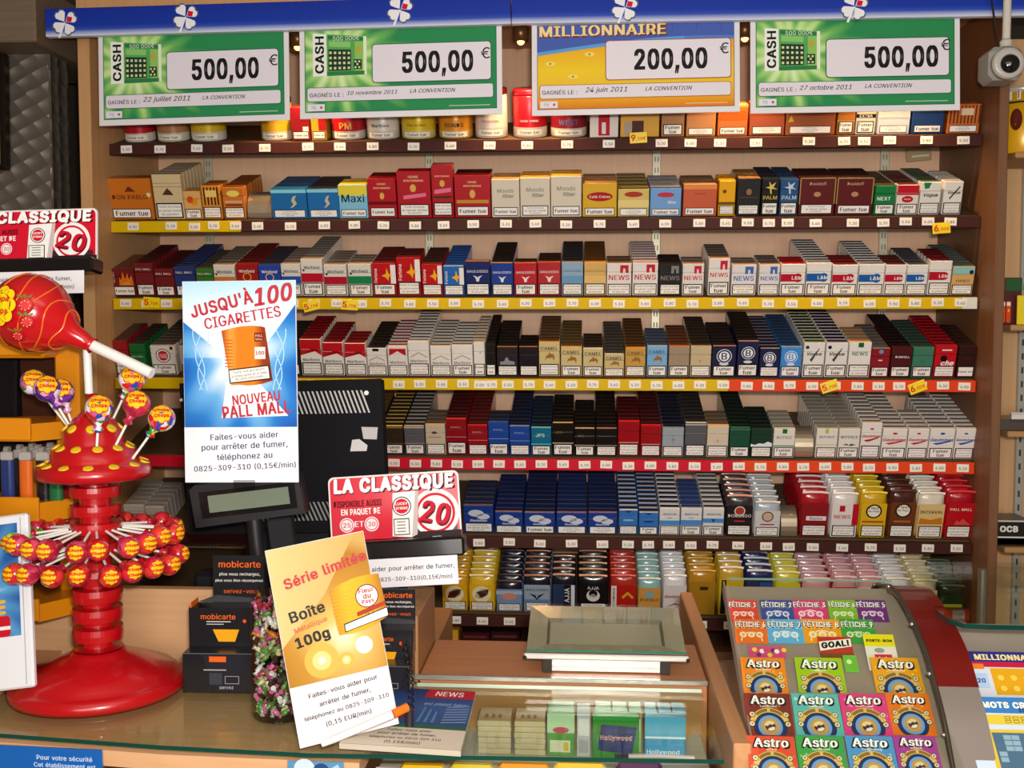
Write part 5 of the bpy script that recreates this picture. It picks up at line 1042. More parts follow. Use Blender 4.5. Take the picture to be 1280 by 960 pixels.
def cheque(tl, tr, bl, kind, date, label, amt, n):
    mt, W, H = card(tl, tr, bl, 2.522, 2.508)
    b = MB(); b.box(0, W, 0, .003, 0, H, M('e4e2e4', .3), .0006)
    b.map = lambda x, z, l: (x, -.0002-l*.0003, z)
    mx, mz = W*.026, H*.06
    if kind == 'cash':
        bg = burst(f'cheque_green_{n}', W*.19, H*.62, [(0, 'f4fae0'), (.42, 'b8dc88'), (.66, '6ab45c'), (1, '2c8a52')], W*.31, 17, .42, 1.0)
    else:
        bg = grad(f'cheque_gold_{n}', 2, mz, H*.8, [(0, 'd87818'), (.12, 'e6a020'), (.3, 'ecc030'), (.55, 'f0cc28'), (1, 'eca028')])
    b.rect(mx, mz, W-mx, H-mx, bg, 1); b.frame(mx, mz, W-mx, H-mx, .0015, '2a5a50' if kind == 'cash' else '8a5a60', 2)
    o = b.build('winner_cheque', matrix=mt); tag(o, label, 'cheque', "winners' cheques hanging under the valance")
    mp = lambda x, z, l: (x, -.0014-l*.0003, z)
    if kind == 'cash':
        g = MB(mp); x0, x1, z0, z1 = W*.068, W*.335, H*.43, H*.87
        P = lambda u, v: (x0+(x1-x0)*u, z0+(z1-z0)*(v*(1-.12*u)+.02*u))
        q = lambda u0, v0, u1, v1, c, l: g.poly([P(u0, v0), P(u1, v0), P(u1, v1), P(u0, v1)], c, l)
        q(.26, 0, 1, 1, '5aa85c', 1); q(.26, .0, .96, .1, '2f8048', 2); q(.28, .88, .94, .97, '2f7848', 2); q(.3, .7, .7, .84, '8ac870', 2)
        q(.94, 0, 1, 1, 'e4f0d0', 2); q(.78, .1, .94, .86, '8cc460', 2)
        q(.29, .12, .71, .64, '1c3c2c', 3)
        for i in range(5):
            for j in range(4): cx = .33+.085*i; cz = .18+.125*j; q(cx-.022, cz-.03, cx+.022, cz+.03, 'd8d8a0', 4)
        q(.76, .14, .91, .4, '1c3c2c', 3)
        for a_, c_ in ((.79, .19), (.86, .19), (.825, .27), (.79, .34), (.86, .34)): q(a_-.015, c_-.025, a_+.022, c_+.025, 'd8d8a0', 4)
        cc = P(.84, .66); g.disc(cc[0], cc[1], H*.028, 'c8a040', 4); cc = P(.36, .925); g.text('500 000€', P(.62, .925)[0], P(.62, .925)[1], W*.13, H*.05, 'e4f0d8', 4)
        q(0, 0, .25, 1.0, 'f0f0ea', 2)
        g.text('CASH', P(.125, .5)[0], P(.125, .5)[1], H*.38, W*.045, '10241a', 4, rot=90, bold=.03, keep=False)
        g.build('card_picture', o)
    else:
        g = MB(mp)
        pts = [(mx, H*.66)]+[(mx+(W-2*mx)*t, H*(.66+.14*math.sin(t*1.9))) for t in [k/12 for k in range(1, 13)]]+[(W-mx, H-mx), (mx, H-mx)]
        g.poly(pts, '4a62b0', 0)
        for k in range(12):
            t0, t1 = k/12, (k+1)/12
            za = H*(.66+.14*math.sin(t0*1.9)); zb = H*(.66+.14*math.sin(t1*1.9)); xa = mx+(W-2*mx)*t0; xb = mx+(W-2*mx)*t1
            g.poly([(xa, za-H*.035), (xb, zb-H*.035), (xb, zb), (xa, za)], '5aa0e0' if k < 9 else '5a80c8', 1)
        for k in range(8): x = W*(.1+.115*k); g.poly([(x, H*.84), (x+.001, H*.84), (x+W*.03*(.2*k-.8)+.001, H*.97), (x+W*.03*(.2*k-.8), H*.97)], '34488c', 1)
        for xx, zz in ((.09, .54), (.28, .63), (.2, .40)): g.disc(W*xx, H*zz, H*.03, 'f0dc70', 2, 16, 1.8, .8); g.disc(W*xx, H*zz, H*.012, 'a88430', 3, 10)
        g.text('MILLIONNAIRE', W*.345, H*.87, W*.62, H*.125, '7a3a20', 4, bold=.055, keep=False); g.text('MILLIONNAIRE', W*.343, H*.875, W*.61, H*.115, 'f2d898', 5, bold=.03, keep=False)
        g.build('card_picture', o)
    x0, x1, z0, z1 = (W*.365, W*.945, H*.355, H*.735) if kind == 'cash' else (W*.36, W*.955, H*.36, H*.76)
    g = MB(lambda x, z, l: (x, -.0030-l*.0003, z)); g.rrect(x0-.0018, z0-.0018, x1+.0018, z1+.0018, .008, '2a5a50' if kind == 'cash' else 'a05030', 0); g.rrect(x0, z0, x1, z1, .007, M('e6e0e8', .3), 1)
    ax, ex, ez = amt
    g.text(('500' if kind == 'cash' else '200')+',00', W*ax, (z0+z1)/2-H*.02, W*.35, H*.265, '1c1c1e', 2, bold=.034, keep=False)
    g.text('€', W*ex, H*ez, None, H*.115, '2a2a2c', 2, bold=.005); g.build('amount_panel', o)
    z0, z1 = H*.175, H*.31
    g = MB(lambda x, z, l: (x, -.0022-l*.0003, z)); g.rrect(W*.04-.0015, z0-.0015, W*.955+.0015, z1+.0015, .006, '2a6a50' if kind == 'cash' else 'b06828', 0); g.rrect(W*.04, z0, W*.955, z1, .005, M('e2dce4', .3), 1)
    zc = (z0+z1)/2; g.text('GAGNÉS LE :', W*.135, zc, W*.17, H*.06, '4a4a4c', 2, bold=.014); g.text(date, W*.36, zc+.002, W*.25, H*.066, '343436', 2, shear=.3, bold=.012); g.text('LA CONVENTION', W*.66, zc+.003, W*.225, H*.062, '343436', 2, shear=.3, bold=.012)
    g.rect(W*.04, H*.075, W*.125, H*.145, 'e4e0ea', 1); g.text('fdj', W*.07, H*.11, W*.04, H*.04, '8a90a8', 2); g.disc(W*.108, H*.11, H*.014, 'c05060', 2, 10)
    g.rect(W*.74, H*.092, W*.94, H*.099, 'c8dcc8' if kind == 'cash' else 'f0d0a0', 1)
    g.build('date_strip', o)
cheque((115, 38), (353, 29), (124, 157.5), 'cash', '22 juillet 2011', 'green and white prize cheque for 500,00 dated 22 juillet 2011, leftmost under the valance', (.67, .92, .62), 1)
cheque((375, 27), (628, 19), (375, 149), 'cash', '10 novembre 2011', 'green and white prize cheque for 500,00 dated 10 novembre 2011, second from left', (.685, .92, .62), 2)
cheque((664, 26), (924, 19), (665, 145), 'mill', '24 juin 2011', 'yellow and blue prize cheque for 200,00 dated 24 juin 2011', (.67, .925, .66), 3)
cheque((937, 20), (1199, 14), (938, 142), 'cash', '27 octobre 2011', 'green and white prize cheque for 500,00 dated 27 octobre 2011, rightmost under the valance', (.72, .93, .66), 4)

# small warm spot lamps under the cabinet top, glowing between the cheques
for sx, sy in ((372, 59), (651, 52), (931, 48), (1120, 46)):
    p = at(sx, sy, 2.60); root = empty('spot_lamp', (p.x, p.y, p.z)); 
    tag(root, {372: 'small warm spot lamp between first and second cheques', 651: 'small warm spot lamp between second and third cheques', 931: 'small warm spot lamp between third and fourth cheques', 1120: 'small warm spot lamp behind the fourth cheque'}[sx], 'lamp', 'spot lamps under the cabinet top')
    b = MB(); b.lathe([(.004, .0), (.018, .0), (.02, .03), (.014, .036), (0.006, .037), (.006, max(.04, zt-p.z-.001))], M('6a4a2a', .35, .6), 24); b.build('housing', root)
    b = MB(); b.ball((0, 0, .001), .009, M('ffb050', emit=9), 12, 8); b.build('bulb', root)
    l = bpy.data.lights.new('spot_lamp_light', 'SPOT'); l.energy = 11; l.color = (1, .62, .28); l.spot_size = R_(95); l.spot_blend = .8; l.shadow_soft_size = .012
    o = bpy.data.objects.new('spot_lamp_light', l); COL.objects.link(o); o.parent = root; o.location = (0, 0, -.012); o.rotation_euler = (R_(12), 0, 0)

# ---------------------------------------------------------------- neighbouring shelf unit at the right
XU = XR+.0235
un = empty('side_shelving', (XU, 2.75, 0)); tag(un, 'light wooden shelving unit right of the cabinet, cut by the picture edge', 'shelving')
b = MB(); b.box(XU, 1.7, 2.82, 2.85, 0.01, 2.3, wood('be9464', 'caa072', 'Z'), .001); part(b, 'back_panel', un)
b = MB(); b.box(at(1277, 300, 2.81).x, at(1277, 300, 2.81).x+.02, 2.808, 2.819, .05, 2.25, M('b8b8ae', .35, .5), .001)
z = .1
xx = at(1277, 300, 2.81).x+.007
while z < 2.2: b.box(xx, xx+.005, 2.8072, 2.8081, z, z+.016, '44423c'); z += .035
part(b, 'slotted_upright', un)
USH = {}
for k, (yl, yb, yf) in enumerate(((172, 180, 196), (408, 398, 412), (532, 524, 545), (675, 668, 690))):
    c = at(1240, yf-6, 2.62); zz = c.z; x0 = at(1243 if k else 1258, yf, 2.62).x
    x0 = max(x0, XU+.03)
    b = MB(); b.box(x0, 1.7, 2.62, 2.807, zz-.014, zz, wood('a87c4c', 'b98c5a', 'X'), .002); part(b, 'shelf', un); USH[k] = (x0, zz)
# tin on the upper shelf
x0, zz = USH[0]; c = at(1285, 130, 2.70)
def mpc(rr, cy): return lambda x, z, l: (math.sin(x/rr)*(rr+l*.0003), cy-math.cos(x/rr)*(rr+l*.0003), z)
b = MB(); rr = .074; h = .155; b.lathe([(rr*.97, 0), (rr, .003), (rr, h-.012)], M('e0a814', .3, .1), 40)
b.map = mpc(rr, 0); b.rect(-.075, h*.03, .07, h*.14, 'd8d0c4', 1); 
for q in range(8): b.rect(-.08+.02*q, h*.80, -.06+.02*q, h*.97, 'd8d0c4', 1)
for q in range(3): b.frame(-.075+.045*q, h*.82, -.04+.045*q, h*.93, .002, '2a2420', 2)
b.disc(-.045, h*.5, .017, '5a1c10', 2, 20, .8, 1.5); b.rect(-.012, h*.42, .008, h*.56, '1a1612', 2); b.rect(-.006, h*.46, .003, h*.52, 'e0a814', 3)
for q in range(8): b.rect(-.08+.02*q, h*.745, -.06+.02*q, h*.775, '2a2018', 2)
o = b.build('tobacco_tin', loc=(at(1281, 130, 2.70).x, 2.70, zz+.0005), rot=(0, 0, 0)); tag(o, 'large yellow round tin with brown leaf at the upper right, below the security camera', 'tin')
q = MB(); q.lathe([(rr*1.01, h-.0115), (rr*1.01, h), (0, h)], M('d8d4ca', .3, .4), 40); q.build('lid', o)
# leaning yellow and dark red carton below it
mt, W, H = card((1262, 168), (1300, 166), (1252, 209), 2.80, 2.72)
# security camera hanging from a pole
p = at(1257, 78, 2.45); root = empty('security_camera', p); tag(root, 'white security camera with black lens hanging from a pole, upper right', 'camera')
b = MB(); b.box(-.036, .036, -.01, .075, -.038, .034, M('a09c94', .4), .012); b.build('housing', root)
b = MB(); T = Matrix.Rotation(R_(90), 4, 'X'); b.lathe([(.034, -.0), (.034, .012), (.03, .018), (.022, .016)], M('b8b4ac', .35), 32, T=Matrix.Translation((-.001, -.008, -.006)) @ T); lr = b.build('lens_ring', root)
b = MB(); b.lathe([(.0215, 0), (.0215, .017), (.017, .024), (.008, .028), (0, .029)], M('0c0b0b', .08, coat=1), 32, T=Matrix.Translation((.001, -.006, -.008)) @ T); b.build('lens', lr)
b = MB(); b.lathe([(.012, .032), (.014, .044), (.0085, .05)], M('c4beb2', .4), 20); zc = 2.655-p.z; b.tube([(0, .0, .045), (0.002, 0, zc)], .0085, M('cfc8bc', .4), 14); b.build('pole', root)
b = MB(); pts = [(-.005+.05*math.sin(t*1.5)*-1, .03, .04+t*(zc-.06)) for t in [k/10 for k in range(11)]]; b.tube(pts, .0022, M('2a2622', .5), 6); b.build('cable', root)
# things on its shelves
x0, zz = USH[1]
def carton(px0, px1, py0, shelf, name, label, cat, col, draw, y=2.66, d=.10):
    zz = USH[shelf][1]; a = at(px0, py0, y); c = at(px1, py0, y); W = c.x-a.x; H = a.z-zz-.0005
    b = MB(); b.box(0, W, 0, d, 0, H, M(col, .35, coat=.2), .0015); b.map = lambda x, z, l: (x, -l*.0003-.0002, z)
    draw(b, W, H); o = b.build(name, loc=(a.x, y, zz+.0003)); tag(o, label, cat); return o
def dr(b, W, H):
    b.rect(0, H*.72, W*.35, H*.98, 'c8581c', 1); b.rect(W*.4, H*.72, W, H*.98, '2a5a34', 1)
    for k in range(3): b.rrect(W*(.04+.2*k), H*.04, W*(.2+.2*k), H*.5, .004, 'd84a1c', 1); b.disc(W*(.12+.2*k), H*.3, W*.05, 'e8c040', 2, 14, .6, 1.3); b.rect(W*(.05+.2*k), H*.4, W*(.19+.2*k), H*.48, 'e8e0d0', 2)
carton(1244, 1278, 347, 1, 'lighter_carton', 'dark carton printed with orange flames on the right-hand unit, middle shelf', 'box', '4a1410', dr)
def dr2(b, W, H): b.text('0', W*.45, H*.6, W*.5, H*.4, '8a5a10', 2, bold=.03)
carton(1272, 1310, 369, 1, 'price_card', 'yellow price card in front of the dark carton at the right edge', 'card', 'e8d020', dr2, 2.635, .004)
def dr3(b, W, H): b.rect(W*.4, H*.75, W*.98, H*.98, '4a4038', 1)
carton(1238, 1300, 524, 2, 'display_tray', 'dark grey tray of white papers on the right-hand unit, third shelf down', 'tray', '4a443e', dr3, 2.64, .12)
zz = USH[2][1]; a = at(1258, 522, 2.68); b = MB(); 
for k in range(5): b.box(a.x+.002*k, a.x+.09+.002*k, 2.66+.006*k-.012, 2.664+.006*k-.012, at(1258, 526, 2.66).z+.001, at(1258, 517-k*.5, 2.68).z, M('d8d4cc', .6))
o = b.build('paper_stack'); tag(o, 'white paper slips standing in the dark grey tray at the right', 'paper')
def dr4(b, W, H): b.rect(0, 0, W, H*.3, '1a1816', 1); b.rect(W*.2, H*.06, W, H*.36, 'd8d4cc', 1); b.text('OCB', W*.5, H*.66, W*.4, H*.4, 'e0dcd4', 2, bold=.05); b.rect(0, H*.94, W, H, 'c8c4bc', 1)
carton(1233, 1290, 650, 3, 'paper_carton', 'black carton with white lettering on the right-hand unit, lowest visible shelf', 'box', '161413', dr4, 2.64, .10)
def dr5(b, W, H): b.rect(0, H*.35, W, H*.7, '8a1a14', 1)
carton(1264, 1300, 172-30, 0, 'cigar_box', 'flat box mostly hidden behind the large yellow tin', 'box', '8a5a30', dr5, 2.785, .015)
b = MB(); W = .09; mt = Matrix.Translation(at(1252, 209, 2.70)) @ Matrix.Rotation(R_(-8), 4, 'Y')
b.prism([(0, 0), (.09, .0), (.09, .085), (.03, .085)], 'Y', 0, .012, M('e0b020', .35)); b.map = lambda x, z, l: (x, -l*.0003-.0002, z); b.poly([(.014, .025), (.09, .025), (.09, .05), (.022, .05)], '8a1614')
mm = at(1251, 209, 2.795); o = b.build('price_banner', loc=(mm.x, 2.79, mm.z)); tag(o, 'yellow and dark red card hanging under the upper right shelf', 'card')

# ---------------------------------------------------------------- things at the left: rack, signs, stand
ZC = 1.00             # top of the glass counter
RED_P = M('b60a14', .28, coat=.5)
def lucky_sign(tl, tr, bl, Y, label, n):
    """red card with target pack, black coin ledge and white strip below"""
    a = at(*tl, Y); c = at(*tr, Y); W = (c-a).length; e = at(*bl, Y); H = (a-e).length
    X = (c-a).normalized(); rot = math.atan2(-(X.z), X.x)
    root = empty('counter_sign', e, (R_(-6), rot, math.atan2(X.y, X.x))); tag(root, label, 'sign', 'red counter signs with a black ledge')
    b = MB(); pts = []
    r = H*.09
    for cx, cz, a0 in ((W-r, H-r, 0), (r, H-r, 90)):
        for k in range(6): an = R_(a0+18*k); pts.append((cx+r*math.cos(an), cz+r*math.sin(an)))
    pts += [(0, 0), (W, 0)]
    b.prism(pts, 'Y', 0, .004, M('e8e0e0', .3), M('e4dcdc', .3))
    b.map = lambda x, z, l: (x, -.0003-l*.0003, z)
    i = W*.012; b.poly([(p[0]*(1-2*i/W)+i, p[1]*(1-i/H) if p[1] > 0 else 0.0) for p in pts], M('d41430', .25, coat=.4), 1)
    b.poly([(W*.47, 0), (W*.52, 0), (W*.64, H*.62), (W*.60, H*.62)], 'a80c24', 2)
    b.rect(W*.54, H*.01, W*.97, H*.18, M('382428', .3), 2)
    b.disc(W*.81, H*.36, H*.375, 'f0ecea', 3, 40); b.ring(W*.81, H*.36, H*.27, H*.31, 'd41430', 4, 40); b.rect(W*.6, -.0005, W, H*.08, '2c1c20', 5)
    b.text('20', W*.813, H*.345, W*.23, H*.36, '5a0a18', 6, rot=-12, bold=.05, shear=.1, keep=False); b.text('20', W*.808, H*.36, W*.225, H*.345, 'c81430', 7, rot=-12, bold=.035, shear=.1, keep=False)
    x0, x1 = W*.475, W*.665; b.poly([(x0, H*.03), (x1-.01, H*.0), (x1, H*.72), (x0+.004, H*.70)], 'f2eeea', 6); b.poly([(x1-.01, 0), (x1, H*.04), (x1+.006, H*.72), (x1, H*.72)], 'c8b8b4', 6)
    cx = (x0+x1)/2-.003; b.disc(cx, H*.49, H*.15, '2a2022', 7); b.disc(cx, H*.49, H*.135, 'f0ece8', 8); b.disc(cx, H*.49, H*.115, 'd01830', 9)
    b.text('LUCKY', cx, H*.53, H*.19, H*.06, 'f4f0ec', 10, bold=.03); b.text('STRIKE', cx, H*.46, H*.19, H*.06, 'f4f0ec', 10, bold=.03)
    b.rect(x0+.003, H*.04, x1-.013, H*.3, '1c1816', 7); b.rect(x0+.0045, H*.055, x1-.0145, H*.285, 'eceae4', 8)
    for k in range(4): b.rect(x0+.009, H*(.09+.05*k), x1-.02, H*(.105+.05*k), '7a7670', 9)
    b.text('LA CLASSIQUE', W*.508, H*.835, W*.93, H*.27, '4a0814', 5, shear=.06, bold=.06, keep=False); b.text('LA CLASSIQUE', W*.502, H*.845, W*.92, H*.255, 'fbf6f4', 6, shear=.06, bold=.05, keep=False)
    b.text('DISPONIBLE AUSSI', W*.22, H*.57, W*.37, H*.1, '5a0c18', 5, bold=.03, keep=False); b.text('EN PAQUET DE', W*.24, H*.44, W*.30, H*.105, 'f4eaea', 5, bold=.035, keep=False)
    for q, t in ((.13, '25'), (.32, '30')): b.disc(W*q, H*.24, H*.115, 'f0e8e8', 5); b.ring(W*q, H*.24, H*.085, H*.098, 'd41430', 6); b.text(t, W*q, H*.24, H*.12, H*.1, 'c81430', 6, bold=.02)
    b.text('ET', W*.225, H*.25, W*.07, H*.11, 'f4eaea', 5, bold=.02)
    b.build('red_card', root)
    q = MB(); q.box(-W*.02, W*1.03, -.035, .012, -H*.30, -.001, M('100e0f', .25, coat=.5), .004); q.build('ledge', root)
    g = MB(); g.box(W*.03, W*.975, -.037, -.0355, -H*.72, -H*.28, M('e8e6ea', .35), .0005); g.map = lambda x, z, l: (x, -.0372-l*.0003, z)
    g.text('Faites-vous aider pour arrêter de fumer,', W*.5, -H*.44, W*.9, H*.1, '3c3c4c', 1, bold=.012); g.text('téléphonez au 0825-309-310(0,15€/min)', W*.5, -H*.60, W*.86, H*.1, '3c3c4c', 1, bold=.012)
    g.build('white_strip', root)
    return root, W, H
s1, W1, H1 = lucky_sign((413, 598), (577, 588), (414, 677), 1.86, 'red counter sign reading LA CLASSIQUE with big 20, right of the monitor', 1)
s2, W2, H2 = lucky_sign((-42, 264), (124, 259), (-44, 328), 1.84, 'red counter sign with big 20 cut by the left picture edge, above the giant lollipop', 2)
# support arm of the near sign down to the counter
b = MB(); zb1 = ZC+.001-s1.location.z+.006; b.tube([(W1*.5, .03, -H1*.3), (W1*.5, .05, zb1)], .009, M('141213', .3), 12); b.box(W1*.35, W1*.65, .0, .09, zb1, zb1+.004, '141213', .002); b.build('stand', s1)
b = MB(); b.box(-.02, W2*.35, .02, .05, ZC+.006-s2.location.z, -H2*.3, M('141213', .4), .003); b.build('stand', s2)

# orange lighter rack
ORP = M('d8860a', .35, coat=.3)
YR = 1.78
root = empty('lighter_rack', at(40, 700, YR)); tag(root, 'orange-yellow plastic lighter rack with tiers at the left edge behind the lollipop stand', 'display rack')
rl = root.location
def rp(px, py, Y=YR): p = at(px, py, Y); return (p.x-rl.x, p.y-rl.y, p.z-rl.z)
for (ya, yb, xr) in ((525, 545, 80), (620, 642, 90), (742, 760, 90)):
    p0 = rp(-90, yb); p1 = rp(xr-14, ya); p2 = rp(xr, ya)
    b = MB(); zt_, zb_ = p1[2], p0[2]
    b.prism([(p0[0], -.07), (p1[0], -.07), (p2[0]+.012, -.02), (p2[0]+.012, .10), (p0[0], .10)], 'Z', zb_, zt_, ORP)
    b.box(p0[0], p1[0], -.078, -.07, zb_+.002, zt_+.010, ORP, .002); b.build('tier', root)
p0 = rp(66, 700); p1 = rp(90, 425); b = MB(); b.box(p0[0], p1[0], .02, .07, p0[2]-.06, p1[2], ORP, .004); b.build('post', root)
p0 = rp(-90, 700); b = MB(); b.box(p0[0], rp(66, 700)[0], .075, .085, ZC+.0075-rl.z, p1[2], M('3a1c10', .5)); b.build('back_plate', root)
p0 = rp(-90, 440); p1 = rp(66, 425); b = MB(); b.box(p0[0], p1[0], -.03, .07, p1[2]-.03, p1[2], ORP, .006); b.build('top_cap', root)
# lighters
LC = ['24346e', 'd8641c', '1c1a1c', '1c6a3a', 'a01c20', '2a52a0']
def lighter(x, y, z, col, label):
    h = .066; b = MB(); b.prism([(.0115*math.cos(2*math.pi*k/16)*1.0, .0065*math.sin(2*math.pi*k/16)) for k in range(16)], 'Z', 0, h, M(col, .2, coat=.6))
    o = b.build('lighter', loc=(x, y, z)); tag(o, label, 'lighter', 'lighters in the orange rack')
    q = MB(); q.box(-.0105, .0105, -.006, .006, h+.0003, h+.015, M('dcd8d4', .22, .5), .002); q.tube([(-.004, 0, h+.018), (.004, 0, h+.018)], .006, M('b8b4ae', .25, .5), 12); q.build('metal_hood', o)
cols = [(10, '23346c', 'dark blue'), (33, 'd8641c', 'orange'), (54, '1c1a20', 'black'), (70, '1e6a3c', 'green')]
for row in range(3):
    for j, (px, c, cn) in enumerate(cols):
        c, cn = ((c, cn) if row == 0 else [('8a1a20', 'red'), ('1c1a20', 'black'), ('b87a18', 'amber'), ('24346e', 'dark blue')][(j+row) % 4] and ([('8a1a20', 'red'), ('1c1a20', 'black'), ('b87a18', 'amber'), ('24346e', 'dark blue')][(j+row) % 4]))
        z = rl.z+rp(66, 620)[2]+.0008; p = at(px, 600, YR-.045)
        lighter(p.x+row*.006, YR-.045+row*.03, z+.0+row*.0, c, f"{cn} lighter, {ORD[j+1]} from left in the {['front','middle','rear'][row]} rank of the orange rack")
# brochure holder at the lower left
mt, W, H = card((-50, 652), (40, 640), (-50, 870), 1.62, 1.56)
b = MB(); b.box(0, W, 0, .012, 0, H, M('e4e4e8', .35), .003); b.map = lambda x, z, l: (x, -.0002-l*.0003, z)
b.rect(.006, H*.3, W*.86, H*.95, burst('leaflet_blue', W*.25, H*.55, [(0, 'c8e0f0'), (.3, '5a9ccc'), (1, '24569c')], W*.9, 14, .5), 1)
b.rrect(W*.3, H*.30, W*.72, H*.42, .006, 'c01828', 2); b.text('E', W*.60, H*.47, .016, .022, 'e0a840', 2, bold=.05); b.rect(W*.4, H*.34, W*.72, H*.36, 'e8e4e0', 3)
b.rect(W*.9, H*.02, W*.915, H*.98, 'b0b4c0', 2); b.disc(W*.3, H*.985, W*.3, 'e8e4e8', 1)
o = b.build('leaflet_holder', matrix=mt); tag(o, 'white framed holder with blue leaflet at the lower left edge', 'leaflet holder')

# ------------- red lollipop stand
SC = at(122, 885, 1.67); SX, SYY = SC.x+.004, 1.67
def zat(py): return at(122, py, SYY).z-ZC-.0065
st = empty('lollipop_stand', (SX, SYY, ZC+.0065)); tag(st, 'shiny red plastic lollipop stand with ringed column on the glass counter', 'candy stand')
b = MB(); b.lathe([(.136, 0), (.137, .012), (.128, .020), (.120, .022), (.118, .028), (.06, .052), (.045, .058), (.04, .064)], RED_P, 72); b.build('base', st)
prof = [(.030, .0645)]
yr = [841, 815, 789, 765, 741, 717]
for y in yr:
    z = zat(y); prof += [(.0235, z-.0125), (.0385, z-.0105), (.0395, z), (.0385, z+.0095), (.0235, z+.0115)]
for y in (683, 658, 636, 613):
    z = zat(y); prof += [(.0235, z-.0095), (.0385, z-.008), (.039, z), (.0385, z+.008), (.0235, z+.009)]
prof += [(.0235, zat(596))]
prof = sorted(prof, key=lambda p: p[1])
b = MB(); b.lathe(prof, M('b60a14', .28, coat=.5, noise=0), 48, smooth=False); b.build('column', st)
zd = zat(597)
dome = [(.03, zd+.001), (.084, zd+.001), (.0885, zd+.006), (.0875, zd+.022), (.069, zd+.026), (.0665, zd+.031), (.0645, zd+.047), (.050, zd+.053), (.0475, zd+.058), (.0455, zd+.076), (.038, zd+.085), (.03, zd+.096), (.017, zd+.106), (.009, zd+.110), (.008, zd+.135), (0, zd+.135)]
b = MB(); b.lathe(dome, RED_P, 64); dome_ob = b.build('dome', st)
def socket(R, z, n, a0, tiltz):
    for k in range(n):
        a = a0+2*math.pi*k/n; T = Matrix.Translation((R*math.cos(a), R*math.sin(a), z)) @ Matrix.Rotation(a, 4, 'Z') @ Matrix.Rotation(R_(tiltz), 4, 'Y')
        q = MB(); q.lathe([(.0035, .001), (.0076, .0018), (.0080, 0), (.0080, -.003)], M('e8c020', .3), 14, T=T); q.build('socket_ring', dome_ob)
socket(.0785, zd+.0246, 13, .2, 24); socket(.0570, zd+.0508, 11, .1, 34); socket(.0415, zd+.0816, 8, .35, 42)
b = MB(); b.tube([(-.006, 0, zd+.135), (-.008, 0, zat(435))], .0065, M('e8e4dc', .35), 14); b.build('white_post', st)
b = MB(); b.tube([(.03, -.0, zat(672)), (.125, 0.03, zat(668)), ], .006, RED_P, 10); b.ball((.125, .03, zat(668)), .010, RED_P, 12, 8); b.build('side_peg', st)

WRAP = [mosaic('foil_party', ['d82028', '2a8a3a', '2a4ab8', 'e8d8e0', 'e8b820', 'd85a9a', 'e8e4f0'], 110),
        mosaic('foil_purple', ['5a2a8a', '7a3aa0', 'e0a0c0', '3a2a7a', 'e8e0f0'], 100),
        mosaic('foil_red', ['c01420', 'd02838', 'a81420', 'd83a28', 'c81c50'], 90),
        mosaic('foil_lime', ['5ab01c', '8ac82c', 'b8d84a', '3a901c'], 90),
        mosaic('foil_pink', ['c82c50', 'd04868', 'b01c30', 'a82040'], 90)]
def lolly(base, tip, rad, wrap, label, group, logo=True, face=None, cid=0):
    """stick from base to the sweet centred on tip; daisy patch facing along face"""
    base = Vector(base); tip = Vector(tip); d = (tip-base).normalized()
    root = empty('lollipop', base); tag(root, label, 'lollipop', group)
    L = (tip-base).length
    b = MB(); b.tube([(0, 0, 0), d*(L-rad*.6)], .0021, M('ece8e0', .4), 8); b.build('stick', root)
    c = d*L
    b = MB(); b.ball(c, rad, WRAP[wrap], 18, 12)
    # gathered wrapper neck
    q = d.to_track_quat('Z', 'Y').to_matrix().to_4x4()
    b.lathe([(.0025, L-rad*1.75), (.0085, L-rad*1.5), (.0045, L-rad*1.25), (.009, L-rad*.9)], WRAP[wrap], 12, T=q); sweet = b.build('wrapped_sweet', root)
    if logo:
        f = (Vector(face) if face is not None else d).normalized(); qf = f.to_track_quat('Z', 'Y').to_matrix()
        def mp(x, z, l):
            u = Vector((x, z, 0)); m = u.length; a = m/rad
            v = (u/m if m > 1e-9 else u)*math.sin(a)+Vector((0, 0, math.cos(a)))
            return c+qf @ (v*(rad+.0003+.0002*l))
        g = MB(mp)
        def flower(s, col, l):
            n = 8; cen = [0, 0]
            P = []
            for k in range(32): a = 2*math.pi*k/32; r = s*(.82+.18*abs(math.cos(4*a))); P.append((r*math.cos(a), r*math.sin(a)))
            for k in range(32):
                g.poly([(P[k][0]*.5, P[k][1]*.5), P[k], P[(k+1) % 32], (P[(k+1) % 32][0]*.5, P[(k+1) % 32][1]*.5)], col, l)
            g.poly([(p[0]*.52, p[1]*.52) for p in P], col, l)
        fs_ = 1.0 if rad > .02 else .86
        flower(rad*.86*fs_, 'c83a10', 1); flower(rad*.77*fs_, 'f0c01c', 2)
        g.text('Chupa', 0, rad*.2, rad*1.05, rad*.36, 'c8201c', 4, bold=.05); g.text('Chups', 0, -rad*.24, rad*1.05, rad*.36, 'c8201c', 4, bold=.05); g.build('daisy_patch', sweet)
    return root
def toward_cam(p): return (CAM-Vector(p)).normalized()
DG = 'party-coloured lollipops on the dome'
dl = [((88, 537), (42, 478), 1.70, 0, 'green and red wrapped lollipop, leftmost on the dome'), ((90, 537), (59, 486), 1.66, 1, 'purple and yellow lollipop in the left cluster on the dome, frontmost'), ((92, 535), (76, 490), 1.69, 1, 'violet lollipop tucked behind the left cluster on the dome'),
      ((121, 558), (124, 511), 1.595, 0, 'yellow-faced lollipop standing at the front centre of the dome'), ((137, 533), (165, 474), 1.68, 0, 'multicoloured lollipop highest on the right side of the dome'),
      ((145, 556), (171, 505), 1.63, 4, 'pink and green lollipop in the middle of the right cluster'), ((166, 573), (202, 523), 1.65, 0, 'white and blue lollipop leaning far right on the dome')]
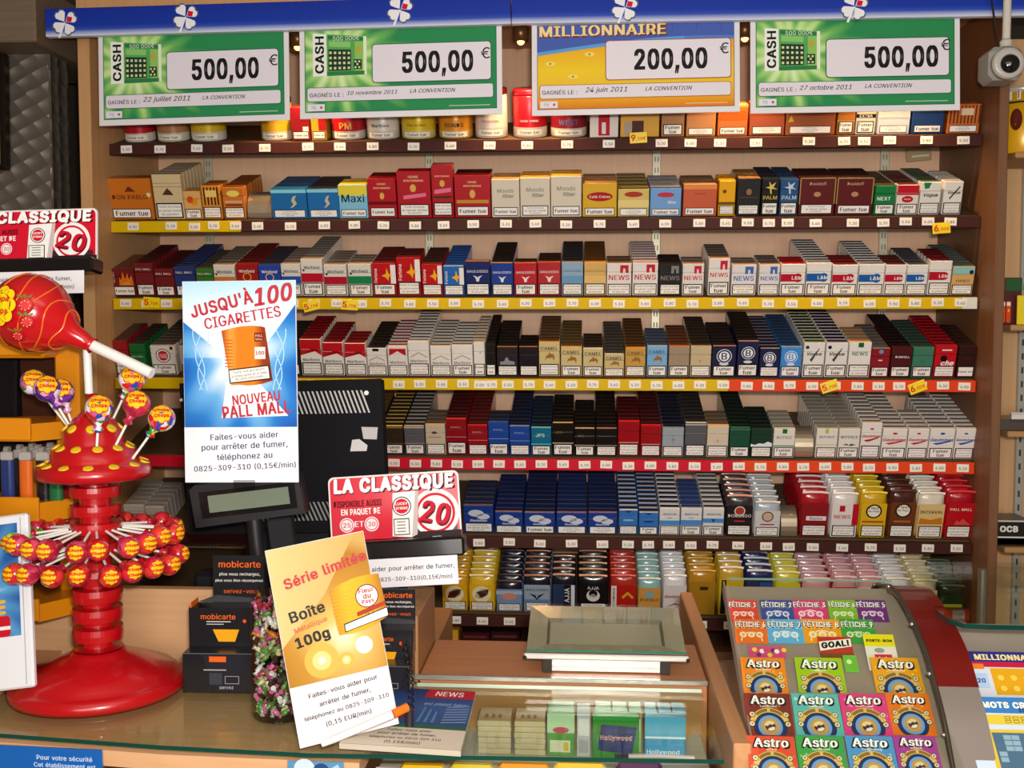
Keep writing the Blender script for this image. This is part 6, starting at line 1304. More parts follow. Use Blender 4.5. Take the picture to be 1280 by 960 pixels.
for (bx, by), (tx, ty), Y, wr, lab in dl:
    tip = at(tx, ty, Y); base = at(bx, by, Y+.0)
    lolly(base, tip, .0212, wr, lab, DG, True, toward_cam(tip)*1.0+Vector((0, 0, .5)))
zA, zB = zat(668)+ZC+.0065, zat(700)+ZC+.0065
for nm, zz, n, ph, rr, zr in (('upper', zA, 21, .12, .121, zat(658)+ZC+.0065), ('lower', zB, 19, .3, .122, zat(683)+ZC+.0065)):
    for k in range(n):
        a = ph+2*math.pi*k/n+random.uniform(-.05, .05); R2 = rr+random.uniform(-.005, .005); dz = random.uniform(-.004, .004)
        tip = Vector((SX+R2*math.cos(a), SYY+R2*math.sin(a), zz+dz)); base = Vector((SX+.041*math.cos(a), SYY+.041*math.sin(a), zr-.002))
        wr = 2 if random.random() < .62 else 4
        if nm == 'upper' and k in (10, 12): wr = 3
        hue = {2: 'red', 3: 'lime green', 4: 'pinkish red'}[wr]
        ang = (math.degrees(a)+90) % 360; side = 'front' if ang < 60 or ang > 300 else 'right' if ang < 120 else 'back' if ang < 240 else 'left'
        rank = [q for q in range(n)].index(k)
        lolly(base, tip, .0172, wr, f"{hue} wrapped lollipop of the {nm} ring, {side} side, {ORD[k+1]} round anticlockwise from the right", 'lollipops radiating in two rings', True, Vector((math.cos(a), math.sin(a), .1))*.9+toward_cam(tip)*.45)
# giant lollipop on top
gc = at(40, 391, 1.655); gt = at(112, 430, 1.655); ge = at(190, 467, 1.64)
ax = (gt-gc).normalized()
root = empty('giant_lollipop', gc); tag(root, 'giant red strawberry lollipop with white stick fixed on top of the red stand', 'lollipop')
RB = .063
qm = ax.to_track_quat('Z', 'Y').to_matrix().to_4x4()
b = MB(); L = (gt-gc).length
gp = []
for k in range(17):
    t = math.pi*k/16; gp.append((RB*math.sin(t)*.98 if k not in (0, ) else 0.0, -RB*math.cos(t)*1.0))
gp = [p for p in gp if p[1] < RB*.72]+[(RB*.52, RB*.98), (RB*.30, RB*1.18), (.014, L*.93), (.0105, L), (.013, L*1.06)]
b.lathe(gp, M('c40e18', .2, coat=.9), 56, T=qm); gball = b.build('wrapped_ball', root)
def rprof(z):
    for (r0, z0), (r1, z1) in zip(gp, gp[1:]):
        if z0 <= z <= z1: return r0+(r1-r0)*(z-z0)/max(z1-z0, 1e-9)
    return gp[-1][0]
b = MB()
for z, a0, a1 in ((-RB*.55, 0, 6.3), (-RB*.12, .4, 6.0), (RB*.30, 0, 6.3), (RB*.66, .2, 5.6), (RB*.98, 0, 6.3)):   # orange printed hoops around the stick axis
    pts = []
    for j in range(41):
        aa = a0+(a1-a0)*j/40; zz2 = z+RB*.07*math.sin(3*aa+z*90); r = rprof(zz2)+.0003
        pts.append(qm @ Vector((r*math.cos(aa), r*math.sin(aa), zz2)))
    b.tube(pts, .0013, M('e8701c', .25, coat=.6), 6)
b.build('orange_stripe', gball)
def ballmap(f, rad):
    f = Vector(f).normalized(); zz_ = Vector((0, 0, 1)); rx = zz_.cross(-f).normalized(); rx = -rx if rx.x < 0 else rx; up = f.cross(rx); up = up if up.z > 0 else -up
    def mp(x, z, l):
        m = math.hypot(x, z); a = m/rad
        v = ((rx*x+up*z)/m if m > 1e-9 else Vector())*math.sin(a)+f*math.cos(a)
        return v*(rad+.0005+.0003*l)
    return mp
tc = toward_cam(gc)
def gp_dir(px, py):
    """direction from the ball centre to the surface point seen at this spot"""
    d = ray(px, py).normalized(); oc = CAM-gc; bq = d.dot(oc); disc_ = bq*bq-(oc.length_squared-RB*RB)
    return (CAM+d*(-bq-math.sqrt(max(disc_, 0)))-gc).normalized()
for (px, py), s in (((31, 382), 1), ((33, 403), .9), ((22, 420), .8)):      # printed strawberries
    g = MB(ballmap(gp_dir(px, py), RB)); g.disc(0, 0, .0125*s, 'b01018', 1, 20, 1, 1.05); g.disc(.002*s, .002*s, .0085*s, 'd03c3c', 2, 16)
    for k in range(8): g.disc(.007*s*math.cos(k*.8), .007*s*math.sin(k*.8), .0009, 'f0c8a0', 3, 6)
    for q in (-1, 0, 1): g.poly([(q*.003, .010*s), (q*.009-.003, .015*s), (q*.011, .0185*s), (q*.006+.003, .013*s)], '6a7a2a', 4)
    g.build('strawberry_print', gball)
g = MB(ballmap(gp_dir(0, 381), RB)); 
for l, sc, col in ((2, 1.1, 'a81018'), (3, 1.0, 'f4d418')):
    for k in range(8): a = 2*math.pi*k/8; g.disc(.0165*sc*math.cos(a), .0215*sc*math.sin(a), .0105*sc, col, l+k*.05, 14)
    g.disc(0, 0, .0175*sc, col, l+.5, 18)
g.text('Chupa', -.001, .008, .034, .017, 'd01818', 8, bold=.03); g.text('Chups', -.001, -.010, .034, .017, 'd01818', 8, bold=.03); g.build('daisy_patch', gball)
b = MB(); b.tube([gt-gc-ax*.004, ge-gc], .0088, M('eeeae6', .3, coat=.3), 18); b.build('stick', root)

# ------------- monitor, customer display and blue poster
DARK = M('0d0c10', .65, noise=.2)
mt, W, H = card((190, 480), (441, 474), (222, 655), 2.02, 1.98)
mon = empty('cash_monitor', matrix=mt); tag(mon, 'black back of a till monitor with slotted vents behind the blue poster', 'monitor')
b = MB(); b.prism([(0, H), (W, H), (W*1.03, -.02), (W*.06, -.02)], 'Y', 0, .035, DARK)
b.map = lambda x, z, l: (x, -.0004-l*.0003, z)
b.poly([(W*.02, H*.97), (W*.96, H*.97), (W*.97, H*.01), (W*.08, H*.01)], M('100f14', .7), 1)
b.disc(W*.93, H*.90, .0045, 'e8e4e0', 3, 14); b.disc(W*.012, H*.88, .003, 'd0ccc8', 3, 14)
shell = b.build('back_shell', mon)
for (xa, xb, z0, z1, c) in ((W*.05, W*.9, H*.76, H*.92, 'b8b8b4'), (W*.10, W*.86, -.0+H*.01, H*.14, '8a8a88')):
    g = MB(lambda x, z, l: (x, -.0012-l*.0003, z)); x = xa
    while x < xb:
        g.poly([(x, z1), (x+.0035, z1), (x+.0195, z0), (x+.016, z0)], c, 1); x += .0085
    g.build('vent_grille', shell)
b = MB(); b.map = lambda x, z, l: (x, -.0014-l*.0003, z); b.poly([(W*.905, H*.66), (W*.985, H*.655), (W*.98, H*.57), (W*.915, H*.575)], 'b8b4b4', 1); b.poly([(W*.86, H*.57), (W*.895, H*.575), (W*.935, H*.53), (W*.93, H*.49), (W*.85, H*.49)], 'c8c4c2', 2); b.build('white_sticker', shell)
b = MB(); b.box(W*.3, W*.75, .036, .12, -.10, H*.3, M('1a191c', .5), .01); b.build('stand', mon)
b = MB(); b.box(W*.12, W*.95, -.05, .10, -.20, -.085, M('1b1a1d', .5), .01); b.build('till_body', mon)
mt, W, H = card((241, 607), (377, 591), (246, 660), 1.80, 1.80)
root = empty('customer_display', matrix=mt); tag(root, 'black customer price display on a pole below the blue poster', 'display')
b = MB(); b.prism([(-.002, 0), (W, .004), (W-.004, H*.9), (W*.95, H), (.006, H), (-.004, H*.9)], 'Y', 0, .04, M('1f1e20', .4, coat=.2)); b.map = lambda x, z, l: (x, -.0003-l*.0004, z); b.rect(W*.06, H*.2, W*.94, H*.82, M('121213', .2, coat=.8), 1); disp = b.build('housing', root)
g = MB(lambda x, z, l: (x, -.0012-l*.0003, z)); g.rect(W*.14, H*.32, W*.88, H*.72, M('76806e', .25, coat=.5), 1); g.build('screen', disp)
pz = at(302, 790, 1.79).z; hz = (mt.inverted() @ Vector((at(302, 705, 1.79).x, 1.79, ZC+.01))).z
b = MB(); b.tube([(W*.5, .02, .002), (W*.45, .02, hz)], .0135, M('1c1b1d', .4, coat=.2), 18); b.box(W*.62, W*.85, .01, .035, -.055, -.001, M('2a292c', .4), .003); b.build('pole', root)
b = MB(); b.lathe([(.045, hz-.008), (.045, hz-.002), (.018, hz+.006)], M('1c1b1d', .4), 32, T=Matrix.Translation((W*.45, .02, 0))); b.build('foot', root)
mt, W, H = card((218, 352), (360, 350), (232, 603), 1.775, 1.765)
b = MB(); b.box(0, W, 0, .0025, 0, H, M('e6eaf4', .3), .0004); b.map = lambda x, z, l: (x, -.0003-l*.0003, z)
zs = H*.275; b.rect(.001, zs, W-.001, H-.001, burst('poster_blue', W*.5, H*.62, [(0, 'ffffff'), (.26, 'dceef8'), (.48, '6ab0e4'), (.74, '2a7ccc'), (1, '1450b0')], W*.66, 9, .28, .72), 1)
b.poly([(W*.005, H*.80), (W*.3, H*.66), (W*.7, H*.66), (W*.995, H*.88), (W*.995, H-.001), (W*.005, H-.001)], grad('poster_white_top', 2, H*.6, H, [(0, 'ffffff'), (.6, 'e0f0fa'), (1, 'b4dcf2')]), 2)
b.poly([(W*.38, H*.5), (W*.66, H*.5), (W*.92, zs+H*.055), (W*.33, zs+H*.045)], grad('poster_white_foot', 2, zs, H*.5, [(0, 'd4e8f8'), (1, 'ffffff')]), 2)
b.rect(0, 0, W, zs, M('f0f0f6', .3), 3)
def arc(k): return lambda a, q: (a, q*(1+.9*(a/W+.5)*k)+k*a*a/W*.3)
b.text("JUSQU'À", W*.345, H*.890, W*.56, H*.085, 'c0363e', 5, rot=14, bold=.03, keep=False, warp=lambda a, q: (a, q*(1.0+.2*a/W))); b.text('100', W*.80, H*.930, W*.35, H*.09, 'c0363e', 5, rot=9, shear=.25, bold=.03, keep=False)
b.text('CIGARETTES', W*.53, H*.818, W*.68, H*.055, 'c0363e', 5, rot=9, bold=.022, keep=False)
b.text('NOUVEAU', W*.64, H*.420, W*.42, H*.05, 'c0363e', 5, rot=6, bold=.025, keep=False); b.text('PALL MALL', W*.64, H*.362, W*.60, H*.06, 'c0363e', 5, rot=5, bold=.03, keep=False)
for k, t in enumerate(('Faites-vous aider', 'pour arrêter de fumer,', 'téléphonez au', '0825-309-310 (0,15€/min)')): b.text(t, W*(.53), H*(.232-.052*k), W*(.60, .76, .49, .90)[k], H*.05, '46446a', 5, rot=2.5, bold=.016)
for sx, q in ((.14, 1), (.86, -1)):           # curling smoke lines
    for k in range(3):
        pts = [(W*sx+q*W*(.05*math.sin(t*5+k*1.7)+.02*k), H*(.46+.30*t)) for t in [i/14 for i in range(15)]]
        for p, r_ in zip(pts, pts[1:]): b.poly([(p[0]-.0008, p[1]), (p[0]+.0008, p[1]), (r_[0]+.0008, r_[1]), (r_[0]-.0008, r_[1])], 'b8e0f4', 4)
pos = b.build('advert_poster', matrix=mt); tag(pos, 'blue and white advertising card headed JUSQU’À 100 CIGARETTES above the customer display', 'poster')
g = MB(lambda x, z, l: (x, -.0022-l*.0003, z)); x0, x1, z0, z1 = W*.36, W*.79, H*.47, H*.765
tin_ = grad('printed_tin', 0, x0, x1, [(0, 'b85410'), (.15, 'f0a040'), (.3, 'e8801c'), (.62, 'e08018'), (.8, '9a3a10'), (1, '7a2a0c')])
g.poly([(x0-.003, z1-.004)]+[(x0+(x1-x0)*t-.003*(1-t), z1-.004+.006*math.sin(math.pi*t)+.004*t) for t in (.2, .4, .6, .8)]+[(x1-.012, z1+.001), (x1+.0, z0+.012)]+[(x1-(x1-x0-.012)*t, z0+.012-.004*t-.006*math.sin(math.pi*t)) for t in (.2, .4, .6, .8)]+[(x0+.012, z0+.004)], tin_, 1)
for k in range(9): g.rect(x0+.002, z0+.035+.0055*k, x0+.016, z0+.0365+.0055*k, 'c85a10', 2)
g.rect(x1-.030, z0+.048, x1-.012, z0+.068, 'f4ece4', 2); g.text('100', x1-.021, z0+.058, .015, .012, 'b0301c', 3, bold=.03)
g.rect(x1-.03, z0+.077, x1-.014, z0+.092, '8a2c14', 2); g.text('PALL', x1-.022, z0+.087, .012, .005, 'f0d8c0', 3); g.text('MALL', x1-.022, z0+.081, .012, .005, 'f0d8c0', 3)
g.poly([(x0+.010, z0+.007), (x1-.003, z0+.014), (x1-.006, z0+.038), (x0+.008, z0+.031)], '2a1c14', 3); g.poly([(x0+.012, z0+.009), (x1-.005, z0+.016), (x1-.0075, z0+.036), (x0+.0095, z0+.029)], 'f0ece6', 4)
for k in range(3): g.text(('Fumer nuit gravement', 'à votre santé et à celle', 'de votre entourage')[k], (x0+x1)/2+.002, z0+.0285-.006*k, (x1-x0)*.72, .005, '5a544c', 5, rot=7)
g.build('tin_picture', pos)
b = MB(); b.box(W*.43, W*.62, -.004, -.0015, -.012, .004, glass('clear_clip', 'e8e8e8'), .0005); b.build('clip', pos)

# ------------- yellow card, jar, phone-card boxes
W, H = .1400, .2767; mt = Matrix.Translation(atz(375, 936, ZC+.0075)) @ Matrix.Rotation(.2987, 4, 'Z') @ Matrix.Rotation(-.1851, 4, 'X') @ Matrix.Rotation(-.1585, 4, 'Y')
b = MB(); b.box(0, W, 0, .0025, 0, H, M('e2dee0', .7), .0004); b.map = lambda x, z, l: (x, -.0003-l*.0003, z)
zs = H*.30; b.poly([(.0008, zs), (W-.0008, zs), (W-.0008, H-.0008), (.0008, H-.0008)], burst('card_gold', W*.62, H*.50, [(0, 'f0e4c4'), (.2, 'd8b464'), (.55, 'b8842c'), (.85, 'a87222'), (1, 'c09a54')], H*.5, 5, .12), 1)
b.poly([(.0008, H*.5), (W*.5, H*.72), (W*.9, H-.001), (.0008, H-.001)], grad('card_pale', 0, 0, W, [(0, 'd8b878'), (1, 'c49850')]), 2)
for (u, v, r) in ((.36, .40, .024), (.60, .375, .011)):
    b.disc(W*u, H*v, r, 'd4aa48', 3, 30); b.disc(W*u, H*v, r*.55, 'e4c880', 4, 24); b.disc(W*u, H*v, r*.22, 'faf0c8', 5, 16)
b.disc(W*.80, H*.43, .012, 'fdf8e4', 3, 24)
b.text('Série limitée', W*.55, H*.845, W*.86, H*.17, 'b83238', 8, rot=9, bold=.03)
b.text('Boîte', W*.30, H*.655, W*.36, H*.085, '26221c', 8, rot=8, bold=.025); b.text('Métallique', W*.315, H*.585, W*.34, H*.05, 'c05838', 8, rot=10, bold=.01); b.text('100g', W*.31, H*.515, W*.35, H*.085, '1c1a18', 8, rot=8, bold=.035)
for k, t in enumerate(('Faites-vous aider pour', 'arrêter de fumer,', 'téléphonez au 0825-309-310', '(0,15 EUR/min)')): b.text(t, W*.52, H*(.248-.052*k), W*(.70, .52, .86, .46)[k], H*.046, '3c383e', 8, rot=3, bold=.016)
jc = b.build('advert_card', matrix=mt); tag(jc, 'gold and white advertising card headed Série limitée, leaning against the candy jar', 'poster')
g = MB(lambda x, z, l: (x, -.003-l*.0003, z)); x0, x1, z0, z1 = W*.55, W*1.07, H*.49, H*.755
g.poly([(x0, z1-.006)]+[(x0+(x1-x0)*t, z1-.006+.010*math.sin(math.pi*t)*.6+.010*t) for t in (.25, .5, .75, 1)]+[(x1+.003, z0+.016)]+[(x1+.003-(x1-x0)*t, z0+.016-.012*t-.006*math.sin(math.pi*t)) for t in (.25, .5, .75, 1)], grad('gold_tin', 0, x0, x1, [(0, 'b8800c'), (.3, 'dcac1c'), (.7, 'd8a014'), (1, 'a87008')]), 1)
for k in range(11): g.poly([(x0+.001, z0+.012+.005*k), (x0+.030, z0+.010+.005*k), (x0+.030, z0+.0112+.005*k), (x0+.001, z0+.0132+.005*k)], 'd8a018', 2)
cx, cz = x0+(x1-x0)*.70, z0+(z1-z0)*.68; g.disc(cx, cz, .0165, '7a1c1c', 3); g.disc(cx, cz, .015, 'f2ece0', 4)
for k, t in enumerate(('Fleur', 'du', 'Pays')): g.text(t, cx, cz+.008-.008*k, .022, .0072, 'b02a28', 5, bold=.03)
g.text('N°1', cx, cz-.023, .012, .006, '6a3a10', 5); g.poly([(x0+(x1-x0)*.45, z0+.024), (x1+.002, z0+.032), (x1+.002, z0+.038), (x0+(x1-x0)*.45, z0+.030)], 'a83018', 4)
g.poly([(x0+.012, z0+.006), (x1+.003, z0+.016), (x1+.003, z0+.029), (x0+.012, z0+.018)], '3a2a18', 5); g.poly([(x0+.0135, z0+.0075), (x1+.0025, z0+.017), (x1+.0025, z0+.0275), (x0+.0135, z0+.0165)], 'f0ece4', 6)
g.build('tin_picture', jc)

JX, JY = at(350, 890, 1.57).x+.002, 1.57
zj = ZC+.0065; jh = at(345, 732, JY).z-zj
root = empty('candy_jar', (JX, JY, zj)); tag(root, 'clear plastic jar of wrapped sweets between the phone-card box and gold card', 'jar')
b = MB(); rj = .044; b.lathe([(rj*.92, 0), (rj, .006), (rj, jh*.85), (rj*.85, jh*.93), (rj*.8, jh)], glass('jar_plastic', 'e6ece8'), 40)
b.f = [f for f in b.f if len(f) < 10]; b.mi = b.mi[:len(b.f)]; b.sm = b.sm[:len(b.f)]
b.build('jar_body', root)
b = MB(); b.lathe([(rj*.9, .0005), (rj*.93, .0015), (0, .0016)], glass('jar_plastic'), 40); b.build('jar_bottom', root)
rs = random.Random(4); b = MB(); cc = ['d0c8c0', 'e8e4e0', '4a1c1c', 'd87a28', '5a8a3a', 'e06aa0', '2a1a1a', 'c8a898', 'b02838', '3a2a24', 'd8d0a0', '7a9a4a', 'c04a80']
for k in range(330):
    t = rs.random(); a = rs.uniform(0, 2*math.pi); rr = (rj-.009)*math.sqrt(rs.random()*.45+.55); z = .006+t*jh*.88
    T = Matrix.Translation((rr*math.cos(a), rr*math.sin(a), z)) @ Matrix.Rotation(rs.uniform(0, 6.28), 4, 'Z') @ Matrix.Rotation(rs.uniform(-1.2, 1.2), 4, 'Y') @ Matrix.Rotation(rs.uniform(-1, 1), 4, 'X')
    L = rs.uniform(.009, .015)*.9; col = rs.choice(cc[4:6] if z < jh*.3 and rs.random() < .3 else cc)
    b.lathe([(.004, -L*.8), (.0015, -L*.5), (.0038, -L*.4), (.0042, 0), (.0038, L*.4), (.0015, L*.5), (.004, L*.8)], M(col, .25, coat=.6), 7, T=T)
o = b.build('wrapped_sweets', loc=(JX, JY, zj)); tag(o, 'heap of small wrapped sweets filling the clear jar', 'sweets', kind='stuff')

def phone_box(tl, tr, bl, Y, label, full=True):
    """black two-step leaflet dispenser with a header board"""
    e = at(*bl, Y); c = at(tr[0], bl[1], Y); W = c.x-e.x; zb_ = ZC+.0068; Hh = at(*tl, Y+.03).z-zb_
    root = empty('card_dispenser', (e.x, Y, zb_), (0, 0, R_(2))); tag(root, label, 'card dispenser', 'black phone-card dispensers on the counter')
    BK = M('16151a', .3, coat=.3)
    h1 = Hh*.31; h2 = Hh*.62
    b = MB(); b.box(0, W, 0, .035, 0, h1, BK, .001); b.map = lambda x, z, l: (x, -.0003-l*.0003, z)
    b.rect(W*.0, h1-.0012, W, h1-.0002, '6a6a70', 1)
    b.poly([(W*.28, h1-.002), (W*.9, h1-.002), (W*.82, h1*.05), (W*.48, h1*.05)], '24232a', 1)
    b.rect(W*.38, h1*.78, W*.62, h1*.92, 'e0601c', 2); b.rect(W*.30, h1*.56, W*.62, h1*.59, 'a0a0a0', 2); b.rect(W*.38, h1*.2, W*.56, h1*.50, '3a3a42', 2); b.frame(W*.60, h1*.22, W*.80, h1*.42, .0008, '9a9a9a', 2); b.text('servez', W*.62, h1*.12, W*.2, h1*.1, 'b0b0b0', 2)
    b.build('lower_tier', root)
    b = MB(); b.box(-.001, W*1.0, .036, .072, 0, h2, BK, .001); b.map = lambda x, z, l: (x, .0357-l*.0003, z); b.text('mobicarte', W*.42, h2-.014, W*.5, .010, 'e8641c', 2, bold=.01); b.rect(W*.25, h2-.023, W*.6, h2-.0215, 'c8c8c8', 2); b.rect(W*.25, h2-.027, W*.5, h2-.0258, 'c8c8c8', 2)
    b.poly([(W*.34, h2-.035), (W*.72, h2-.035), (W*.66, h2-.055), (W*.42, h2-.055)], 'e8a018', 2); b.disc(W*.80, h2-.021, .003, 'e8501c', 2, 12)
    b.build('upper_tier', root)
    b = MB(); b.box(W*.02, W*.03, .0365, .0725, h2-.04, h2+.008, 'd8681c'); b.prism([(W*.02, h2), (W*.3, h2+.012), (W, h2+.006), (W, h2)], 'Y', .073, .075, M('3a3a3e', .3)); b.build('orange_lining', root)
    b = MB(); b.box(W*.24, W*1.0, .076, .079, h2*.5, Hh, BK, .0006); b.map = lambda x, z, l: (x, .0757-l*.0003, z)
    hh = Hh-h2; zc_ = lambda t: h2+.012+(hh-.012)*t
    b.text('mobicarte', W*.64, zc_(.78), W*.62, .014, 'e8641c', 2, bold=.015); b.text('plus vous rechargez,', W*.64, zc_(.52), W*.6, .007, 'e4e0dc', 2, bold=.01); b.text('plus vous êtes récompensé', W*.63, zc_(.36), W*.70, .007, 'e4e0dc', 2, bold=.01); b.text('servez-vous', W*.66, zc_(.08), W*.52, .011, 'd8581c', 2, bold=.01); b.build('header_board', root)
phone_box((250, 702), (316, 702), (229, 874), 1.655, 'black phone-card dispenser with orange lettering, left of the candy jar')
phone_box((452, 745), (512, 750), (440, 872), 1.66, 'black phone-card dispenser half hidden behind the gold card')
# ---------------------------------------------------------------- the counter
def atx(px, py, X):
    d = ray(px, py); return CAM+d*((X-CAM.x)/d.x)
WT = wood('c08a5c', 'cc976a', 'X', .4); WTD = wood('a97648', 'b98654', 'X', .45)
fe = [atz(px, py, ZC) for px, py in ((-120, 914), (0, 922), (200, 937), (390, 947), (905, 955))]
xl_, xr_ = fe[0].x, fe[-1].x
PX0, PX1 = at(917, 930, 1.45).x, at(940, 930, 1.45).x; PZ = at(930, 930, 1.45).z
xr_ = min(xr_, PX0-.002)
YB = 1.725
gt_ = empty('glass_counter', (0, 1.6, ZC)); tag(gt_, 'glass-topped wooden shop counter running along the bottom of the picture', 'counter')
def gpart(b, name): o = b.build(name, gt_); o.location = -Vector(gt_.location); return o
GL = glass('counter_glass', 'f4f9f4'); GE = M('0e4438', .15, coat=.8)
def yf(x):
    for a, c in zip(fe, fe[1:]):
        if a.x <= x <= c.x: return a.y+(c.y-a.y)*(x-a.x)/(c.x-a.x)
    return fe[0].y if x < fe[0].x else fe[-1].y
XJ = at(500, 900, 1.6).x
XW = at(543, 800, 1.93).x           # left wall of the working recess
b = MB(); outline = [(p.x, p.y) for p in fe[:-1]]+[(xr_, yf(xr_)), (xr_, YB), (XW-.005, YB), (XW-.005, 1.825), (xl_, 1.825)]
b.add([(x, y, ZC+.006) for x, y in outline], [list(range(len(outline)))], GL); b.add([(x, y, ZC) for x, y in outline], [list(range(len(outline)))], GL)
gpart(b, 'glass_top')
b = MB()
for (x0, y0), (x1, y1) in zip(outline[:5], outline[1:5]): b.add([(x0, y0, ZC), (x1, y1, ZC), (x1, y1, ZC+.006), (x0, y0, ZC+.006)], [[0, 1, 2, 3]], GE)
b.add([(xr_, YB, ZC), (XW, YB, ZC), (XW, YB, ZC+.006), (xr_, YB, ZC+.006)], [[0, 1, 2, 3]], M('c8d8c8', .2, coat=.5)); gpart(b, 'green_glass_edge')
b = MB(); b.prism([(x, y+.012) for x, y in outline[:3]]+[(XJ-.03, yf(XJ)+.012), (XJ-.03, 1.82), (xl_, 1.82)], 'Z', ZC-.035, ZC-.012, wood('dca878', 'e4b284', 'X', .45)); gpart(b, 'wooden_deck')
b = MB(); b.prism([(x, y+.04) for x, y in outline[:4]]+[(xr_, yf(xr_)+.04), (xr_, yf(xr_)+.07), (xl_, yf(xl_)+.07)], 'Z', .02, ZC-.08, WT); gpart(b, 'front_panel')
b = MB(); b.box(XJ-.028, xr_, yf(XJ)+.08, YB+.03, ZC-.085, ZC-.070, M('c8c0b0', .4), .002); b.box(XJ-.02, xr_-.02, yf(XJ)+.075, yf(XJ)+.080, ZC-.085, ZC-.045, M('cfc8b8', .35), .001); gpart(b, 'candy_tray')
b = MB(); b.box(XJ-.028, xr_, YB+.002, YB+.012, ZC-.07, ZC-.001, WTD); b.box(xl_, XW-.02, 1.826, 1.85, ZC-.08, at(160, 735, 1.83).z, wood('c89a6c', 'd0a478', 'X', .5), .002); gpart(b, 'back_board')
b = MB(); b.box(xl_, XW-.002, 1.851, 2.22, .93, ZC-.002, WTD, .002); gpart(b, 'rear_deck')
b = MB(); c0 = atz(0, 895, ZC+.05); b.prism([(at(0, 900, 1.62).x-.1, 1.60), (at(75, 850, 1.815).x-.12, 1.824), (at(75, 850, 1.815).x+.0, 1.824), (at(0, 893, 1.62).x+.0, 1.60)], 'Z', ZC+.007, ZC+.016, WT); gpart(b, 'wooden_lip')
# working recess: wooden step, trim and side post
ZW = at(600, 846, 1.735).z
wk = empty('work_surface', (0, 1.8, ZW)); tag(wk, 'bare wooden work surface behind the glass counter, in front of the metal tray', 'work surface')
def wpart(b, name): o = b.build(name, wk); o.location = -Vector(wk.location); return o
b = MB(); b.box(XW+.001, PX0-.002, 1.742, 1.94, .85, ZW-.001, wood('b8794c', 'c48658', 'X', .4), .002); wpart(b, 'wooden_top')
b = MB(); b.box(XW-.012, PX0-.002, 1.733, 1.741, ZW-.007, ZW+.001, M('c4beb0', .25, .7), .001); wpart(b, 'metal_trim')
b = MB(); b.box(at(503, 800, 1.80).x-.02, XW-.001, 1.742, 1.945, ZC+.0, at(520, 735, 1.93).z, wood('a6764c', 'b48456', 'Z', .45), .002); wpart(b, 'side_post')
# wooden divider
b = MB(); b.box(PX0, PX1, 1.45, 2.27, .3, PZ, wood('c08858', 'cc9566', 'Y', .45), .002); o = b.build('wooden_divider'); tag(o, 'long wooden divider board between the glass counter and the scratch-card display', 'divider')
# metal till tray
Yf, Yb_ = 1.760, 1.925
p0 = at(658, 823, Yf); p1 = at(858, 823, Yf); q0 = at(667, 757, Yb_); q1 = at(842, 757, Yb_)
tr = empty('cash_tray', ((p0.x+p1.x)/2, Yf, ZW)); tag(tr, 'metal cash tray with sloping glass window on the wooden work surface', 'tray')
o_ = Vector(tr.location)
hW = (p1.x-p0.x)/2; zf = p0.z-ZW+.011; zb_ = q0.z-ZW; D = Yb_-Yf
MT = M('d8ceb8', .24, .65); MTL = M('e6e2da', .22, .45)
b = MB(); sl = (zb_-zf)/D
def P3(x, t, dz=0): return (x, D*t, zf+(zb_-zf)*t+dz)
rim = [(-hW, 0), (hW, 0), (hW, 1), (-hW, 1)]; inn = [(-hW*.76, .24), (hW*.76, .24), (hW*.76, .80), (-hW*.76, .80)]
vs = [P3(x, t) for x, t in rim]+[P3(x, t, -.006) for x, t in inn]+[P3(x*.95, .24+(t-.24)*.84+.05, -.0112) for x, t in inn]
b.add(vs, [[0, 1, 5, 4], [1, 2, 6, 5], [2, 3, 7, 6], [3, 0, 4, 7]], MT)
br_ = MB(); br_.add(vs, [[4, 5, 9, 8], [5, 6, 10, 9], [6, 7, 11, 10], [7, 4, 8, 11]], M('8e8674', .3, .5)); br_.add(vs, [[8, 9, 10, 11]], M('d6cdb8', .2, .6)); br_.build('recess', tr)  # recess walls in a darker metal colour, painting the shade inside
b.box(-hW-.004, hW+.004, -.004, .0, zf-.011, zf-.001, MTL, .002)
b.add([P3(-hW, 0), P3(-hW, 1), P3(-hW, 1, -.02), P3(-hW, 0, -.016)], [[0, 1, 2, 3]], MT); b.add([P3(hW, 0), P3(hW, 1), P3(hW, 1, -.02), P3(hW, 0, -.016)], [[0, 1, 2, 3]], MT); b.add([P3(-hW, 1), P3(hW, 1), P3(hW, 1, -.02), P3(-hW, 1, -.02)], [[0, 1, 2, 3]], MT)
b.build('frame', tr)
b = MB(); b.add([P3(x*1.0, t, .0015) for x, t in rim]+[P3(x*1.0, t, .005) for x, t in rim], [[0, 1, 2, 3], [4, 5, 6, 7]], glass('tray_glass', 'f8fbf8')); b.add([P3(-hW, 0, .0015), P3(hW, 0, .0015), P3(hW, 0, .005), P3(-hW, 0, .005)], [[0, 1, 2, 3]], M('1e6a50', .2)); b.build('glass_window', tr)
b = MB(); b.box(-hW*.72, hW*.72, .010, D*.8, .0008, max(zf-.0125, .004), MTL, .001); b.build('metal_box', tr)
for s in (-1, 1):
    b = MB(); b.box(s*hW*.74-.008, s*hW*.74+.008, .002, .009, .0005, max(zf-.0115, .004), M('3a342e', .4), .001); b.build('foot', tr)
    for t in (.08,):
        b = MB(); b.ball((s*(hW+.002), -.003, zf-.008), .0035, M('3a342e', .3, .8), 10, 6); b.build('screw', tr)
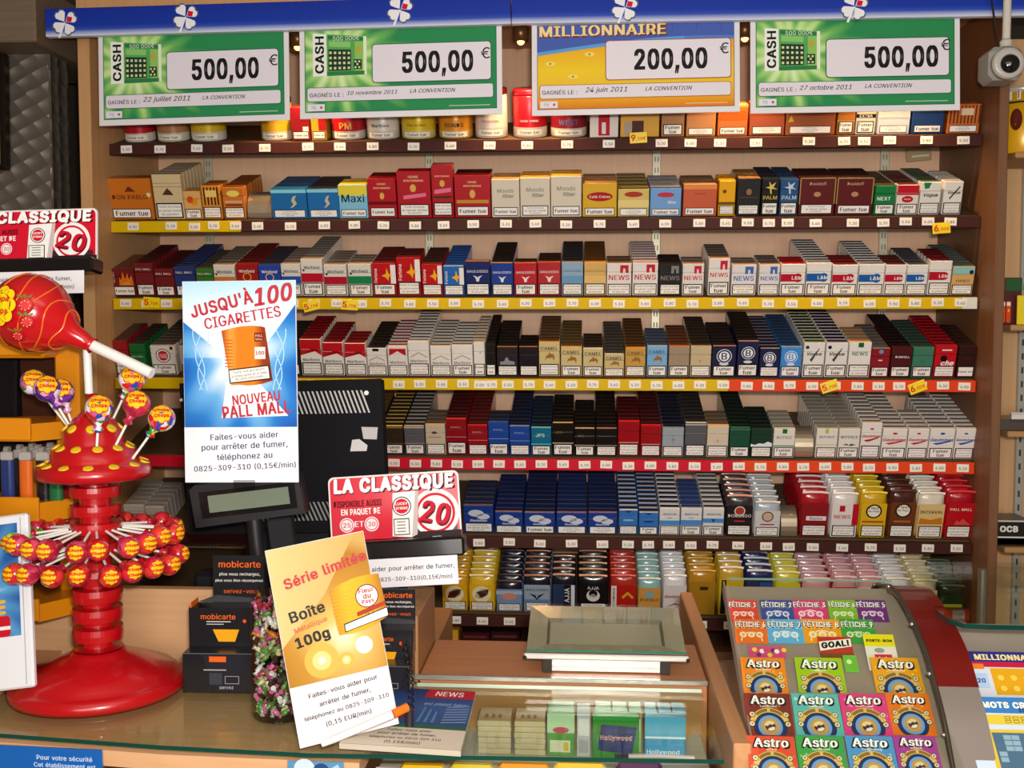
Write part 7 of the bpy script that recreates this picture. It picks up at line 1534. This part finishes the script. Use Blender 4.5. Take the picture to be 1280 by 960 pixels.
# change mat with leaflet picture
mt = Matrix(); c = [atz(px, py, ZC+.0065) for px, py in ((424, 936), (576, 946), (497, 866), (596, 868))]
X = (c[1]-c[0]); W = X.length; X.normalize(); Yd = Vector((-X.y, X.x, 0)); H = (c[2]-c[0]).dot(Yd)
mt = Matrix(((X.x, 0, Yd.x, c[0].x), (X.y, 0, Yd.y, c[0].y), (0, -1, 0, ZC+.0065), (0, 0, 0, 1)))
mt = Matrix(((X.x, -0.0, Yd.x, c[0].x), (X.y, 0.0, Yd.y, c[0].y), (0, -1.0, 0, ZC+.0067), (0, 0, 0, 1)))
mt = Matrix.Translation((c[0].x, c[0].y, ZC+.0067)) @ Matrix.Rotation(math.atan2(X.y, X.x), 4, 'Z')
sk = (c[2]-c[0]).dot(X)/H; wtop = (c[3]-c[2]).length/W
b = MB(); th = .008
pl = lambda u, v: (W*(u*(1+(wtop-1)*v))+sk*H*v, H*v)
b.prism([pl(0, 0), pl(1, 0), pl(1, 1), pl(0, 1)], 'Z', 0, th, M('c8bca8', .35))
b.map = lambda x, z, l: (*pl(x, z), th+.0002+l*.0002)
b.rect(.0, .30, 1, 1, grad('mat_sky', 1, H*.3, H, [(0, '2c6a30'), (.12, '30507c'), (.5, '3c5c98'), (1, '22366c')], .25), 1)
b.rect(.42, .84, 1, 1, 'c02430', 2); b.text('NEWS', .70, .92, .34, .11, 'f4ecec', 3, bold=.02); b.text('est plaisir tabac', .72, .72, .50, .07, 'a8c0e0', 3, shear=.2)
for k in range(6): b.poly([(.50+.035*k, .40), (.53+.035*k, .40), (.52+.035*k, .66-.02*k), (.50+.035*k, .68-.02*k)], ('5a80b0', '34588c')[k % 2], 3)
for k in range(7): b.poly([(.74, .40+.045*k), (.98, .43+.045*k), (.98, .445+.045*k), (.74, .415+.045*k)], '8aa0c8', 3)
b.poly([(.02, .34), (.30, .36), (.42, .62), (.12, .66)], 'c02c30', 3); b.poly([(.08, .44), (.28, .46), (.34, .56), (.14, .58)], 'd8a8a8', 4); b.rect(0, 0, 1, .30, M('ddd2bc', .35), 2)
for k, t in enumerate(('Faites-vous aider', 'pour arrêter de fumer,', 'téléphonez au 0825 309 310', '(0,15€/min)')): b.text(t, .5, .255-.065*k, (.4, .52, .62, .3)[k], .055, '4a4238', 4, bold=.01)
o = b.build('change_mat', matrix=mt); tag(o, 'change mat with blue city picture and red header lying on the glass counter', 'change mat')
# pen and its holder cord
pa = Vector((*at(404, 931, 1.545)[:2], 0)); a = atz(402, 931, ZC+.022); c = atz(491, 893, ZC+.055); e = atz(509, 884, ZC+.060)
root = empty('pen', a); tag(root, 'white ballpoint pen with orange end lying across the change mat', 'pen')
b = MB(); b.tube([(0, 0, 0), (a*.0+(c-a)*.16), (c-a)], .0035, M('f0eeee', .3), 12, r1=.0062); b.build('barrel', root)
b = MB(); b.tube([(c-a)*1.002, (e-a)], .0062, M('e8761c', .3), 12); b.build('orange_end', root)
pts = []
p0 = atz(512, 912, ZC+.010); p1 = at(505, 800, 1.68)
for k in range(80):
    t = k/79; cpos = p0.lerp(p1, t) if False else Vector((p0.x+(p1.x-p0.x)*t+.006*math.sin(t*3), p0.y+(p1.y-p0.y)*t, p0.z+(p1.z-p0.z)*t)); an = t*2*math.pi*13
    pts.append(cpos+Vector((.0045*math.cos(an), .0045*math.sin(an), 0)))
b = MB(); b.tube(pts, .0012, M('141214', .35), 6); b.tube([p0+Vector((0, 0, -.002)), p0+Vector((0, 0, .03))], .006, M('2a2628', .3), 12); o = b.build('coiled_cord'); tag(o, 'black coiled pen cord hanging beside the right phone-card dispenser', 'cord')
# boxes and packets of gum in the case
def gum(px0, px1, ptop, pbot, Y, d, label, col, draw, name='gum_box', cat='gum', grp='gum and sweets under the glass'):
    zb = ZC-.0695; a = at(px0, pbot, Y); c = at(px1, pbot, Y); W = c.x-a.x-.0012; H = min(at(px0, ptop, Y).z, ZC-.003)-zb
    b = MB(); b.box(0, W, 0, d, 0, H, M(col, .3, coat=.4), .0012); b.map = lambda x, z, l: (x, -l*.0003-.0002, z); draw(b, W, H)
    b.map = lambda x, z, l: (x, z, H+.0002+l*.0002); 
    o = b.build(name, loc=(a.x, Y, zb)); tag(o, label, cat, grp); return o, W, H, zb
YG = 1.625
def tan_stack(px0, px1, label):
    zb = ZC-.0695; a = at(px0, 915, YG); c = at(px1, 915, YG); W = c.x-a.x-.0015
    for k in range(6):
        b = MB(); b.box(0, W, 0, .06, 0, .0085, M('c8b08a' if k < 5 else 'd0a478', .35, coat=.3), .0012, front=M('ccba98', .3)); b.map = lambda x, z, l: (x, z, .0086+l*.0002)
        for q in range(3): b.rect(W*(.2+.2*q), .014, W*(.3+.2*q), .03, 'b07850', 1)
        o = b.build('rolling_paper_packet', loc=(a.x+random.uniform(-.0006, .0006), YG+random.uniform(-.001, .001), zb+k*.0088)); tag(o, f"tan flat packet, {ORD[6-k]} from the top of the {label} under the counter glass", 'packet', 'tan packets under the glass')
tan_stack(597, 640, 'left stack'); tan_stack(643, 683, 'right stack')
def g1(b, W, H): b.rect(0, H*.55, W, H, 'b8d8b0', 1); b.disc(W*.5, H*.62, W*.3, 'c04068', 2, 20, 1, .4); b.rect(W*.1, H*.1, W*.85, H*.38, 'dcdcc0', 2); b.rect(W*.6, H*.14, W*.78, H*.34, 'd8b83a', 3)
gum(684, 719, 882, 915, YG, .055, 'green gum carton with pale label, right of the tan packets', '4a9a3a', g1)
def g2(b, W, H): b.rect(W*.1, H*.5, W*.9, H*.9, 'e0e0e4', 1); b.rect(W*.15, H*.1, W*.85, H*.4, 'a8a8b0', 1)
gum(721, 739, 876, 915, YG, .05, 'small clear and silver gum packet between the two green ones', 'c0c0c8', g2, 'gum_packet')
def g3(b, W, H): b.rect(0, 0, W, H*.9, '2c8a3a', 1); b.poly([(W*.1, H*.2), (W*.85, H*.1), (W*.95, H*.75), (W*.18, H*.8)], '1c3a7a', 2); b.text('Hollywood', W*.5, H*.48, W*.7, H*.4, 'e8e8ee', 3, bold=.04); b.text('Hollywood', W*.5, H*.47, W*.7, H*.4, 'c02838', 4, bold=.015)
for k, dx in enumerate((0,)):
    gum(741, 800, 890, 916, YG-.004, .02, 'wide green gum box with red and white lettering, front of the case', '3a9a48', g3)
def g3b(b, W, H): b.rect(W*.1, H*.5, W*.9, H*.8, 'e8e0e4', 1); b.rect(W*.1, H*.8, W*.9, H*.95, 'c84050', 1)
for k, (x0, x1) in enumerate(((744, 765), (766, 785), (786, 803))): gum(x0, x1, 876, 905, YG+.022, .04, f'pale green gum packet, {ORD[k+1]} of three behind the wide green box', 'b0d0a0', g3b, 'gum_packet')
def g4(b, W, H): b.rect(0, H*.55, W, H, '5ab0d8', 1); b.rect(0, H*.5, W, H*.55, 'd8ecf4', 2); b.text('Hollywood', W*.45, H*.18, W*.8, H*.24, 'e8f0f8', 3, bold=.02)
gum(806, 858, 888, 918, YG-.004, .02, 'wide light blue gum box at the right end of the case', '3a98cc', g4)
for k, (x0, x1) in enumerate(((806, 822), (823, 840), (841, 858))): gum(x0, x1, 874, 905, YG+.022, .04, f'light blue gum packet, {ORD[k+1]} of three behind the wide blue box', '6ab8dc', g3b if k == 2 else (lambda b, W, H: b.rect(W*.1, H*.6, W*.9, H*.9, '4a90c8', 1)), 'gum_packet')
def g5(b, W, H): b.rect(W*.1, H*.2, W*.4, H*.8, 'e8e0e0', 1)
b = MB(); b.tube([(0, 0, .005), (.05, 0.002, .006), (.10, .0, .005)], .004, M('d8c4c8', .3, coat=.5), 8); b.prism([(-.02, -.008), (0, -.002), (0, .006), (-.022, .010)], 'Z', .001, .008, M('3a1c3c', .3)); c = atz(785, 944, ZC-.0695); 
o = b.build('wrapped_candy_bar', loc=(c.x, min(max(c.y, yf(XJ)+.09), 1.62), ZC-.0696)); tag(o, 'pink and purple wrapped candy stick at the front of the glass case', 'candy')
b = MB(); x0 = at(590, 910, 1.61).x; x1 = at(870, 910, 1.61).x
# lower sweets under the front edge
zl = .925
for k, (x0, x1, c1, c2, nm) in enumerate(((500, 560, 'd8a818', 'c02820', 'yellow and red'), (562, 620, 'c8b02a', '3a8a3a', 'yellow and green'), (622, 690, 'd88a18', 'c8301c', 'orange and red'), (692, 760, 'd8b02a', 'b02418', 'golden and red'), (770, 830, '4a1c4a', '7a3a7a', 'purple'))):
    a = at(x0, 954, 1.46); c = at(x1, 954, 1.46); W = c.x-a.x-.002
    b = MB(); n = 8
    b.box(0, W, 0, .02, .0, .10, M(c1, .25, coat=.6), .006); b.map = lambda x, z, l: (x, -l*.0003-.0002, z)
    for q in range(6): b.disc(W*(.12+.15*q), .05+.02*math.sin(q*2.1+k), .012, M(c2, .25, coat=.5), 1+q*.1, 12); b.disc(W*(.2+.15*q), .085, .006, 'e8e0d0', 2, 10)
    o = b.build('sweet_bag', loc=(a.x, yf(a.x+W/2)+.016, a.z-.10)); tag(o, f'{nm} bag of sweets hanging on the counter front, just below the glass edge', 'sweets bag', 'sweet bags below the glass edge')
# blue security notice and small poster on the counter front
mt, W, H = card((-60, 929), (131, 938), (-60, 1008), (fe[0].y+fe[1].y)/2+.005, (fe[0].y+fe[1].y)/2+.005, fe[1].y*.35+fe[2].y*.65+.005)
b = MB(); b.box(0, W, 0, .003, 0, H, M('1a62b4', .35), .0005); b.map = lambda x, z, l: (x, -l*.0003-.0002, z)
for k, t in enumerate(('Pour votre sécurité', 'Cet établissement est', 'sous surveillance vidéo')): b.text(t, W*.76, H*(.85-.115*k), W*(.36, .40, .42)[k], .0088, 'd0e2f8', 1, bold=.02)
o = b.build('security_notice', matrix=mt); tag(o, 'blue notice with white writing on the counter front at the lower left corner', 'notice')
mt, W, H = card((360, 951), (430, 953), (360, 1000), 1.438, 1.438)
b = MB(); b.box(0, W, 0, .002, 0, H, M('5a90b8', .35), .0004); b.map = lambda x, z, l: (x, -l*.0003-.0002, z); b.disc(W*.3, H*.8, .015, 'c8dce8', 1, 14); b.disc(W*.6, H*.75, .012, '2a4a7a', 1, 14); b.poly([(W*.5, H*.6), (W*.9, H*.95), (W*.98, H*.7)], 'a8c8dc', 1)
o = b.build('small_poster', matrix=mt); tag(o, 'small pale blue poster on the counter front below the gold card', 'poster')

# ---------------------------------------------------------------- scratch-card display
TA = R_(25); org = Vector((PX1+.003, 1.43, at(940, 960, 1.45).z-.02*math.tan(TA)))
RT = Matrix.Translation(org) @ Matrix.Rotation(-(math.pi/2-TA), 4, 'X')     # local x right, z up the slope, -y out of the slope
RTi = RT.inverted()
def uv(px, py, lift=0.0):
    o2 = RTi @ CAM; d2 = (RTi.to_3x3() @ ray(px, py)); t = (-lift-o2.y)/d2.y; p = o2+d2*t; return p.x, p.z
XR0 = .497
LB = uv(1000, 748)[1]
ds = empty('scratch_card_display', matrix=RT); tag(ds, 'sloping grey display board of scratch cards right of the wooden divider', 'display')
b = MB(); b.box(0, .553-org.x, 0, .012, -.12, LB+.03, M('9c8e80', .4), .002); b.build('sloping_board', ds)
b = MB(); W = XR0-org.x-.004; b.add([(.0, -.046, -.1), (W, -.046, -.1), (W, -.046, LB-.012), (0, -.046, LB-.012), (.0, -.050, -.1), (W, -.050, -.1), (W, -.050, LB-.012), (0, -.050, LB-.012)], [[0, 1, 2, 3], [4, 5, 6, 7]], glass('display_glass', 'f8faf6', .6)); b.add([(0, -.046, LB-.012), (W, -.046, LB-.012), (W, -.050, LB-.012), (0, -.050, LB-.012)], [[0, 1, 2, 3]], M('7a9a8a', .2)); b.build('glass_cover', ds)
b = MB(); b.box(.0, .003, -.012, -.0002, -.1, LB+.028, M('a89c8c', .3, .5), .001); b.build('metal_edge', ds)
def ticket(px0, px1, py0, py1, name, label, col, draw, grp, lay=0):
    """one card in the rack, seen between these picture bounds"""
    lift = .0012+.0006*lay; ta = R_(17)
    u0, v0 = uv(px0, py1, lift); u1, _ = uv(px1, py1, lift); W = u1-u0
    lo, hi = .005, .3
    for _ in range(30):                      # each card leans forward from its pocket
        H = (lo+hi)/2; q = proj(RT @ Vector(((u0+u1)/2, -lift-H*math.sin(ta), v0+H*math.cos(ta))))[1]
        if q > py0: lo = H
        else: hi = H
    b = MB(); b.box(0, W, 0, .0005, 0, H, M(col, .3, coat=.2)); b.map = lambda x, z, l: (x, -.0001-l*.00012, z); draw(b, W, H)
    m = RT @ Matrix.Translation((u0, -lift, v0)) @ Matrix.Rotation(ta, 4, 'X'); o = b.build(name, matrix=m); tag(o, label, 'scratch card', grp); return o
FG = 'numbered scratch cards in the top two rows'
def fet(n, c2):
    def d(b, W, H):
        b.rect(0, H*.62, W*.98, H*.66, c2, 1); b.text(f'FÉTICHE {n}', W*.5, H*.79, W*.96, H*.34, '2a2030', 3, bold=.07, keep=False); b.text(f'FÉTICHE {n}', W*.5, H*.80, W*.93, H*.30, 'f6f2ee', 4, bold=.04, keep=False)
        for q in range(3): b.disc(W*(.25+.25*q), H*.36, W*.12, c2, 2, 16, 1, .9); b.ring(W*(.25+.25*q), H*.36, W*.06, W*.09, 'f0e8e0', 3, 14)
        b.ring(W*.5, H*.1, W*.3, W*.33, 'f0e4d8', 2, 20, 0, 180)
    return d
for n, x0, x1, c, c2, cn in ((1, 912, 949, 'd84038', 'e8806a', 'red'), (2, 953, 994, '3c4a94', '6a8ad0', 'dark blue'), (3, 993, 1037, 'd03a78', 'e878a8', 'pink'), (4, 1038, 1074, '7ab030', 'a8d058', 'lime'), (5, 1073, 1112, '6a2a7a', '9a5aac', 'purple')):
    ticket(x0, x1, 750, 777, 'scratch_card', f'{cn} scratch card numbered {n} in the top row of the display', c, fet(n, c2), FG)
for n, x0, x1, c, c2, cn in ((6, 920, 961, 'e06a24', 'f0a850', 'orange-red'), (7, 961, 1006, '5aa8dc', 'a8d4f0', 'light blue'), (8, 1006, 1054, 'e8981c', 'f4c850', 'amber'), (9, 1054, 1097, '3a9a3c', '80c060', 'green')):
    ticket(x0, x1, 774, 804, 'scratch_card', f'{cn} scratch card numbered {n} in the second row of the display', c, fet(n, c2), FG, 1)
def dgoal(b, W, H): b.poly([(0, H*.4), (W, H*.65), (W, H), (0, H*.85)], 'c02820', 1); b.poly([(W*.02, H*.32), (W*.98, H*.55), (W*.98, H*.92), (W*.02, H*.75)], 'f0ece4', 2); b.text('GOAL!', W*.5, H*.64, W*.86, H*.34, '1c1a18', 4, rot=8, bold=.05, shear=.15); b.rect(0, 0, W, H*.22, '7a4a24', 1)
ticket(1026, 1068, 796, 822, 'scratch_card', 'red and white scratch card reading GOAL! tilted above the green zodiac card', 'b8342a', dgoal, 'loose cards in the middle gap', 1.6)
def dpot(b, W, H): b.rect(0, H*.66, W, H, 'e4d81c', 1); b.text('PORTE-BONHEUR'[:9], W*.5, H*.82, W*.84, H*.16, '2a1a10', 2, bold=.05); b.disc(W*.45, H*.55, W*.12, '9a9a94', 2, 12, 1.4, .8); b.rect(W*.26, H*.22, W*.82, H*.44, 'd02858', 2); b.text('1x1', W*.52, H*.33, W*.3, H*.14, 'f0d8dc', 3, bold=.03)
ticket(1087, 1126, 793, 838, 'scratch_card', 'white card with yellow header and pink panel, right end of the middle gap', 'e6e0d6', dpot, 'loose cards in the middle gap', 1.3)
def dpk(b, W, H):
    for q in range(10): b.disc(W*(.06+.1*q), H*(.5+.25*math.sin(q*2.2)), W*.07, ('d83a7a', 'e8c83a', '7a2a6a', 'f0e8d8')[q % 4], 1+q*.05, 8)
ticket(937, 983, 808, 822, 'scratch_card', 'pink and yellow patterned card peeping out above the orange zodiac card', 'c84a80', dpk, 'loose cards in the middle gap', 1.3)
def dgr(b, W, H): b.poly([(0, 0), (W, H*.1), (W, H*.9), (W*.1, H)], '6ab83c', 1); b.disc(W*.4, H*.6, W*.2, 'd8e8b0', 2, 10)
ticket(1057, 1074, 819, 840, 'scratch_card', 'small green ticket right of the lime zodiac card', '7abc48', dgr, 'loose cards in the middle gap', 1.4)
def astro(sub, c2):
    def d(b, W, H):
        full = H
        t = lambda k: full-W*k
        rs = random.Random(sub)
        for q in range(14): b.disc(W*rs.uniform(.06, .94), t(rs.uniform(.1, .9)), W*rs.uniform(.01, .05), c2, 1+q*.04, 8)
        b.text('Astro', W*.5, t(.165), W*.80, W*.26, '1a1c24', 4, bold=.075, shear=.08, keep=False); b.text('Astro', W*.5, t(.16), W*.74, W*.21, 'f2f0ee', 5, bold=.03, shear=.08, keep=False); b.poly([(W*.12, t(.155)), (W*.2, t(.15)), (W*.24, t(.17)), (W*.2, t(.185))], '1a1c24', 4); b.disc(W*.85, t(.12), W*.025, '1a1c24', 4, 8)
        b.text(sub, W*.5, t(.30), W*.36, W*.055, 'f0ead8', 3, bold=.02)
        cz = t(.78)
        def clip(p): return [(x, max(z, .0008)) for x, z in p]
        def ring(r0, r1, col, l, a0=0, a1=360, n=26):
            for k in range(n):
                a = R_(a0+(a1-a0)*k/n); e = R_(a0+(a1-a0)*(k+1)/n)
                p = [(W*.5+r*math.cos(an)*W, cz+r*math.sin(an)*W) for r, an in ((r0, a), (r1, a), (r1, e), (r0, e))]
                if max(z for _, z in p) > .001: b.poly(clip(p), col, l)
        ring(0, .36, '24345c', 2); ring(.17, .26, '6a9ad8', 3); ring(0, .2, 'b8945a', 4); ring(.0, .11, '4a2c4a', 5); ring(.05, .13, 'dcc890', 6, 40, 170, 10); ring(.03, .10, 'e8dcc0', 6, 230, 350, 8)
        ring(.33, .44, 'd8b060', 3, 20, 160, 14); ring(.35, .42, '8a6a34', 4, 45, 85, 6); ring(.35, .42, '8a6a34', 4, 95, 135, 6)
        for sx in (-1, 1):
            for dz, dx in ((.50, .36), (.72, .38)):
                z = t(dz); x = W*(.5+sx*dx)
                if z-W*.065 > 0: b.disc(x, z, W*.068, '3a342e', 5, 14); b.disc(x, z, W*.055, 'dccfa0', 6, 14); b.disc(x, z, W*.025, '8a7a58', 7, 8)
    return d
AG = 'zodiac scratch cards in the lower three rows'
for row, (py0, py1, lst) in enumerate(((822, 866, ((930, 986, 'e8821c', 'f4b83c', 'BALANCE', 'orange'), (999, 1059, '9ac01c', 'd0d838', 'GÉMEAUX', 'lime'), (1096, 1157, 'e8a018', 'f4c83c', 'VERSEAU', 'amber'))),
        (867, 919, ((935, 994, '7a2c28', 'a8604a', 'TAUREAU', 'maroon'), (996, 1056, '5ab0b0', '98d4cc', 'CANCER', 'turquoise'), (1057, 1117, 'd83c80', 'f078a8', 'SAGITTAIRE', 'pink'), (1117, 1172, 'e0701c', 'f0a038', 'LION', 'deep orange'))),
        (920, 985, ((940, 1001, 'd84a30', 'f08a5a', 'BÉLIER', 'red'), (1003, 1064, '3a9a4a', '80c878', 'SCORPION', 'green'), (1067, 1128, '4a90cc', '98c4ec', 'CAPRICORNE', 'sky blue'), (1129, 1184, 'a03a94', 'd080c4', 'VIERGE', 'purple'))))):
    for x0, x1, c, c2, sub, cn in lst:
        ticket(x0, x1, py0, py1, 'scratch_card', f'{cn} zodiac scratch card in the {["upper","middle","front"][row]} of the three zodiac rows', c, astro(sub, c2), AG, 2+row)
# arched red divider
def ribbon(pts, x0, x1, th, m, b):
    n = len(pts); vs = []
    for i, (y, z) in enumerate(pts):
        a = Vector((0, *pts[max(i-1, 0)])); c = Vector((0, *pts[min(i+1, n-1)])); d = (c-a).normalized(); nn = Vector((0, d.z, -d.y))
        if nn.z > 0: nn = -nn
        for x, k in ((x0, 0), (x1, 0), (x1, 1), (x0, 1)): vs.append(Vector((x, y, z))+nn*th*k)
    fs = []
    for i in range(n-1):
        for k in range(4): fs.append([i*4+k, i*4+(k+1) % 4, (i+1)*4+(k+1) % 4, (i+1)*4+k])
    b.add(vs, fs, m, False); b.add(vs, [[0, 1, 2, 3], [n*4-4, n*4-3, n*4-2, n*4-1]], m)
XA, XB = .499, .556
lc = [atx(px, py, XA) for px, py in ((1112, 740), (1118, 744), (1140, 772), (1163, 808), (1179, 850), (1191, 900), (1201, 962), (1206, 1000))]
rc = [atx(px, py, XB) for px, py in ((1140, 727), (1165, 729), (1186, 765), (1203, 812), (1212, 852), (1226, 900), (1241, 962), (1250, 1000))]
def smooth(P, n=6):
    out = []
    for i in range(len(P)-1):
        p0, p1, p2, p3 = P[max(i-1, 0)], P[i], P[i+1], P[min(i+2, len(P)-1)]
        for k in range(n):
            t = k/n; out.append(.5*((2*p1)+(-p0+p2)*t+(2*p0-5*p1+4*p2-p3)*t*t+(-p0+3*p1-3*p2+p3)*t**3))
    out.append(P[-1]); return out
av = [(l.lerp(r_, .5).y, l.lerp(r_, .5).z) for l, r_ in zip(lc, rc)]
av = [(av[0][0]+.10, av[0][1]-.06), (av[0][0]+.045, av[0][1]-.012)]+av
sp = smooth([Vector((0, y, z)) for y, z in av]); sp = [(p.y, p.z) for p in sp]
root = empty('arched_divider', (0, 1.6, PZ)); tag(root, 'dark red arched divider panel between the two scratch-card displays', 'divider')
cut = next(i for i, (y, z) in enumerate(sp) if proj((.53, y, z))[1] > 852 and y < av[2][0])
b = MB(); ribbon(sp[:cut+1], XA, XB, .012, M('6a0a06', .25, coat=.6), b); o = b.build('red_arch', root); o.location = -Vector(root.location)
b = MB(); ribbon(sp[cut:], XA+.001, XB-.001, .0115, M('8e847c', .35, .3), b); o = b.build('grey_foot', root); o.location = -Vector(root.location)
b = MB(); b.tube([(XA-.003, y, z+.001) for y, z in sp], .0034, M('5a5046', .25, .6), 10); edge = o = b.build('metal_edge_tube', root); o.location = -Vector(root.location)
for i in range(8, len(sp)-4, 9):
    y, z = sp[i]; b = MB(); b.ball((XA-.007, y, z+.001), .0032, M('d8d4cc', .2, .9), 10, 6); o = b.build('rivet', edge)
# second display at the right edge
org2 = Vector((XB+.012, 1.40, org.z-.03*math.tan(TA))); RT2 = Matrix.Translation(org2) @ Matrix.Rotation(-(math.pi/2-TA), 4, 'X')
ds2 = empty('scratch_card_display', matrix=RT2); tag(ds2, 'second sloping scratch-card board at the lower right edge, right of the red arch', 'display')
b = MB(); b.box(0, .42, 0, .012, -.1, .36, M('9a8e82', .4), .002); b.build('sloping_board', ds2)
R2i = RT2.inverted()
RT_, RTi_ = RT, RTi
RT, RTi = RT2, R2i
def dm(b, W, H):
    b.rect(0, H*.80, W, H, '27307c', 1); b.text('MILLIONNAIRE', W*.5, H*.89, W*.9, H*.11, 'f0d890', 3, bold=.04); b.rect(0, H*.70, W, H*.80, 'b8203c', 2); b.rect(W*.02, H*.66, W*.25, H*.76, 'd87a30', 3)
    b.rect(W*.30, H*.18, W*.95, H*.68, 'd8a01c', 2)
    for q in range(5):
        for k in range(2): b.disc(W*(.38+.12*q), H*(.3+.2*k), W*.03, 'e8c850', 3, 10)
    b.rect(W*.03, H*.3, W*.26, H*.58, 'a8c4e0', 2); b.text('10 20', W*.14, H*.44, W*.18, H*.1, '24407c', 3, bold=.03)
ticket(1209, 1345, 815, 880, 'scratch_card', 'blue and gold scratch card reading MILLIONNAIRE at the right picture edge', 'd0d4dc', dm, 'large scratch cards at the right edge', 0)
def dmc(b, W, H):
    b.rect(0, H*.80, W, H, '3a78b8', 1); b.text('MOTS CROISÉS', W*.5, H*.91, W*.9, H*.10, 'f0ecd8', 3, bold=.05); b.text('10 000€', W*.6, H*.84, W*.3, H*.05, '1c2c5c', 3, bold=.03); b.rect(W*.08, H*.66, W*.98, H*.78, 'd8c040', 2)
    for q in range(8):
        for k in range(2): b.frame(W*(.35+.07*q), H*(.68+.045*k), W*(.40+.07*q), H*(.715+.045*k), .0007, '4a4028', 3)
    b.rect(W*.16, H*.04, W*.98, H*.6, 'd8b83a', 2); b.rect(W*.2, H*.06, W*.96, H*.56, '4a6a80', 3)
    rs = random.Random(2)
    for q in range(10):
        for k in range(7):
            if rs.random() < .5: b.rect(W*(.22+.07*q), H*(.08+.066*k), W*(.285+.07*q), H*(.135+.066*k), '8aa8b8', 4)
ticket(1226, 1375, 872, 975, 'scratch_card', 'blue and yellow crossword scratch card at the lower right corner', 'c8d8e8', dmc, 'large scratch cards at the right edge', 1)
RT, RTi = RT_, RTi_
# round-fronted glass shelf over it
zg = at(1230, 783, 1.60).z
c0 = atz(1168, 766, zg); yfr = atz(1235, 787, zg).y
pts = [(1.0, 2.0), (1.0, yfr), (atz(1235, 787, zg).x, yfr), (atz(1205, 786, zg).x, yfr+.004), (atz(1185, 779, zg).x, atz(1185, 779, zg).y), (atz(1172, 770, zg).x, atz(1172, 770, zg).y), (atz(1168, 764, zg).x, atz(1168, 764, zg).y), (max(atz(1172, 757, zg).x, .55), atz(1172, 757, zg).y), (XB+.02, atz(1190, 751, zg).y), (XB+.03, 2.0)]
root = empty('glass_shelf', (.75, 1.7, zg)); tag(root, 'round-fronted glass shelf with green edge at the right, above the crossword card', 'glass shelf')
b = MB(); b.add([(x, y, zg+.007) for x, y in pts]+[(x, y, zg) for x, y in pts], [list(range(len(pts))), list(range(len(pts), 2*len(pts)))], GL); o = b.build('pane', root); o.location = -Vector(root.location)
b = MB()
for (x0, y0), (x1, y1) in zip(pts[1:9], pts[2:9]): b.add([(x0, y0, zg), (x1, y1, zg), (x1, y1, zg+.007), (x0, y0, zg+.007)], [[0, 1, 2, 3]], M('0b3a32', .2, coat=.3))
o = b.build('green_edge', root); o.location = -Vector(root.location)
for x in (.72, .95):
    b = MB(); b.tube([(x, 1.98, zg-.001), (x, 1.98, .7)], .008, M('b8b4ac', .3, .8), 12); o = b.build('support_rod', root); o.location = -Vector(root.location)
# lowest board of the cabinet with dim stock below the bottom rail
zq = at(600, 806, 2.72).z
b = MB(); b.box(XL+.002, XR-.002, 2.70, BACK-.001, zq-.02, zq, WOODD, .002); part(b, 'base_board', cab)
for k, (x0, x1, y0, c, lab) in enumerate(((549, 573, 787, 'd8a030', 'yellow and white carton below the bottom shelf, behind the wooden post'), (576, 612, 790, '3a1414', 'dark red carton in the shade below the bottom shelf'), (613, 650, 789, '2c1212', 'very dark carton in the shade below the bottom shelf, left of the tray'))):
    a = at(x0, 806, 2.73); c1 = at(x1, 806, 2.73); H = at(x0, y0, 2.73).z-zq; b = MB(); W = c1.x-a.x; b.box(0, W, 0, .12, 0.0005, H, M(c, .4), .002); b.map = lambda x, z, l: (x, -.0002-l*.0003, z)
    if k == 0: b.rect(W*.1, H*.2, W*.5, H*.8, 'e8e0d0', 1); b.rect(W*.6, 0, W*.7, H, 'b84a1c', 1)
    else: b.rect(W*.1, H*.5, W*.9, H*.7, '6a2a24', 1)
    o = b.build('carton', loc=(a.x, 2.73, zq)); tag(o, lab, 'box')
